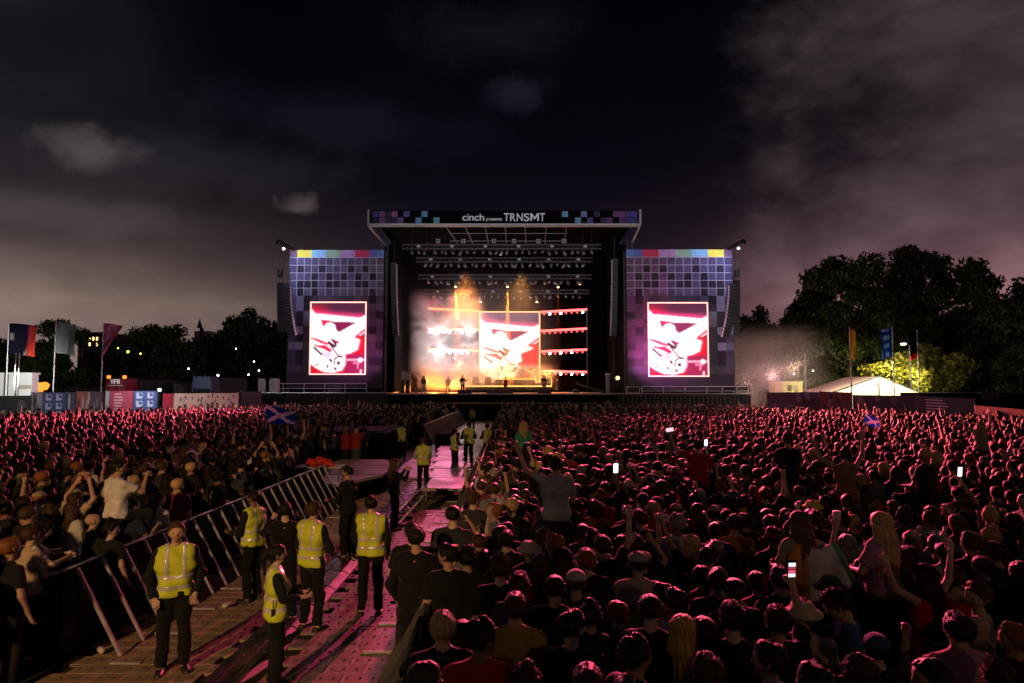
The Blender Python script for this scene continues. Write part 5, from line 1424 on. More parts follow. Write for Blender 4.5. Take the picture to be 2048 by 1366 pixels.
# black draped block further up
bx = thing('covered_platform', (-7.4, 32, 0), 'low black draped platform in the crowd left of the lane', 'platform')
b = MB(); n = 40; y0, y1, x0, x1, zt = 30.0, 34.5, -8.6, -5.3, 1.42
ring = []
for i in range(n):
    f = i / n * 4
    p = [(x0 + (x1 - x0) * f, y0), (x1, y0 + (y1 - y0) * (f - 1)), (x1 - (x1 - x0) * (f - 2), y1), (x0, y1 - (y1 - y0) * (f - 3))][int(f)]
    k = 0.04 * (i % 2); c_ = Vector((p[0] - (x0 + x1) / 2, p[1] - (y0 + y1) / 2)).normalized() * k
    ring.append((p[0] + c_.x, p[1] + c_.y))
b.faces([(x, y, 0) for x, y in ring] + [(x, y, zt) for x, y in ring], [(k, (k + 1) % n, (k + 1) % n + n, k + n) for k in range(n)] + [tuple(range(n, 2 * n))])
b.build('drape', M_drape, bx)
MB().box((-8.3, 30.4, zt + 0.003), (-5.6, 34.2, zt + 0.04)).build('top_board', M_drape, bx)
# red coat heap and table at the platform
tb = thing('equipment_table', (-5.6, 20.9, pz), 'small table holding a red jacket on the pale platform', 'table')
MB().box((-6.3, 20.45, pz + 0.42), (-4.95, 21.15, pz + 0.46)).build('table_top', M_pale, tb)
for x in (-6.2, -5.05):
    for y in (20.55, 21.05): MB().bar((x, y, pz), (x, y, pz + 0.42), 0.04).build('leg', M_dalu, tb)
V, Q = mesh_prims([Prim((-0.3, 0, 0.1), (0.25, 0.05, 0.08), 0.12, 0.1, 'c', 0.08), Prim((-0.1, 0.1, 0.16), (0.15, -0.1, 0.15), 0.1, 0.08, 'c', 0.06), Prim((0.25, -0.12, 0.06), (0.42, -0.15, 0.04), 0.07, 0.05, 'c', 0.05)], 0.03, 0.012, 2)
o = link_mesh('red_jacket', np_mesh('red_jacket', V, Q, [mat('red_fabric', (0.65, 0.03, 0.02), rough=0.7, var=0.3, bump=0.3, bscale=30)])); o.location = (-5.65, 20.8, pz + 0.46)
tag(o, 'crumpled bright red jacket lying on the small table', 'jacket')

# ------------------------------------------------------------------ crowd barriers (each panel a thing)
M_bar = mat('barrier_aluminium', (0.46, 0.44, 0.46), rough=0.45, metal=0.4, var=0.25, nscale=5)
M_barp = mat('barrier_panel', (0.014, 0.013, 0.015), rough=0.7, spec=0.2, metal=0.0, var=0.3, nscale=4)
M_bar_shade = mat('barrier_shaded', (0.07, 0.065, 0.07), rough=0.6, var=0.3, nscale=5, spec=0.2)  # darkened copy of the barrier metal, shade put into its colour
def barrier_src(side):
    """panel along +y from 0 to 1.0; braces fall to the lane side (side=+1: lane at +x)"""
    parts = []
    parts.append((mesh_of(MB().box((-0.02, 0.03, 0.10), (0.0, 1.01, 1.12)), 'panel', M_barp), 'panel'))
    b = MB(); b.tube([(0, 0.0, 1.16), (0, 1.04, 1.16)], 0.024, 8); parts.append((mesh_of(b, 'top_rail', M_bar if side > 0 else M_bar_shade, True), 'top_rail'))
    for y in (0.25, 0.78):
        b = MB(); b.bar((side * 0.03, y, 1.13), (side * 0.62, y, 0.05), 0.034, 0.04); parts.append((mesh_of(b, 'brace', M_bar if side > 0 else M_bar_shade), 'brace'))
    b = MB(); b.box((min(0, side * 1.0), 0.0, 0.012), (max(0, side * 1.0), 1.03, 0.03)); parts.append((mesh_of(b, 'foot_plate', M_barp), 'foot_plate'))
    b = MB(); b.box((min(side * 0.62, side * 1.0), 0.0, 0.031), (max(side * 0.62, side * 1.0), 0.05, 0.06)); parts.append((mesh_of(b, 'foot_lip', M_bar), 'foot_lip'))
    return parts
bsrc = {1: barrier_src(1), -1: barrier_src(-1)}
def barrier_line(x0, x1, y0, y1, side, nm, skip=None):
    n = int((y1 - y0) / 1.05)
    for i in range(n):
        y = y0 + i * 1.05; x = x0 + (x1 - x0) * (y - y0) / (y1 - y0)
        if skip and skip[0] < y < skip[1]: continue
        t = thing('crowd_barrier', (x, y, 0), '%s steel barrier panel from the camera along the %s side of the lane' % (NUM(i), nm), 'barrier', 'barriers along the %s of the lane' % nm)
        t.rotation_euler = (0, 0, math.atan2(-(x1 - x0), y1 - y0))
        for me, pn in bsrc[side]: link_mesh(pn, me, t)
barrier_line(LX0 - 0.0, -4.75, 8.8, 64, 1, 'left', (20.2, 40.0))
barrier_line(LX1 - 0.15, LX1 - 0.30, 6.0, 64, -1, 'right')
# litter: cups
M_cup = mat('paper_cup', (0.62, 0.58, 0.55), rough=0.6, var=0.2)
cupm = mesh_of(MB().tube([(0, 0, 0), (0, 0, 0.12)], [0.03, 0.043], 10), 'cup', M_cup, True)
for i, (px, py, lab) in enumerate(((193, 1232, 'upright paper cup at the foot of the left barrier'), (247, 1215, 'second paper cup under the left barrier braces'), (445, 1225, 'crushed cup on the tan roadway'), (205, 1318, 'pale cup lying at the nearest barrier foot'), (560, 1335, 'small litter cup by the dark cable ramp'))):
    p = G(px, py); o = link_mesh('paper_cup', cupm); o.location = (p.x, p.y, 0.06)
    if i >= 2: o.rotation_euler = (1.55, 0, i * 1.3); o.location.z = 0.09
    tag(o, lab, 'cup', 'dropped cups')
# ------------------------------------------------------------------ named people
BLACK, NAVY, WHITE, GREY, TAN, REDC = (0.012, 0.012, 0.014), (0.02, 0.025, 0.05), (0.62, 0.60, 0.58), (0.22, 0.22, 0.24), (0.48, 0.36, 0.26), (0.45, 0.03, 0.03)
HDARK, HBROWN, HBLOND, HGINGER, HGREY = (0.012, 0.009, 0.008), (0.06, 0.032, 0.018), (0.55, 0.36, 0.16), (0.25, 0.09, 0.03), (0.25, 0.24, 0.23)
taken = []          # (x, y, radius) occupied ground
def at_head(px, py, z): p = G(px, py, z); return Vector((p.x, p.y, 0))
def stand(px, py, pose, rz, lab, sc=1.0, z0=0.0, **kw):
    p = at_head(px, py, z0 + 1.76 * sc); p.z = z0
    o = person(pose, tuple(p), rz, sc, lab, **kw); taken.append((p.x, p.y, 0.27)); return o
def stand_feet(px, py, pose, rz, lab, sc=1.0, z0=0.0, **kw):
    p = G(px, py, z0)
    o = person(pose, tuple(p), rz, sc, lab, **kw); taken.append((p.x, p.y, 0.27)); return o
def ride(px, py, pose, rz, lab, carrier, sc=0.98, seat=1.50, **kw):
    base = seat - 0.845 * sc
    p = at_head(px, py, base + 1.76 * sc); p.z = base
    o = person(pose, tuple(p), rz, sc, lab, **kw)
    c = 1.50 / 1.46
    person('carry', (p.x - 0.25 * math.sin(rz), p.y + 0.25 * math.cos(rz), 0), rz, max(0.93, seat / 1.475), carrier, topcol=rng.choice((BLACK, NAVY, GREY)), hair=rng.choice(('short', 'crop')), haircol=HDARK)
    taken.append((p.x, p.y, 0.42)); taken.append((p.x - 0.3 * math.sin(rz), p.y + 0.4 * math.cos(rz), 0.25))
    return o
staff = dict(top='long', topcol=(0.012, 0.012, 0.016), legcol=(0.010, 0.010, 0.013), vest=True, group='lane stewards in high visibility vests')
PI = math.pi
stand_feet(345, 1348, 'pock', PI + 0.45, 'steward in open yellow vest standing nearest on the tan roadway', 1.02, haircol=HBROWN, **staff)
stand_feet(503, 1205, 'front', 1.25, 'steward in yellow vest and headset facing the left barrier', 1.0, haircol=HDARK, hair='crop', **staff)
stand_feet(622, 1262, 'cross', -0.45, 'steward in yellow vest with back turned beside the cable ramps', 1.02, haircol=HBROWN, **staff)
stand_feet(548, 1385, 'front', -1.15, 'hunched steward in yellow vest cut by the bottom edge of the photo', 0.93, haircol=HDARK, hair='pony', fem=True, **staff)
stand_feet(740, 1232, 'stand', 0.1, 'steward in striped yellow vest seen from behind mid roadway', 1.01, haircol=HDARK, **staff)
stand_feet(846, 985, 'front', 0.35, 'steward in yellow vest and white sleeves on the pale deck edge', 1.0, haircol=HBROWN, **dict(staff, topcol=(0.45, 0.42, 0.4)))
stand_feet(803, 922, 'pock', 0.0, 'steward in short lime vest beside the black draped platform', 1.0, haircol=HDARK, **staff)
stand_feet(937, 932, 'cross', 0.1, 'broad steward in dim vest with folded arms in the lane', 1.06, haircol=HDARK, hair='crop', **staff)
stand_feet(909, 945, 'front', -0.9, 'steward in yellow vest turned right beside the broad steward', 0.97, haircol=HDARK, fem=True, hair='pony', **staff)
stand_feet(974, 925, 'front', 0.6, 'steward in plain yellow vest by the right barrier up the lane', 0.98, haircol=HBROWN, **staff)
stand_feet(1013, 858, 'stand', 0.0, 'distant steward in yellow vest close to the stage pit', 1.0, haircol=HDARK, **staff)
stand_feet(944, 862, 'pock', PI, 'distant steward in yellow vest facing back from the stage pit', 1.0, haircol=HDARK, **staff)
dark = dict(top='long', topcol=(0.010, 0.010, 0.012), legcol=(0.010, 0.010, 0.012))
stand_feet(788, 1062, 'phone', -1.2, 'person in dark clothes with long hair looking at their hands in the lane', 0.97, fem=True, hair='long', haircol=HBROWN, **dark)
stand_feet(694, 1118, 'front', 1.2, 'tall person in black standing beside the pale platform', 1.04, hair='crop', haircol=HDARK, **dark)
stand_feet(566, 1245, 'film', 0.3, 'camera operator dressed in black filming by the left barrier', 0.98, hair='short', haircol=HDARK, **dark)
stand_feet(830, 1372, 'pock', 0.0, 'person in black hooded top seen from behind at the right barrier', 1.02, hair='short', haircol=HDARK, **dark)
taken += [(p[0], p[1], p[2]) for p in ((-1.0, 8.0, 0.3),)]
# left crowd by the barrier
bp = person('lean', (-6.22, 9.0, 0), -0.95, 0.98, 'person in white tee and dark backpack leaning over the left barrier', topcol=(0.66, 0.62, 0.58), hair='quiff', haircol=HDARK); taken.append((-6.1, 9.1, 0.35))
_T = variant('lean', False)[1]['T']
_bp = [((-0.09, -0.20, 1.08), (0.09, -0.20, 1.08), 0.10, 0.05), ((-0.09, -0.19, 1.32), (0.09, -0.19, 1.32), 0.09, 0.08)]
for s_ in (-1, 1): _bp += [((s_ * 0.11, -0.14, 1.38), (s_ * 0.12, 0.0, 1.475), 0.022, 0.02), ((s_ * 0.12, 0.0, 1.475), (s_ * 0.13, 0.14, 1.32), 0.022, 0.02)]
V, Q = mesh_prims([Prim(_T(a_), _T(b_), r_, r_, 'b', k_) for a_, b_, r_, k_ in _bp], 0.016)
bk = link_mesh('backpack', np_mesh('backpack', V, Q, [mat('backpack_nylon', (0.012, 0.012, 0.014), rough=0.6, var=0.3, bump=0.2)]))
bk.location = bp.location; bk.rotation_euler = bp.rotation_euler
tag(bk, 'dark backpack worn by the person in white tee at the left barrier', 'backpack')
stand(186, 1026, 'front', -0.75, 'bald person in charcoal top at the left barrier', 0.92, topcol=(0.03, 0.028, 0.03), hair=None)
stand(222, 1045, 'lookr', -0.3, 'dark-haired person squeezed between bald person and left barrier', 0.88, topcol=BLACK, haircol=HDARK, hair='quiff')
stand(62, 1052, 'front', -0.5, 'person in tan tee behind the white tee backpack person', 0.95, topcol=TAN, hair='short', haircol=HBROWN)
stand(20, 1075, 'stand', -0.4, 'person with reddish hair at the left edge of the photo', 0.98, topcol=BLACK, hair='short', haircol=HGINGER)
stand(150, 985, 'clap', -0.4, 'person in tan tee clapping overhead behind the bald person', 0.98, topcol=TAN, haircol=HBROWN)
ride(236, 920, 'ride_phone', -0.5, 'person in white tee riding on shoulders above the left crowd', 'person carrying the white tee rider in the left crowd', seat=1.42, topcol=(0.68, 0.65, 0.63), hair='short', haircol=HDARK)
# right crowd
ride(1112, 914, 'ride_l', 0.1, 'person in grey tee on shoulders raising the left arm', 'person carrying the grey tee rider', seat=1.55, topcol=(0.30, 0.31, 0.34), hair='short', haircol=HDARK)
irish = ride(1600, 1022, 'ride_cup', 0.15, 'long-haired person on shoulders draped in an orange white green flag', 'carrier below the flag-draped person', seat=1.26, fem=True, topcol=(0.35, 0.30, 0.22), hair='verylong', haircol=(0.12, 0.08, 0.05))
ride(1762, 1024, 'ride', 0.35, 'person with very long blonde hair riding on shoulders', 'carrier below the blonde person', seat=1.26, fem=True, topcol=(0.42, 0.20, 0.30), hair='verylong', haircol=(0.62, 0.40, 0.16))
ride(1850, 897, 'ride', 0.5, 'person with pale cropped hair in black tee riding on shoulders', 'carrier below the pale-haired person', topcol=BLACK, hair='crop', haircol=HBLOND)
ride(1575, 868, 'ride', 0.0, 'broad person in black tee riding on shoulders mid crowd', 'carrier below the broad black tee rider', sc=1.05, topcol=BLACK, hair='short', haircol=HBROWN)
red_rider = ride(1396, 880, 'ride_l', 0.0, 'rider in red top raising an arm with a phone', 'carrier below the red top rider', topcol=(0.40, 0.04, 0.03), hair='short', haircol=HDARK)
ride(1690, 896, 'ride_both', -0.3, 'bare-shouldered rider with both arms up in the right crowd', 'carrier below the bare-shouldered rider', top='tank', fem=True, topcol=(0.25, 0.12, 0.08), hair='bun', haircol=HDARK)
ride(1960, 842, 'ride_both', -0.2, 'rider with arms flung wide near the right fence', 'carrier below the rider near the right fence', fem=True, topcol=TAN, hair='long', haircol=HBLOND)
ride(1047, 843, 'ride', 0.0, 'rider with long pale hair in green near the lane', 'carrier below the rider in green', fem=True, topcol=(0.05, 0.30, 0.16), hair='long', haircol=HBLOND)
ride(1925, 800, 'ride', 0.2, 'pale topped rider far back on the right', 'carrier below the pale topped rider far right', topcol=WHITE, hair='short', haircol=HDARK)
stand(906, 1010, 'stand', 0.0, 'big person with cropped head in dark tee next to the right barrier', 1.08, topcol=(0.03, 0.03, 0.04), hair='crop', haircol=HDARK)
stand(825, 1045, 'front', 0.2, 'person in black beanie shape hair beside the right barrier', 0.0 + 1.0, topcol=BLACK, haircol=HDARK)
stand(897, 1088, 'lookl', 0.3, 'person turning the face left at the right barrier', 1.0, topcol=BLACK, haircol=HDARK, hair='short')
stand(935, 1095, 'stand', 0.0, 'person with wet dark curls behind the person at the right barrier', 0.97, topcol=BLACK, haircol=HDARK, hair='quiff')
stand(1000, 1113, 'stand', 0.1, 'person with tousled hair in black at lower centre', 1.0, topcol=BLACK, haircol=HBROWN, hair='quiff')
stand(1038, 1145, 'stand', -0.1, 'person with short hair and pale collar at lower centre', 0.99, topcol=(0.05, 0.05, 0.06), haircol=HBROWN)
stand(1110, 1150, 'stand', 0.0, 'person with narrow head and bare neck at lower centre', 1.0, topcol=BLACK, haircol=HDARK, hair='crop')
stand(1152, 1140, 'front', 0.0, 'person wearing a pale panelled cap back to front', 0.98, topcol=(0.03, 0.03, 0.03), hair='crop', haircol=HBROWN, hat='cap', hatcol=(0.52, 0.46, 0.44))
stand(1142, 1222, 'lookr', 0.1, 'person with glasses turned right at the bottom centre', 0.99, topcol=BLACK, haircol=HDARK)
stand(1276, 1104, 'stand', 0.1, 'person with grey cap in tan tee with shoulder strap', 1.0, topcol=(0.50, 0.38, 0.28), hair='crop', haircol=HDARK, hat='cap', hatcol=(0.30, 0.26, 0.26))
stand(1300, 1188, 'stand', 0.0, 'person with fade haircut and bare neck in black tee', 1.02, topcol=BLACK, haircol=HDARK, hair='crop')
stand(1366, 1230, 'stand', 0.0, 'person with straight golden blonde hair near the bottom edge', 0.96, fem=True, topcol=BLACK, hair='verylong', haircol=(0.62, 0.38, 0.12))
stand(1408, 1235, 'front', 0.0, 'person with dark hair beside the golden blonde person', 0.95, fem=True, topcol=BLACK, hair='long', haircol=HDARK)
stand(1465, 1205, 'stand', 0.0, 'person in black with long neck in front of flag person', 1.03, topcol=BLACK, haircol=HDARK)
stand(1605, 1200, 'front', -0.2, 'person in beige bucket hat and pale tee', 0.98, topcol=(0.42, 0.30, 0.28), hair='short', haircol=HBROWN, hat='bucket', hatcol=(0.48, 0.40, 0.26))
stand(1625, 1000, 'stand', 0.0, 'person wearing a bright yellow bucket hat', 0.98, topcol=(0.30, 0.10, 0.08), hair='short', haircol=HBROWN, hat='bucket', hatcol=(0.75, 0.62, 0.04))
stand(1692, 1178, 'down', 1.2, 'bearded person in blue shirt looking down to the left', 1.0, top='long', topcol=(0.05, 0.11, 0.24), haircol=HDARK, hair='quiff')
cape = stand(1850, 1128, 'wide', 0.45, 'person with big dark hair and red cape stretching both arms', 1.0, fem=True, topcol=(0.55, 0.02, 0.015), hair='verylong', haircol=HDARK, top='tank')
stand(1955, 1168, 'lookl', 0.9, 'person with brown tousled hair at the lower right', 0.97, topcol=TAN, haircol=HBROWN, hair='quiff')
stand(1415, 1310, 'stand', 0.1, 'grey-brown head closest to the bottom edge', 1.0, topcol=BLACK, haircol=HBROWN, hair='short')
stand(1540, 1285, 'lookl', 0.2, 'person with pale ear turned left at the bottom edge', 1.0, topcol=BLACK, haircol=HDARK, hair='short')
stand(1720, 1310, 'stand', 0.0, 'person with brown hair at bottom right of centre', 0.98, fem=True, topcol=(0.04, 0.03, 0.03), haircol=HBROWN, hair='bob')
stand(1860, 1318, 'lookl', 0.6, 'person with pink-lit face at the bottom right edge', 0.98, fem=True, topcol=BLACK, haircol=HDARK, hair='long')
stand(1980, 1055, 'stand', 0.2, 'person with hair bun and bare shoulders at right', 0.98, fem=True, top='tank', topcol=(0.08, 0.05, 0.05), haircol=HBLOND, hair='bun')
stand(1190, 1000, 'phone', 0.0, 'person in orange top with hands near their face behind grey tee rider', 0.97, fem=True, topcol=(0.50, 0.18, 0.04), haircol=HBROWN, hair='bob')
stand(1470, 1030, 'front', 0.1, 'person in orange shirt half hidden in the right crowd', 1.0, topcol=(0.52, 0.22, 0.04), haircol=HDARK)
stand(980, 950, 'lookl', 0.5, 'person in pale pink tee beside the lane barrier', 0.98, topcol=(0.48, 0.24, 0.24), haircol=HBROWN)

# ------------------------------------------------------------------ cloths: capes and flags
def cloth(name, f, nu, nv, m, thick=0.006, colf=None):
    V = [f(i / nu, j / nv) for j in range(nv + 1) for i in range(nu + 1)]
    Q = [(j * (nu + 1) + i, j * (nu + 1) + i + 1, (j + 1) * (nu + 1) + i + 1, (j + 1) * (nu + 1) + i) for j in range(nv) for i in range(nu)]
    me = np_mesh(name, np.array(V), np.array(Q), [m])
    if colf:
        at = me.color_attributes.new('Col', 'FLOAT_COLOR', 'POINT')
        at.data.foreach_set('color', np.array([c4(colf(i / nu, j / nv)) for j in range(nv + 1) for i in range(nu + 1)], np.float32).ravel())
    o = link_mesh(name, me)
    md = o.modifiers.new('thickness', 'SOLIDIFY'); md.thickness = thick; md.offset = 0
    return o
M_flagc = mat('printed_cloth', vcol='Col', rough=0.85, var=0.12, nscale=6, spec=0.08)
_t = NT(M_flagc.node_tree); _tr = _t.new('ShaderNodeBsdfTranslucent'); _mx = _t.new('ShaderNodeMixShader'); _mx.inputs[0].default_value = 0.5
_t.link(_t.new('ShaderNodeAttribute', attribute_name='Col').outputs['Color'], _tr.inputs['Color'])
_out = [n for n in _t.n if n.type == 'OUTPUT_MATERIAL'][0]
_t.link(_t.n['Principled BSDF'].outputs[0], _mx.inputs[1]); _t.link(_tr.outputs[0], _mx.inputs[2]); _t.link(_mx.outputs[0], _out.inputs['Surface'])
# tricolour over the girl's back
il = irish.location
def cape_f(cx, cy, z0, w0, w1, L, lift):
    def f(u, v):
        a = (u - 0.5)
        w = w0 + (w1 - w0) * v
        return (cx + a * w, cy - 0.16 - 0.10 * v - 0.05 * math.sin(u * 14 + v * 3) * (0.3 + v) + 0.10 * (2 * a) ** 2, z0 - L * v + lift * a * v + 0.02 * math.sin(u * 9))
    return f
o = cloth('flag_cape', cape_f(il.x + 0.10, il.y, il.z + 1.40, 0.46, 0.80, 0.46, 0.22), 26, 16, mat('cape_cloth', vcol='Col', rough=0.8, var=0.15, nscale=6), colf=lambda u, v: (0.75, 0.27, 0.03) if u < 0.34 else ((0.62, 0.56, 0.52) if u < 0.86 else (0.06, 0.30, 0.12)))
tag(o, 'orange white and green flag worn as a cape by the riding person', 'flag')
cl = cape.location
taken += [(cl.x * q, cl.y * q, 0.36) for q in (0.93, 0.86)] + [(cl.x * 0.93 + 0.3, cl.y * 0.93, 0.25)]
o = cloth('red_cape', cape_f(cl.x + 0.24, cl.y + 0.02, 1.46, 0.46, 0.80, 0.85, -0.05), 22, 14, M_flagc, colf=lambda u, v: (0.80, 0.015, 0.012))
tag(o, 'bright red cloth cape hanging from the big-haired person', 'cape')

def Y_near(l): return l[1] < 7
def phone(loc, rot, label, bright=3.0, col=(0.95, 0.97, 1.0), sc=1.0):
    t = thing('smartphone', loc, label, 'phone', 'phones held up in the crowd'); t.rotation_euler = rot; t.scale = (sc,) * 3
    MB().box((-0.037, -0.004, -0.075), (0.037, 0.004, 0.075)).build('phone_case', M_black, t, rel=False, bevel=0.003)
    MB().box((-0.034, -0.0052, -0.071), (0.034, -0.0042, 0.071)).build('phone_screen', M_black if Y_near(loc) else mat('phone_glow_%.1f' % bright, (0.5, 0.5, 0.5), emit=col, estr=bright), t, rel=False)
    if Y_near(loc):
        for z0, z1, cc in ((0.02, 0.052, col), (-0.066, -0.036, col), (-0.03, -0.01, (1.0, 0.1, 0.2)), (-0.002, 0.014, (0.5, 0.03, 0.08))):
            MB().box((-0.030, -0.0062, z0), (0.030, -0.0053, z1)).build('screen_picture', mat('phone_pic_%.2f' % cc[1], (0.5, 0.5, 0.5), emit=cc, estr=bright * 0.6), t, rel=False)
# people holding phones up: the palm meets the phone
for px, py, lab, who, br, sc in ((1580, 1138, 'phone with bright screen held above the beige bucket hat', 'person in black filming with a bright phone at lower right', 1.6, 1.0), (1231, 937, 'small white glowing phone in the middle right crowd', 'person lifting the small white phone mid crowd', 3.0, 1.15), (1411, 886, 'phone beside the red top rider', 'person lifting a phone beside the red top rider', 2.5, 1.1), (1917, 944, 'white glint phone far right in the crowd', 'person lifting the far right phone', 2.5, 1.1)):
    hp_ = variant('selfie', False)[1]['arms']['r'][3]
    tgt = G(px, py, hp_[2] + 0.06)
    loc = (tgt.x - hp_[0], tgt.y - hp_[1], 0)
    person('selfie', loc, 0.0, 1.0, who, topcol=BLACK, hair='short', haircol=HDARK, fine=loc[1] < 8)
    taken.append((loc[0], loc[1], 0.27))
    phone((tgt.x, tgt.y - 0.035, tgt.z + 0.01), (0.12, 0, 0.08), lab, br, sc=sc)
h_, d_ = hand_world(red_rider, 'ride_l', False, 'l')
phone(tuple(h_ + Vector((0, -0.04, 0.07))), (0, 1.4, 0), 'pink lit phone held sideways by the red top rider', 1.2, col=(1.0, 0.6, 0.7))
h_, d_ = hand_world(irish, 'ride_cup', True, 'r')
o = link_mesh('paper_cup', cupm); o.location = h_ + Vector((0, -0.01, 0.0)); tag(o, 'pale paper cup raised by the flag-draped rider', 'cup')
# ------------------------------------------------------------------ fill the crowd: nearest three hundred as people of their own
def dmax(x, y):
    f = x / max(y, 1.0)
    if f < -0.38: return 45 + ( -0.74 - f) / (-0.36) * -0 + (f + 0.74) / 0.36 * 13
    if f < 0.34: return 64.0
    return max(38.0, 57 - (f - 0.34) / 0.39 * 17)
def free(x, y, r=0.2):
    if LX0 + 0.012 * y - 0.38 < x < LX1 + 0.12: return False
    if -9.0 < x < -5.0 and 29.6 < y < 34.9: return False
    if -7.0 < x < -4.0 and 19.9 < y < 27.2: return False
    for (a, b_, q) in taken:
        if (a - x) ** 2 + (b_ - y) ** 2 < (q + r) ** 2: return False
    return True
pts = []
y = 3.9; k = 0
while y < 64.5:
    sp = 0.51 if y < 16 else (0.58 if y < 25 else 0.64 + 0.003 * (y - 25))
    half = 0.76 * y + 1.2
    n = int(2 * half / sp)
    for i in range(n + 1):
        x = -half + (i + 0.5 * (k % 2)) * sp + rng.uniform(-0.16, 0.16); yy = y + rng.uniform(-0.16, 0.16)
        if yy > dmax(x, yy) + rng.uniform(-1, 1): continue
        if yy > 9 and math.sin(0.9 * x + 1.7 * math.sin(0.35 * yy)) * math.sin(0.8 * yy + 1.3 * math.sin(0.4 * x)) > 0.72 and rng.random() < 0.7: continue
        pts.append((x, yy))
    y += sp * 0.90; k += 1
near = [p for p in pts if p[1] < 17 and free(p[0], p[1])]
near.sort(key=lambda p: p[0] ** 2 + p[1] ** 2)
indiv, rest = near[:262], near[262:]
rest += [p for p in pts if p[1] >= 17 and free(p[0], p[1], 0.2)]
CN = [('black', BLACK, 52), ('charcoal', (0.035, 0.034, 0.038), 14), ('navy', NAVY, 12), ('white', (0.55, 0.53, 0.52), 9), ('grey', (0.16, 0.16, 0.17), 9), ('red', (0.38, 0.03, 0.03), 6), ('tan', (0.40, 0.29, 0.20), 6), ('olive', (0.09, 0.09, 0.04), 4), ('blue', (0.05, 0.10, 0.26), 5), ('pink', (0.50, 0.22, 0.26), 4), ('burgundy', (0.14, 0.02, 0.04), 5), ('mustard', (0.48, 0.28, 0.04), 3)]
HN = [('dark', HDARK, 44), ('brown', HBROWN, 30), ('fair', HBLOND, 8), ('ginger', HGINGER, 5), ('grey', HGREY, 4)]
def pick(r, L): return r.choices(L, [q[2] for q in L])[0]
PN = {'stand': 'standing still', 'front': 'hands in front', 'pock': 'elbows out', 'rup': 'right arm up', 'lup': 'left fist up', 'both': 'both arms up', 'clap': 'clapping overhead', 'phone': 'hands at chest', 'drink': 'drinking', 'lookl': 'looking left', 'lookr': 'looking right', 'point': 'pointing forward', 'selfie': 'one arm forward high', 'wide': 'arms spread'}
PW = {'stand': 26, 'front': 22, 'pock': 10, 'rup': 2.2, 'lup': 2.2, 'both': 1.5, 'clap': 2, 'phone': 6, 'drink': 4, 'lookl': 6, 'lookr': 6, 'point': 1.5, 'selfie': 1.5}
recs = []
r = random.Random(21)
for (x, y) in indiv:
    fem = r.random() < 0.45
    pose = r.choices(list(PW), list(PW.values()))[0]
    if y < 7.2 and pose in ('rup', 'lup', 'both', 'clap', 'point', 'selfie'): pose = 'front'
    hs = r.choice(['long', 'long', 'bob', 'bun', 'pony', 'verylong']) if fem else r.choice(['short', 'short', 'crop', 'quiff', 'short'])
    left = x < LX0
    rz = (r.gauss(-0.25, 0.25) if left else r.gauss(0.06, 0.22)) + (r.choice((-1, 1)) * r.uniform(0.5, 1.3) if r.random() < 0.10 else 0)
    c = pick(r, CN); h = pick(r, HN)
    if r.random() < 0.09: hs = r.choice(['cap', 'cap', 'bucket'])
    px = 1024 + x / y * FPX; py = 770 + (CAM_H - 1.75) / y * FPX
    zone = ('left crowd ' if left else '') + ('nearest rows' if y < 6 else 'near rows' if y < 8.5 else 'middle rows' if y < 11.5 else 'rear rows')
    if not left: zone += ' by the lane' if px < 1250 else ' right of centre' if px < 1560 else ' far right'
    recs.append([x, y, fem, pose, hs, rz, c, h, zone, r.uniform(0.93, 1.04) * (0.955 if fem else 1.0), px])
from collections import defaultdict
byk = defaultdict(list)
for q in recs:
    q.append(('%s %s hair, %s top, %s, %s' % (q[7][0], HAIRN[q[4]], q[6][0], PN[q[3]], q[8])) if q[4] not in ('cap', 'bucket') else ('wearing %s, %s top, %s, %s' % ('peaked cap' if q[4] == 'cap' else 'bucket hat', q[6][0], PN[q[3]], q[8])))
    byk[q[-1]].append(q)
for lab, L in byk.items():
    L.sort(key=lambda q: q[10])
    for i, q in enumerate(L):
        q[-1] = lab + ('' if len(L) == 1 else ', %s from left' % ORD[i])
for q in recs:
    x, y, fem, pose, hs, rz, c, h, zone, sc, px, lab = q
    hat_ = hs if hs in ('cap', 'bucket') else None
    person(pose, (x, y, 0), rz, sc, lab, 'festival crowd', fem=fem, topcol=c[1], hair='crop' if hat_ else hs, haircol=h[1], hat=hat_, hatcol=r.choice(((0.4, 0.36, 0.33), (0.03, 0.03, 0.04), (0.35, 0.28, 0.18), (0.05, 0.07, 0.15))), fine=False, h=0.021 if y < 8 else 0.026)
    taken.append((x, y, 0.25))

# ------------------------------------------------------------------ the rest of the crowd, one mass
def template(pose, fem, hair, h, zmin, cls):
    L, info = variant(pose, fem)
    parts = [p for p in L if p.part not in ('eye', 'lips')] + [q for c in ('tee', 'trousers') for q in cloth_prims(L, info, c)]
    yaw, pit, lean = info['head']
    hp = hair_prims(hair)
    parts = [Prim(p.a, p.b, max(p.ra, 0.022 if p.part == 'hand' else 0), max(p.rb, 0.02 if p.part == 'hand' else 0), p.part, p.k, p.cuts) for p in parts] + [Prim(p.a, p.b, p.ra + 0.008, p.rb + 0.008, 'hair', 0.02, p.cuts) for p in hp]
    V, Q = mesh_prims(parts, h)
    D = np.stack([p.dist(V) for p in parts])
    lab = np.array([{'shirt': 1, 'trousers': 2, 'shoe': 2, 'hair': 3}.get(p.part, 0) for p in parts])[D.argmin(0)]
    keep = (V[Q][:, :, 2].min(1) > zmin)
    Q = Q[keep]; use = np.unique(Q); mp = np.full(len(V), -1); mp[use] = np.arange(len(use))
    return V[use], mp[Q], lab[use]
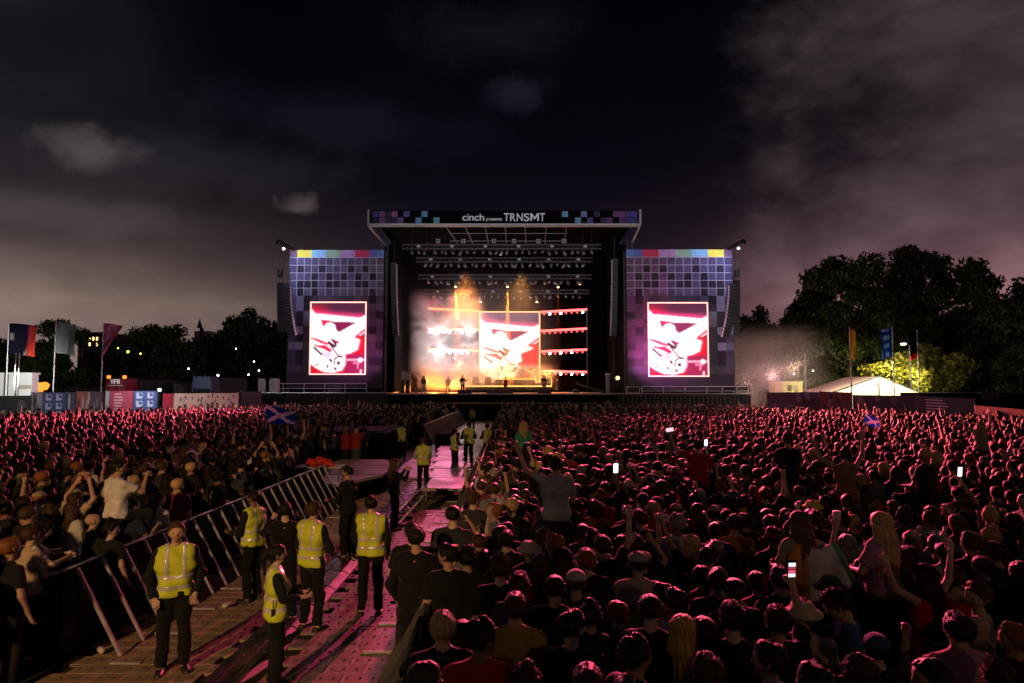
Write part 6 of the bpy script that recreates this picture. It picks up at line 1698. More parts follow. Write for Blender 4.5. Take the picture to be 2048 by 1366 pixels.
def low_template(arms, longhair):
    """light figure: head, neck, tapered trunk, arms, legs as lofted rings"""
    V, Q, Lb = [], [], []
    def loft(rings, n, lab):
        for ri, (c, rx, ry, lb) in enumerate(rings):
            b0 = len(V)
            for k in range(n):
                a = 2 * math.pi * k / n
                V.append((c[0] + rx * math.cos(a), c[1] + ry * math.sin(a), c[2])); Lb.append(lb if not callable(lb) else lb(math.sin(a)))
            if ri:
                for k in range(n): Q.append((b0 - n + k, b0 - n + (k + 1) % n, b0 + (k + 1) % n, b0 + k))
    def limb(pts, rs, lb):
        pts = [Vector(p) for p in pts]; n = 4
        for i, p in enumerate(pts):
            d = (pts[min(i + 1, len(pts) - 1)] - pts[max(0, i - 1)]).normalized(); u = d.orthogonal().normalized(); w = d.cross(u); b0 = len(V)
            for k in range(n):
                a = 2 * math.pi * k / n; V.append(tuple(p + (u * math.cos(a) + w * math.sin(a)) * rs[i])); Lb.append(lb[i])
            if i:
                for k in range(n): Q.append((b0 - n + k, b0 - n + (k + 1) % n, b0 + (k + 1) % n, b0 + k))
    hb = lambda s: 3 if s < 0.45 else 0
    loft([((0, 0, 0.45), 0.15, 0.09, 2), ((0, 0, 0.88), 0.19, 0.12, 2), ((0, 0, 0.93), 0.185, 0.12, 1), ((0, 0, 1.12), 0.165, 0.11, 1), ((0, 0, 1.32), 0.205, 0.12, 1), ((0, -0.01, 1.43), 0.15, 0.085, 1), ((0, -0.01, 1.465), 0.062, 0.058, 0), ((0, 0, 1.55), 0.055, 0.055, 0)], 8, 0)
    loft([((0, 0.02, 1.535), 0.045, 0.05, 0), ((0, 0.01, 1.58), 0.075, 0.085, 0), ((0, 0.0, 1.645), 0.092, 0.105, hb), ((0, -0.005, 1.70), 0.086, 0.098, 3), ((0, -0.01, 1.74), 0.055, 0.062, 3), ((0, -0.01, 1.757), 0.012, 0.012, 3)], 8, 0)
    if longhair: loft([((0, -0.055, 1.70), 0.06, 0.03, 3), ((0, -0.085, 1.6), 0.095, 0.045, 3), ((0, -0.10, 1.42), 0.10, 0.04, 3), ((0, -0.11, 1.30), 0.05, 0.02, 3)], 6, 3)
    for s in (-1, 1):
        if arms == 'down': limb([(s * 0.19, 0, 1.40), (s * 0.235, -0.02, 1.12), (s * 0.19, 0.16, 0.95)], [0.06, 0.045, 0.03], [1, 0, 0])
        elif arms == 'up' or (arms == 'one' and s > 0): limb([(s * 0.18, 0, 1.42), (s * 0.29, 0.05, 1.68), (s * 0.24, 0.10, 1.94), (s * 0.24, 0.11, 2.09)], [0.055, 0.042, 0.03, 0.042], [1, 0, 0, 0])
        elif arms == 'clap': limb([(s * 0.18, 0, 1.42), (s * 0.30, 0.12, 1.66), (s * 0.08, 0.18, 1.88), (s * 0.03, 0.18, 2.02)], [0.055, 0.042, 0.03, 0.035], [1, 0, 0, 0])
        else: limb([(s * 0.19, 0, 1.40), (s * 0.24, 0.1, 1.14), (s * 0.08, 0.33, 1.32), (s * 0.05, 0.36, 1.42)], [0.06, 0.045, 0.03, 0.04], [1, 0, 0, 0])
    return np.array(V), np.array(Q), np.array(Lb)
midT = [template(p, f, h, 0.047, 0.7, 0) for p, f, h in (('stand', False, 'short'), ('front', False, 'short'), ('stand', True, 'long'), ('front', True, 'pony'), ('pock', False, 'crop'), ('stand', True, 'bob'), ('phone', False, 'short'), ('lookl', False, 'short'), ('lookr', True, 'long'), ('rup', False, 'short'), ('both', True, 'long'), ('clap', False, 'short'), ('lup', False, 'short'), ('selfie', True, 'bun'))]
midW = [18, 15, 13, 9, 8, 8, 6, 4, 4, 1.2, 0.6, 0.7, 1, 0.8]
lowT = [low_template(a, l) for a, l in (('down', False), ('down', True), ('front', False), ('front', True), ('one', False), ('one', True), ('up', False), ('up', True), ('clap', False))]
lowW = [36, 26, 17, 12, 1.6, 1.2, 0.5, 0.5, 0.8]
AV, AQ, AC = [], [], []
off = 0
for (x, y) in rest:
    T_ = r.choices(midT, midW)[0] if y < 22 else r.choices(lowT, lowW)[0]
    V, Q, lb = T_
    rz = (r.gauss(-0.15, 0.3) if x < -5 else r.gauss(0.08, 0.3)); sc = r.gauss(0.98, 0.055)
    c, s = math.cos(rz) * sc, math.sin(rz) * sc
    wx = r.uniform(0.94, 1.08)
    P = np.stack([x + wx * (V[:, 0] * c - V[:, 1] * s), y + wx * (V[:, 0] * s + V[:, 1] * c), V[:, 2] * sc], 1)
    pal = np.array([r.choice(SKINS), pick(r, CN)[1], r.choice([(0.03, 0.035, 0.05), (0.015, 0.015, 0.018), (0.06, 0.07, 0.1)]), pick(r, HN)[1]])
    AV.append(P); AQ.append(Q + off); AC.append(pal[lb]); off += len(V)
AV, AQ, AC = np.concatenate(AV), np.concatenate(AQ), np.concatenate(AC)
me = np_mesh('crowd', AV, AQ, [mat('crowd_people', vcol='Col', rough=0.65, spec=0.13)])
at = me.color_attributes.new('Col', 'FLOAT_COLOR', 'POINT')
at.data.foreach_set('color', np.concatenate([AC, np.ones((len(AC), 1))], 1).astype(np.float32).ravel())
tag(link_mesh('crowd', me), kind='stuff')
print('CROWD', len(rest), 'quads', len(AQ), 'indiv', len(recs))
# ------------------------------------------------------------------ trees
M_bark = mat('bark', (0.05, 0.038, 0.028), rough=0.9, var=0.4, nscale=3, bump=0.6, bscale=12)
def leaf_mat(name, c0, c1):
    m = bpy.data.materials.new(name); m.use_nodes = True
    t = NT(m.node_tree); b = t.n['Principled BSDF']
    at = t.new('ShaderNodeAttribute', attribute_name='Col').outputs['Fac']
    t.put(b.inputs['Base Color'], t.mix(at, c4(c0), c4(c1))); b.inputs['Roughness'].default_value = 0.55
    return m
M_leaf = leaf_mat('leaves', (0.022, 0.034, 0.013), (0.055, 0.078, 0.024))
M_leaf_lit = leaf_mat('leaves_lamplit', (0.10, 0.11, 0.015), (0.24, 0.23, 0.03))  # leaf copy made brighter and yellower, lamplight put into the colour
def tree_meshes(seed, H, R_, zc, nblob, per, leaf, lm):
    r = np.random.default_rng(seed); rr = random.Random(seed)
    tk = MB(); top = zc
    tk.tube([(0, 0, 0), (0.05, 0.03, H * 0.18), (rr.uniform(-.3, .3), rr.uniform(-.3, .3), H * 0.45), (rr.uniform(-.5, .5), rr.uniform(-.5, .5), H * 0.8)], [H * 0.028, H * 0.022, H * 0.016, H * 0.006], 8)
    blobs = []
    for i in range(nblob):
        d = r.normal(size=3); d /= np.linalg.norm(d); q = r.uniform(0.35, 0.95) ** 0.7
        c = np.array((d[0] * R_ * q, d[1] * R_ * q, zc + d[2] * (H - zc) * q * (1.0 if d[2] > 0 else 0.85)))
        c[0] *= 1.0 + 0.12 * math.sin(3 * i); blobs.append((c, r.uniform(0.16, 0.30) * R_))
        if i % 3 == 0:
            z0 = H * rr.uniform(0.2, 0.6)
            m = Vector((c[0] * 0.45, c[1] * 0.45, (z0 + c[2]) / 2 + 0.3))
            tk.tube([(0, 0, z0), m, tuple(c)], [H * 0.011, H * 0.007, H * 0.002], 5)
    P, S = [], []
    for c, s in blobs:
        n = int(per * (s / (0.23 * R_)) ** 2)
        d = r.normal(size=(n, 3)); d /= np.linalg.norm(d, axis=1)[:, None]
        P.append(c + d * s * r.uniform(0.35, 1.12, (n, 1)) * np.array((1.15, 1.15, 0.8))); S.append(np.full(n, r.uniform(0, 1)))
    P, S = np.concatenate(P), np.concatenate(S)
    n = len(P)
    u = r.normal(size=(n, 3)); u /= np.linalg.norm(u, axis=1)[:, None]
    w = np.cross(u, r.normal(size=(n, 3))); w /= np.linalg.norm(w, axis=1)[:, None]
    sz = r.uniform(0.6, 1.25, (n, 1)) * leaf
    V = np.stack([P - u * sz, P + w * sz * 0.45, P + u * sz, P - w * sz * 0.45], 1).reshape(-1, 3)
    Q = np.arange(n * 4).reshape(-1, 4)
    me = np_mesh('crown', V, Q, [lm], smooth=False)
    at = me.color_attributes.new('Col', 'FLOAT_COLOR', 'POINT')
    k = np.repeat(np.clip(S + r.normal(size=n) * 0.18, 0, 1), 4)
    at.data.foreach_set('color', np.stack([k, k, k, np.ones_like(k)], 1).astype(np.float32).ravel())
    return mesh_of(tk, 'trunk', M_bark, True), me
TREES = {'tall': tree_meshes(3, 22, 7.2, 12.5, 62, 270, 0.42, M_leaf), 'tall2': tree_meshes(8, 22, 6.8, 12.5, 58, 280, 0.42, M_leaf), 'round': tree_meshes(5, 14, 6.2, 6.6, 52, 260, 0.38, M_leaf), 'round2': tree_meshes(12, 14, 5.8, 6.4, 48, 260, 0.38, M_leaf), 'bush': tree_meshes(15, 9, 5.0, 4.4, 48, 200, 0.30, M_leaf_lit), 'dense': tree_meshes(19, 18, 7.2, 8.8, 76, 260, 0.42, M_leaf)}
def tree(kind, px, top_py, Y, wid, label, group, rz=0.0, H=None):
    t, c = TREES[kind]
    base = {'tall': 22, 'tall2': 22, 'round': 14, 'round2': 14, 'bush': 9, 'dense': 18}[kind]
    p = W(px, top_py, Y); sz = p.z / base
    o = thing('tree', (p.x, Y, 0), label, 'tree', group, rz)
    o.scale = (wid, wid, sz)
    link_mesh('trunk', t, o); link_mesh('crown', c, o)
G_R, G_L = 'trees behind the right fence', 'trees behind the left fence'
tree('tall', 1692, 492, 92, 0.92, 'tall dark tree left of the pair above the white tent', G_R, 0.4)
tree('tall2', 1862, 476, 92, 0.98, 'tallest dark tree above the lime lit bush', G_R, 2.2)
tree('dense', 2030, 525, 84, 0.80, 'dense dark tree cut by the right edge of the photo', G_R, 1.1)
tree('round', 1530, 598, 118, 0.95, 'low dark round tree just right of the right tower', G_R, 0.9)
tree('round2', 1612, 588, 112, 0.85, 'mid height dark tree beside the tall pair', G_R, 2.9)
tree('dense', 1760, 600, 112, 0.75, 'dark filler tree standing behind the tall pair', G_R, 4.0)
tree('dense', 1930, 590, 108, 0.85, 'dark tree behind the lime bush towards the right', G_R, 5.0)
tree('round2', 1545, 690, 88, 0.5, 'small smoky tree lit amber beside the right wing', G_R, 3.3)
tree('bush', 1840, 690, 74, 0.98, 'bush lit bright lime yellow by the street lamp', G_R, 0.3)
tree('round', 1965, 680, 78, 0.55, 'darker bush right of the lime lit bush', G_R, 1.3)
tree('round2', 2040, 690, 72, 0.6, 'bush under the dense tree at the right edge', G_R, 2.3)
tree('round', 25, 648, 84, 0.62, 'greenish tree behind the black and red flag', G_L, 0.2)
tree('round2', 128, 640, 88, 0.62, 'greenish tree behind the pale flag', G_L, 1.7)
tree('dense', 300, 634, 104, 0.80, 'wide dark tree right of the pink flag', G_L, 0.8)
tree('round', 360, 655, 100, 0.72, 'dark tree overlapping the wide one on its right', G_L, 3.1)
tree('round2', 448, 660, 106, 0.75, 'low dark tree below the church spire', G_L, 5.2)
tree('round', 520, 604, 108, 0.92, 'tall dark tree touching the left speaker array', G_L, 2.0)
tree('round2', 210, 690, 112, 0.6, 'low dark tree in front of the lit building', G_L, 4.4)
tree('dense', 580, 650, 125, 0.8, 'dark tree mostly behind the left tower', G_L, 1.4)
tree('dense', 245, 668, 122, 0.7, 'dark tree filling the gap behind the pink flag', G_L, 0.4)
tree('dense', 410, 690, 118, 0.75, 'dark tree low behind the blue truck', G_L, 3.7)
tree('dense', 480, 668, 120, 0.7, 'dark tree between spire tree and tall tree', G_L, 2.2)
tree('round', 75, 672, 92, 0.6, 'bushy tree between the two left flags', G_L, 5.0)
tree('dense', 1480, 640, 128, 0.8, 'dark tree immediately behind the right tower', G_R, 0.5)
tree('dense', 1650, 680, 100, 0.6, 'dark tree low behind the twin street lamp', G_R, 1.9)
tree('dense', 1790, 660, 98, 0.6, 'dark tree between lime bush and tent', G_R, 3.0)
tree('dense', 2000, 610, 96, 0.8, 'dark tree between the tallest tree and the right edge', G_R, 2.6)
tree('round', -60, 650, 84, 0.7, 'dark tree at the far left edge of the photo', G_L, 2.6)

# ------------------------------------------------------------------ far buildings on the left
M_bld = mat('dark_brick', (0.08, 0.05, 0.04), rough=0.85, var=0.3, nscale=0.8)
def px_box(b, px0, py0, px1, py1, Y, d, z0=None):
    a, c = W(px0, py1, Y), W(px1, py0, Y)
    b.box((a.x, Y, a.z if z0 is None else z0), (c.x, Y + d, c.z)); return b
bl = thing('tenement_building', tuple(W(180, 790, 190)), 'dark tenement block with lit windows behind the left trees', 'building')
bl.location.z = 0
px_box(MB(), 152, 668, 207, 790, 190, 14, 0).build('wall', M_bld, bl)
px_box(MB(), 150, 664, 209, 668, 189.5, 15).build('roof', M_black, bl)
M_winw = mat('lit_window', (0.8, 0.6, 0.3), emit=(1.0, 0.66, 0.28), estr=2.2); M_wind = mat('dark_window', (0.02, 0.02, 0.03), rough=0.15)
for i in range(7):
    for j in range(4):
        lit = (i, j) in {(1, 0), (3, 0), (4, 0), (5, 1), (3, 1), (5, 0)}
        w_ = px_box(MB(), 155 + i * 7.4, 674 + j * 11, 159 + i * 7.4, 681 + j * 11, 189.97, 0.02).build('window', M_winw if lit else M_wind, bl)
        px_box(MB(), 154.6 + i * 7.4, 681 + j * 11, 159.4 + i * 7.4, 682 + j * 11, 189.85, 0.14).build('sill', M_bld, w_)
ch = thing('church', (W(399, 700, 260).x, 260, 0), 'small church with pointed spire behind the trees', 'church')
px_box(MB(), 385, 662, 420, 790, 262, 16, 0).build('nave', mat('pale_stone', (0.30, 0.28, 0.27), rough=0.8, var=0.2, nscale=0.5), ch)
a, c = W(395.5, 656, 260), W(403.5, 656, 260); tp = W(399.5, 638, 262)
px_box(MB(), 395.5, 656, 403.5, 790, 259, 1.8, 0).build('tower', M_bld, ch)
MB().faces([(a.x, 259, a.z), (c.x, 259, a.z), (c.x, 260.8, a.z), (a.x, 260.8, a.z), ((a.x + c.x) / 2, 259.9, tp.z)], [(0, 1, 4), (1, 2, 4), (2, 3, 4), (3, 0, 4), (3, 2, 1, 0)]).build('spire', M_black, ch)

# ------------------------------------------------------------------ fences with printed banners
FENCE_Z = 2.5
def banner_fence(name, px0, px1, py0, py1, Y0, Y1, m, label, group, posts=True, draw=None, cat='banner'):
    """panel standing on the ground between two photo columns"""
    a, c = W(px0, py0, Y0), W(px1, py1, Y1)
    t = thing(name, ((a.x + c.x) / 2, (Y0 + Y1) / 2, 0), label, cat, group)
    d = Vector((c.x - a.x, c.y - a.y, 0)).normalized(); nrm_ = Vector((-d.y, d.x, 0)) * 0.03
    p = [Vector((a.x, a.y, 0.05)), Vector((c.x, c.y, 0.05)), Vector((c.x, c.y, c.z)), Vector((a.x, a.y, a.z))]
    MB().faces([q - nrm_ for q in p] + [q + nrm_ for q in p], [(0, 1, 2, 3), (7, 6, 5, 4), (0, 4, 5, 1), (1, 5, 6, 2), (2, 6, 7, 3), (3, 7, 4, 0)]).build('banner_panel', m, t)
    for q in (p[0], p[1]):
        z = a.z if q is p[0] else c.z
        MB().bar((q.x, q.y + 0.06, 0), (q.x, q.y + 0.06, z + 0.06), 0.06).build('post', M_dalu, t)
    def place(u, v, off=0.04):   # u along, v down, on the camera side
        return Vector((a.x + (c.x - a.x) * u, a.y + (c.y - a.y) * u, (a.z + (c.z - a.z) * u) * (1 - v) + 0.05 * v)) - Vector((-d.y, d.x, 0)) * off
    if draw: draw(t, place)
    return t
def marks(cols, n, seed, size=(0.03, 0.09)):
    """print: irregular flat figures on the banner face"""
    def draw(t, place):
        r_ = random.Random(seed)
        for k, col in enumerate(cols):
            for i in range(n):
                u, v = r_.uniform(0.06, 0.94), r_.uniform(0.08, 0.6); s = r_.uniform(*size)
                pts = [place(u + s * math.cos(q) * r_.uniform(0.6, 1.2), v + 2.2 * s * math.sin(q) * r_.uniform(0.6, 1.2), 0.036 + 0.004 * k + 0.0007 * i) for q in [2 * math.pi * j / 7 for j in range(7)]]
                MB().poly(pts).build('print', mat('print_%02d_%02d_%02d' % tuple(int(99 * q) for q in col), col, rough=0.7), t)
    return draw
def figures(col, n):
    def draw(t, place):
        r_ = random.Random(4)
        m = mat('print_figures', col, rough=0.7)
        for i in range(n):
            u = 0.07 + 0.88 * (i + 0.5) / n + r_.uniform(-0.02, 0.02); h = r_.uniform(0.66, 0.80); w_ = r_.uniform(0.013, 0.02)
            MB().poly([place(u + w_ * math.cos(q) * 0.7, 0.86 - h + 0.06 * math.sin(q)) for q in [2 * math.pi * j / 8 for j in range(8)]]).build('print', m, t)
            MB().poly([place(u - w_, 0.99 - h * 0.9), place(u + w_, 0.99 - h * 0.9), place(u + w_ * 1.6, 1.0), place(u - w_ * 1.6, 1.0)]).build('print', m, t)
            s = r_.choice((-1, 1))
            MB().poly([place(u + s * w_, 1.0 - h * 0.9, 0.042), place(u + s * w_ * 2.4, 0.88 - h * r_.uniform(0.8, 1.2), 0.042), place(u + s * w_ * 2.8, 0.92 - h, 0.042), place(u + s * w_, 1.06 - h * 0.9, 0.042)]).build('print', m, t)
    return draw
def letters_b(col, seed):
    """rows of blocky white letter shapes"""
    def draw(t, place):
        r_ = random.Random(seed); m = mat('print_blocks_%d' % seed, col, rough=0.7)
        for j in range(3):
            for i in range(2):
                u0, v0 = 0.10 + 0.46 * i, 0.04 + 0.22 * j
                MB().poly([place(u0, v0), place(u0 + 0.10, v0), place(u0 + 0.10, v0 + 0.16), place(u0, v0 + 0.16)]).build('print', m, t)
                MB().poly([place(u0 + 0.10, v0 + 0.10, 0.041), place(u0 + 0.28, v0 + 0.10, 0.041), place(u0 + 0.22, v0 + 0.16, 0.041), place(u0 + 0.10, v0 + 0.16, 0.041)]).build('print', m, t)
                MB().poly([place(u0 + 0.14, v0, 0.042), place(u0 + 0.22, v0, 0.042), place(u0 + 0.30, v0 + 0.08, 0.042)]).build('print', m, t)
    return draw
def textlines(col):
    def draw(t, place):
        m = mat('print_lines', col, rough=0.7)
        for j in range(8):
            L = 0.30 + 0.12 * ((j * 37) % 5) / 5
            MB().poly([place(0.18, 0.07 + j * 0.075), place(0.18 + L, 0.07 + j * 0.075), place(0.18 + L, 0.10 + j * 0.075), place(0.18, 0.10 + j * 0.075)]).build('print', m, t)
    return draw
LF = 'printed fence banners behind the left crowd'; RF = 'printed fence banners behind the right crowd'
bn = lambda n, c: mat(n, c, rough=0.6, var=0.25, nscale=0.9)
banner_fence('fence_banner', -40, 61.5, 792, 791, 47, 49.0, bn('banner_black', (0.02, 0.02, 0.025)), 'black fence banner at the left edge', LF, draw=marks([(0.12, 0.12, 0.14)], 3, 3, (0.05, 0.12)))
banner_fence('fence_banner', 62, 86, 785, 785, 49.5, 50, bn('banner_grey', (0.35, 0.34, 0.33)), 'pale grey fence banner with dark figures', LF, draw=marks([(0.05, 0.05, 0.05)], 7, 5, (0.05, 0.11)))
banner_fence('fence_banner', 87, 132, 785, 785, 50, 51, bn('banner_blue', (0.05, 0.09, 0.24)), 'left blue fence banner with white blocks', LF, draw=letters_b((0.5, 0.55, 0.65), 1))
banner_fence('fence_banner', 133, 152, 785, 785, 51.1, 51.5, bn('banner_slate', (0.06, 0.07, 0.11)), 'dark slate fence banner beside the blue one', LF, draw=marks([(0.5, 0.5, 0.55)], 2, 8, (0.08, 0.14)))
banner_fence('fence_banner', 154, 180, 783, 783, 51.7, 52.3, bn('banner_rust', (0.34, 0.10, 0.07)), 'rusty red fence banner with pale streaks', LF, draw=marks([(0.10, 0.02, 0.02), (0.5, 0.4, 0.35)], 4, 9, (0.04, 0.10)))
banner_fence('fence_banner', 181, 205, 783, 783, 52.4, 52.9, bn('banner_plum', (0.10, 0.06, 0.09)), 'plum fence banner below the pink flag', LF, draw=marks([(0.25, 0.18, 0.22)], 4, 10))
banner_fence('fence_banner', 211, 219, 782, 782, 53.0, 53.2, bn('banner_palegrey', (0.42, 0.44, 0.46)), 'narrow pale grey fence banner', LF)
banner_fence('fence_banner', 220, 266, 782, 782, 53.3, 54.5, bn('banner_crimson', (0.42, 0.02, 0.07)), 'crimson fence banner with pale lines of text', LF, draw=textlines((0.6, 0.45, 0.45)))
banner_fence('fence_banner', 268, 315, 782, 782, 54.6, 56, bn('banner_blue2', (0.04, 0.10, 0.30)), 'right blue fence banner with white blocks', LF, draw=letters_b((0.55, 0.6, 0.7), 2))
banner_fence('fence_banner', 326, 346, 787, 787, 56.3, 57, bn('banner_red', (0.36, 0.015, 0.04)), 'small plain red fence banner', LF)
banner_fence('fence_banner', 348, 477, 787, 786, 57.1, 60.5, bn('banner_peach', (0.62, 0.45, 0.36)), 'long peach fence banner showing a dark dancing crowd', LF, draw=figures((0.08, 0.03, 0.04), 11))
banner_fence('fence_banner', 482, 522, 783, 783, 60.8, 62, bn('banner_dark', (0.03, 0.02, 0.035)), 'dark fence banner next to the left wing', LF)
banner_fence('fence_banner', 1535, 1640, 785, 784, 58.5, 55.5, bn('banner_mauve', (0.16, 0.10, 0.14)), 'mauve fence banner with pale dancers right of the stage', RF, draw=marks([(0.34, 0.27, 0.32), (0.08, 0.05, 0.08)], 5, 12, (0.03, 0.08)))
banner_fence('fence_banner', 1641, 1704, 783, 785, 55.4, 53.5, bn('banner_wine', (0.20, 0.05, 0.05)), 'wine red fence banner below the white tent', RF, draw=marks([(0.28, 0.17, 0.14), (0.06, 0.02, 0.03)], 5, 13))
banner_fence('fence_banner', 1707, 1830, 790, 792, 53.4, 49.5, bn('banner_ink', (0.025, 0.02, 0.03)), 'ink dark fence banner with dim portraits', RF, draw=marks([(0.12, 0.07, 0.08), (0.20, 0.16, 0.10)], 3, 14))
banner_fence('fence_banner', 1832, 1950, 792, 798, 49.4, 45.5, bn('banner_night', (0.014, 0.014, 0.022)), 'black fence banner with faint text lines', RF, draw=textlines((0.10, 0.10, 0.13)))
banner_fence('fence_banner', 1952, 2080, 811, 822, 42.5, 39.0, bn('banner_tan', (0.46, 0.24, 0.15)), 'tan fence banner at the right edge', RF, draw=marks([(0.35, 0.10, 0.12)], 2, 15, (0.08, 0.14)))
# black container behind the right banners
t = thing('dark_container', (W(1945, 790, 52).x, 52, 0), 'black container standing behind the right fence', 'container')
px_box(MB(), 1848, 786, 2120, 860, 52, 3, 0).build('body', M_drape, t)
px_box(MB(), 1962, 784, 1998, 800, 51.9, 0.05).build('panel', M_black, t)

# ------------------------------------------------------------------ flags on poles
M_pole = mat('flag_pole_white', (0.60, 0.58, 0.56), rough=0.4)
def flag(px, py_top, py_base, Y, wpx, hpx, dirn, colf, label, nu=18, nv=14, taper=None):
    b_, p = W(px, py_base, Y), W(px, py_top, Y)
    t = thing('flag_pole', (p.x, Y, 0), label, 'flag', 'flags on poles')
    MB().tube([(p.x, Y, 0), (p.x, Y, p.z)], [0.06, 0.035], 8).build('pole', M_pole, t)
    k = Y / FPX
    def f(u, v):
        x = p.x + dirn * (0.05 + u * wpx * k * (1 - (taper * v if taper else 0)))
        return (x - p.x, -0.26 * math.sin(6 * u + 3 * v) * u - 0.12 * math.sin(13 * u - 3 * v) * u, p.z - 0.06 - v * hpx * k - 0.10 * u * u * hpx * k)
    o = cloth('flag_cloth', f, nu, nv, M_flagc, colf=colf); o.parent = t
    return t
def black_red(u, v):
    if (u - 0.10) ** 2 * 1.2 + (v - 0.42) ** 2 < 0.012: return (0.45, 0.36, 0.34)
    if u > 0.70 - 0.35 * max(0, v - 0.5): return (0.75, 0.06, 0.04) if v < 0.8 or u > 0.72 else (0.45, 0.42, 0.45)
    return (0.012, 0.012, 0.03) if u < 0.62 else (0.10, 0.03, 0.16)
flag(18, 645, 800, 55, 55, 62, 1, black_red, 'black and red flag on the leftmost tall pole')
flag(112, 643, 800, 56, 40, 62, 1, lambda u, v: (0.46, 0.50, 0.50), 'pale grey flag on the second tall pole')
flag(207, 645, 800, 57, 38, 62, 1, lambda u, v: (0.62, 0.16, 0.28) if (v + 0.5 * u) % 0.35 < 0.22 else (0.72, 0.28, 0.40), 'pink flag on the third tall pole', taper=1.0)
for i, px in enumerate((32, 39)):
    p = W(px, 708, 52)
    t = thing('bare_pole', (p.x, 52, 0), ['left of two short bare poles by the white cabin', 'right of two short bare poles by the white cabin'][i], 'pole', 'bare poles')
    MB().tube([(p.x, 52, 0), (p.x, 52, p.z)], [0.05, 0.035], 8).build('pole', M_pole, t); MB().tube([(p.x, 52, p.z), (p.x, 52, p.z + 0.06)], 0.05, 8).build('cap', M_pole, t)
flag(1699, 653, 800, 57, 11, 62, 1, lambda u, v: (0.55, 0.34, 0.08), 'yellow teardrop flag above the white tent', taper=0.45)
flag(1784, 654, 800, 57, 22, 58, -1, lambda u, v: (0.25, 0.35, 0.5) if 0.25 < u < 0.75 and (7 * v) % 2 < 0.8 else (0.02, 0.09, 0.26), 'blue printed flag right of the tent peak')
flag(1834, 661, 800, 57, 19, 54, -1, lambda u, v: (0.45, 0.02, 0.03) if v > 0.80 else (0.015, 0.012, 0.015), 'black and red flag before the lime bush', taper=0.2)
# saltires waved in the crowd
def saltire(u, v):
    d = min(abs(u - v), abs(u - (1 - v)))
    return (0.85, 0.83, 0.88) if d < 0.12 else (0.02, 0.17, 0.55)
for px, py, Y, w_, h_, lab, slope in ((532, 812, 30, 1.25, 0.75, 'blue and white saltire flag waved in the left crowd', -0.15), (1729, 829, 27, 0.62, 0.42, 'small blue and white saltire flag in the right crowd', -0.35)):
    p = W(px, py, Y)
    t = thing('hand_flag', (p.x, Y, 1.95), lab, 'flag', 'flags waved in the crowd')
    MB().tube([(p.x - 0.02, Y, 1.5), (p.x, Y, p.z + 0.05)], 0.012, 6).build('stick', M_pole, t)
    f = lambda u, v, p=p, w_=w_, h_=h_, slope=slope: (u * w_, 0.10 * math.sin(7 * u + 2 * v) * u, p.z - 1.95 - v * h_ * (1 - 0.25 * u) + slope * u * w_ + 0.05 * math.sin(5 * u + v))
    o = cloth('flag_cloth', f, 26, 20, M_flagc, colf=saltire); o.parent = t
    stickman = person('rup', (p.x - 0.24, Y - 0.1, 0), 0.0, 0.98, 'person holding up the ' + lab.split(' waved')[0].split(' in the')[0], fine=False, topcol=NAVY, hair='short', haircol=HBROWN)

# ------------------------------------------------------------------ white marquee on the right
a, c = W(1645, 790, 61), W(1858, 790, 61); pk = W(1705, 751, 66); pk2 = W(1757, 753, 61)
tn = thing('white_marquee', ((a.x + c.x) / 2, 62, 0), 'white marquee with pitched roof behind the right fence', 'tent')
ez = W(1720, 791, 61).z
M_tent = mat('marquee_pvc', (0.76, 0.68, 0.52), rough=0.5, var=0.06, nscale=0.8)
xm = pk2.x; Yb = 67.2
b = MB()
b.poly([(a.x, 61, ez), (xm, 61, pk2.z), (xm, Yb, pk2.z), (a.x, Yb, ez)]); b.build('roof_left', M_tent, tn)
MB().poly([(c.x, 61, ez), (c.x, Yb, ez), (xm, Yb, pk2.z), (xm, 61, pk2.z)]).build('roof_right', M_tent, tn)
MB().poly([(a.x, 61, ez), (c.x, 61, ez), (xm, 61, pk2.z)]).build('gable', M_tent, tn)
MB().poly([(a.x, 61.02, 0), (c.x, 61.02, 0), (c.x, 61.02, ez), (a.x, 61.02, ez)]).build('front_wall', M_tent, tn)
MB().poly([(a.x, 61, 0), (a.x, Yb, 0), (a.x, Yb, ez), (a.x, 61, ez)]).build('side_wall', M_tent, tn)
MB().bar((a.x, 60.98, ez), (xm, 60.98, pk2.z), 0.09).build('gable_beam', M_dalu, tn); MB().bar((c.x, 60.98, ez), (xm, 60.98, pk2.z), 0.09).build('gable_beam', M_dalu, tn)
MB().bar((xm, 60.97, ez), (xm, 60.97, pk2.z), 0.06).build('king_post', M_dalu, tn)
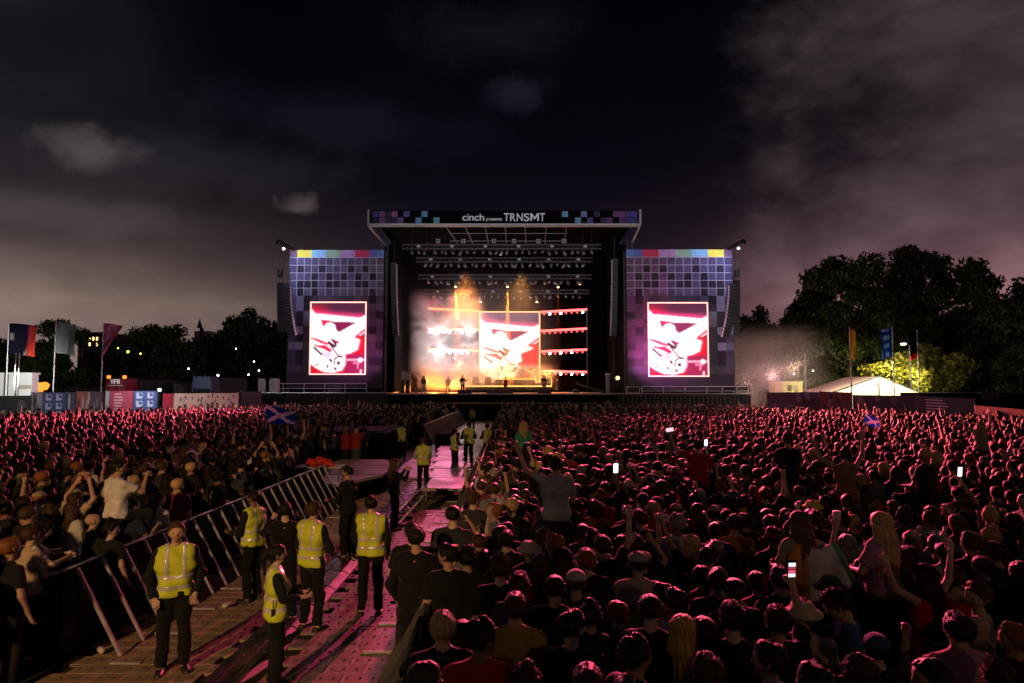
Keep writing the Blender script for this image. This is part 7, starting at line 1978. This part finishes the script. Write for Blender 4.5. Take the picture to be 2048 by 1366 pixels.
# lamp posts; the marquee roof glows from unseen lamps added in front
def street_lamp(px, py, Y, label, lit, watt, col, arms=False):
    p = W(px, py, Y)
    t = thing('street_lamp', (p.x, Y, 0), label, 'street lamp', 'lamps around the field')
    MB().tube([(p.x, Y, 0), (p.x, Y, p.z)], [0.09, 0.055], 8).build('post', mat('lamp_post_grey', (0.45, 0.43, 0.40), rough=0.5), t)
    if arms:
        for s in (-1, 1):
            MB().bar((p.x, Y, p.z - 0.03), (p.x + s * 0.35, Y, p.z + 0.05), 0.05).build('arm', M_dalu, t); MB().box((p.x + s * 0.2, Y - 0.12, p.z + 0.03), (p.x + s * 0.5, Y + 0.12, p.z + 0.12)).build('lamp_head', M_dalu, t)
    else:
        MB().bar((p.x, Y, p.z), (p.x - 0.55, Y - 0.2, p.z + 0.12), 0.06).build('arm', M_dalu, t)
        h = MB().box((p.x - 0.95, Y - 0.36, p.z + 0.05), (p.x - 0.45, Y - 0.06, p.z + 0.18)).build('lamp_head', M_dalu, t, bevel=0.03)
        MB().box((p.x - 0.92, Y - 0.34, p.z - 0.09), (p.x - 0.48, Y - 0.08, p.z + 0.045)).build('lens', mat('sodium_glow', (1, 0.8, 0.5), emit=(1.0, 0.80, 0.45), estr=14.0), t, bevel=0.04)
    if lit: spot('street_light', (p.x - 0.7, Y - 0.2, p.z - 0.2), (p.x + 0.4, Y + 7.5, 2.6), col, watt, 80, 0.5, 0.15)
street_lamp(1819, 688, 66, 'street lamp with glowing head in front of the lime bush', True, 22000, (1.0, 0.82, 0.30))
street_lamp(1609, 706, 66, 'unlit twin-headed street lamp left of the white marquee', False, 0, (1, 1, 1), True)
# yard behind the stage on the right: amber lit wall and vans seen through smoke
t = thing('site_cabin', (W(1585, 790, 80).x, 80, 0), 'cream site cabins seen through smoke left of the marquee', 'cabin')
px_box(MB(), 1565, 765, 1605, 800, 80, 4, 0).build('cabin_wall', mat('cream_cabin', (0.55, 0.45, 0.30), rough=0.6, var=0.15), t); px_box(MB(), 1564, 763, 1606, 765, 79.9, 4.3).build('cabin_roof', M_white, t)
px_box(MB(), 1575, 770, 1583, 782, 79.96, 0.03).build('window', M_wind, t); px_box(MB(), 1588, 770, 1596, 795, 79.96, 0.03).build('door', M_dalu, t)
point('smoke_fill_light', tuple(W(1490, 770, 80.5)), (1.0, 0.52, 0.42), 800, 0.3)  # unseen lamps, here and below, added to light the drifting smoke
point('smoke_fill_light', tuple(W(1545, 752, 73.5)), (1.0, 0.48, 0.52), 300, 0.3)
spot('smoke_tint_light', tuple(W(1440, 700, 72.5)), tuple(W(1600, 700, 76)), (0.85, 0.3, 0.75), 6500, 100, 0.8, 0.3)  # unseen magenta lamp added to tint the smoke by the tower
point('smoke_fill_light', tuple(W(1590, 735, 76)), (1.0, 0.62, 0.42), 250, 0.3)
for _px, _py in ((1680, 742), (1757, 735), (1830, 748)): point('tent_fill_light', tuple(W(_px, _py, 59.0)), (1.0, 0.90, 0.64), 800, 0.3)  # unseen lamps added to brighten the marquee

# ------------------------------------------------------------------ vehicles and cabins on the left
wc = thing('white_cabin', (W(35, 790, 56).x, 56, 0), 'brightly lit white cabin at the left edge of the field', 'cabin')
px_box(MB(), -60, 748, 64, 800, 56, 0.8, 0).build('cabin_wall', M_white, wc); px_box(MB(), -62, 745, 65, 749, 55.9, 1.0).build('cabin_roof', M_white, wc)
px_box(MB(), 36, 770, 62, 778, 55.97, 0.02).build('window', mat('warm_window', (0.4, 0.33, 0.25), rough=0.3), wc)
for px in (-10, 15, 31): px_box(MB(), px, 749, px + 0.8, 800, 55.96, 0.03).build('wall_joint', M_dalu, wc)
spot('cabin_light', tuple(W(25, 752, 51.5)), tuple(W(25, 772, 56)), (0.97, 1.0, 0.96), 1500, 130, 0.6, 0.2)
point('tree_uplight', tuple(W(75, 735, 70)), (0.75, 1.0, 0.62), 700, 0.3)
M_vred = mat('truck_red', (0.16, 0.004, 0.014), rough=0.3, var=0.15, nscale=2); M_vblue = mat('truck_blue', (0.02, 0.06, 0.28), rough=0.3, var=0.15)
M_glass = mat('vehicle_glass', (0.015, 0.017, 0.02), rough=0.08)
M_amb = mat('beacon_amber', (0.8, 0.4, 0.1), emit=(1.0, 0.30, 0.03), estr=1.5)
M_head = mat('headlamp', (0.6, 0.6, 0.6), rough=0.1)
M_tyre = mat('tyre', (0.012, 0.012, 0.012), rough=0.85)
def truck(px0, px1, py_top, Y, m, label, text=None):
    a, c = W(px0, py_top, Y), W(px1, py_top, Y); w_ = c.x - a.x; xm_ = (a.x + c.x) / 2; H_ = a.z
    t = thing('truck', (xm_, Y, 0), label, 'truck')
    prof = [(a.x, 0.55), (c.x, 0.55), (c.x, H_ * 0.62), (c.x - w_ * 0.04, H_ * 0.80), (c.x - w_ * 0.08, H_), (a.x + w_ * 0.08, H_), (a.x + w_ * 0.04, H_ * 0.80), (a.x, H_ * 0.62)]
    MB().prism(prof, Y, Y + 2.2).build('cab', m, t)
    MB().box((a.x + 0.05, Y + 2.3, 0.9), (c.x - 0.05, Y + 9.5, H_ * 0.98)).build('load_box', M_caseb, t)
    MB().prism([(a.x + w_ * 0.06, H_ * 0.46), (c.x - w_ * 0.06, H_ * 0.46), (c.x - w_ * 0.09, H_ * 0.72), (a.x + w_ * 0.09, H_ * 0.72)], Y - 0.03, Y - 0.004).build('windscreen', M_glass, t)
    MB().box((a.x + 0.2, Y - 0.03, 0.95), (c.x - 0.2, Y - 0.004, H_ * 0.36)).build('grille', M_black, t)
    MB().box((a.x - 0.02, Y - 0.12, 0.45), (c.x + 0.02, Y - 0.035, 0.85)).build('bumper', M_dalu, t)
    for s in (-1, 1):
        MB().box((xm_ + s * w_ * 0.40 - 0.16, Y - 0.05, 0.92), (xm_ + s * w_ * 0.40 + 0.16, Y - 0.031, 1.14)).build('headlight', M_head, t)
        wh = MB().tube([(xm_ + s * w_ * 0.47, Y + 1.1, 0.5), (xm_ + s * w_ * 0.36, Y + 1.1, 0.5)], 0.5, 16).build('wheel', M_tyre, t)
        MB().tube([(xm_ + s * w_ * 0.475, Y + 1.1, 0.5), (xm_ + s * w_ * 0.47, Y + 1.1, 0.5)], 0.28, 12).build('rim', M_alu, wh)
        MB().box((xm_ + s * (w_ / 2 + 0.12) - 0.1, Y - 0.1, H_ * 0.5), (xm_ + s * (w_ / 2 + 0.12) + 0.1, Y + 0.02, H_ * 0.68)).build('mirror', M_black, t)
        if text: MB().box((xm_ + s * w_ * 0.37 - 0.13, Y + 0.1, H_), (xm_ + s * w_ * 0.37 + 0.13, Y + 0.35, H_ + 0.28)).build('beacon', M_amb, t, bevel=0.03)
    if text:
        n_ = len(text); tw = (px1 - px0) * 0.46 / n_; p0 = (px0 + px1) / 2 - tw * n_ / 2
        for i, ch_ in enumerate(text): letters(ch_, p0 + i * tw + 0.4, p0 + (i + 1) * tw - 0.4, 767.5, 0.40, Y, mat('truck_letters', (0.75, 0.70, 0.70), rough=0.5, emit=(1, 0.9, 0.9), estr=0.25), t, 0.02, 'letter')
        px_box(MB(), (px0 + px1) / 2 - 15, 770.5, (px0 + px1) / 2 + 14, 771.5, Y - 0.015, 0.01).build('stripe', M_white, t)
truck(209, 252, 757, 63, M_vred, 'red truck with amber beacons and VFB lettering on its brow', 'VFB')
truck(383, 424, 753, 70, M_vblue, 'dark blue truck parked behind the peach banner')
point('banner_light', tuple(W(319, 776, 53.5)), (0.9, 0.95, 1.0), 260, 0.1)
point('banner_light', tuple(W(130, 760, 46)), (0.9, 0.95, 1.0), 240, 0.1)  # unseen lamps, here and on the next line, added to brighten the banners
point('banner_light', tuple(W(440, 772, 54)), (1.0, 0.80, 0.70), 260, 0.1)
spot('truck_light', tuple(W(225, 730, 57)), tuple(W(230, 768, 63)), (1.0, 0.75, 0.72), 120, 50, 0.8, 0.2)
spot('truck_light', tuple(W(405, 730, 63)), tuple(W(404, 775, 70)), (0.4, 0.55, 1.0), 45, 50, 0.8, 0.2)
for i, (px0, px1, py, Y, col, lab) in enumerate(((305, 372, 765, 72, (0.22, 0.18, 0.19), 'low grey marquee between the two trucks'), (115, 150, 775, 66, (0.03, 0.03, 0.035), 'small dark gazebo behind the pale flag pole'), (428, 462, 765, 78, (0.16, 0.14, 0.07), 'dim catering van right of the blue truck'))):
    a, c = W(px0, 788, Y), W(px1, 788, Y); top = W(px0, py, Y).z; ez_ = top * 0.82
    t = thing('marquee' if i < 2 else 'catering_van', ((a.x + c.x) / 2, Y, 0), lab, 'tent' if i < 2 else 'van')
    mm = mat('soft_top_%d' % i, col, rough=0.7, var=0.15)
    if i < 2:
        xm_ = (a.x + c.x) / 2
        MB().prism([(a.x, ez_), (c.x, ez_), (xm_ + (c.x - a.x) * 0.15, top), (xm_ - (c.x - a.x) * 0.05, top)], Y, Y + 5).build('roof', mm, t)
        MB().box((a.x + 0.1, Y + 0.05, 0), (c.x - 0.1, Y + 4.9, ez_ - 0.01)).build('walls', mm, t)
    else:
        MB().box((a.x, Y, 0.4), (c.x, Y + 2, top)).build('body', mm, t, bevel=0.1)
        MB().box((a.x + 0.2, Y - 0.03, top * 0.55), (c.x - 0.3, Y - 0.004, top * 0.85)).build('serving_hatch', mat('hatch_glow', (0.6, 0.5, 0.3), emit=(1.0, 0.8, 0.45), estr=0.25), t)
        for x in (a.x + 0.4, c.x - 0.4): MB().tube([(x, Y - 0.05, 0.4), (x, Y + 0.15, 0.4)], 0.38, 14).build('wheel', M_tyre, t)
# orange glowing tent lamp and white site lights between the trees
M_site = mat('site_lamp_white', (1, 1, 1), emit=(0.9, 0.95, 1.0), estr=18.0); M_siteo = mat('site_lamp_orange', (1, 0.5, 0.1), emit=(1.0, 0.30, 0.03), estr=1.6); M_sitey = mat('site_lamp_yellow', (1, 0.8, 0.1), emit=(0.9, 0.8, 0.08), estr=4.0)
lampspots = [(319, 779, 58, M_site, 0.14, 'brightest white site lamp above the small red banner'), (79, 772, 60, M_siteo, 0.5, 'orange glowing lamp right of the white cabin'), (89, 770, 61, M_siteo, 0.42, 'second orange glowing lamp beside the cabin'), (376, 771, 75, M_winw, 0.22, 'warm lamp left of the blue truck'), (273, 773, 80, M_siteo, 0.16, 'tiny orange lamp right of the red truck'), (458, 766, 82, M_barP, 0.18, 'pinkish lamp right of the catering van'), (436, 750, 90, M_site, 0.12, 'white lamp in the trees above the blue truck'), (497, 749, 90, M_site, 0.10, 'white lamp in the trees left of the wing'), (518, 741, 90, M_site, 0.10, 'white lamp below the speaker array trees'), (377, 737, 95, M_site, 0.10, 'white lamp left of the church trees'), (256, 703, 95, M_sitey, 0.2, 'yellow lamp shining through the wide dark tree'), (281, 707, 96, M_sitey, 0.14, 'small yellow lamp in the wide dark tree'), (236, 696, 95, M_sitey, 0.12, 'yellow lamp next to the pink flag'), (472, 697, 95, M_site, 0.08, 'small white lamp under the tall tree'), (508, 723, 92, M_site, 0.09, 'white lamp beside the tall left tree trunk'), (1588, 747, 85, M_site, 0.07, 'tiny lamp left of the twin street lamp'), (1626, 741, 86, M_site, 0.07, 'tiny lamp right of the twin street lamp')]
for px, py, Y, m, s, lab in lampspots:
    p = W(px, py, Y)
    t = thing('site_lamp', (p.x, Y, 0), lab, 'lamp', 'lamps around the site')
    MB().tube([(p.x, Y, p.z - s), (p.x, Y, p.z), (p.x, Y, p.z + s * 0.6)], [s * 0.5, s, s * 0.4], 8).build('bulb', m, t)
    MB().tube([(p.x, Y + 0.05, 0), (p.x, Y + 0.05, p.z - s)], 0.025, 6).build('post', M_black, t)
# drifting smoke beside the right tower, lit by the lamps added beside it
a, b_ = W(1440, 800, 74), W(1665, 640, 74)
smoke('drifting_smoke', (a.x, 70.5, 0.1), (b_.x, 80, b_.z), (0.9, 0.86, 0.85), 0.15, 0.16, 0.28, 0.66)
a, b_ = W(1225, 795, 66), W(1520, 560, 66)
smoke('tower_smoke', (a.x, 66.9, 0.6), (b_.x, 69.9, b_.z), (0.9, 0.86, 0.9), 0.040, 0.16, 0.32, 0.70)
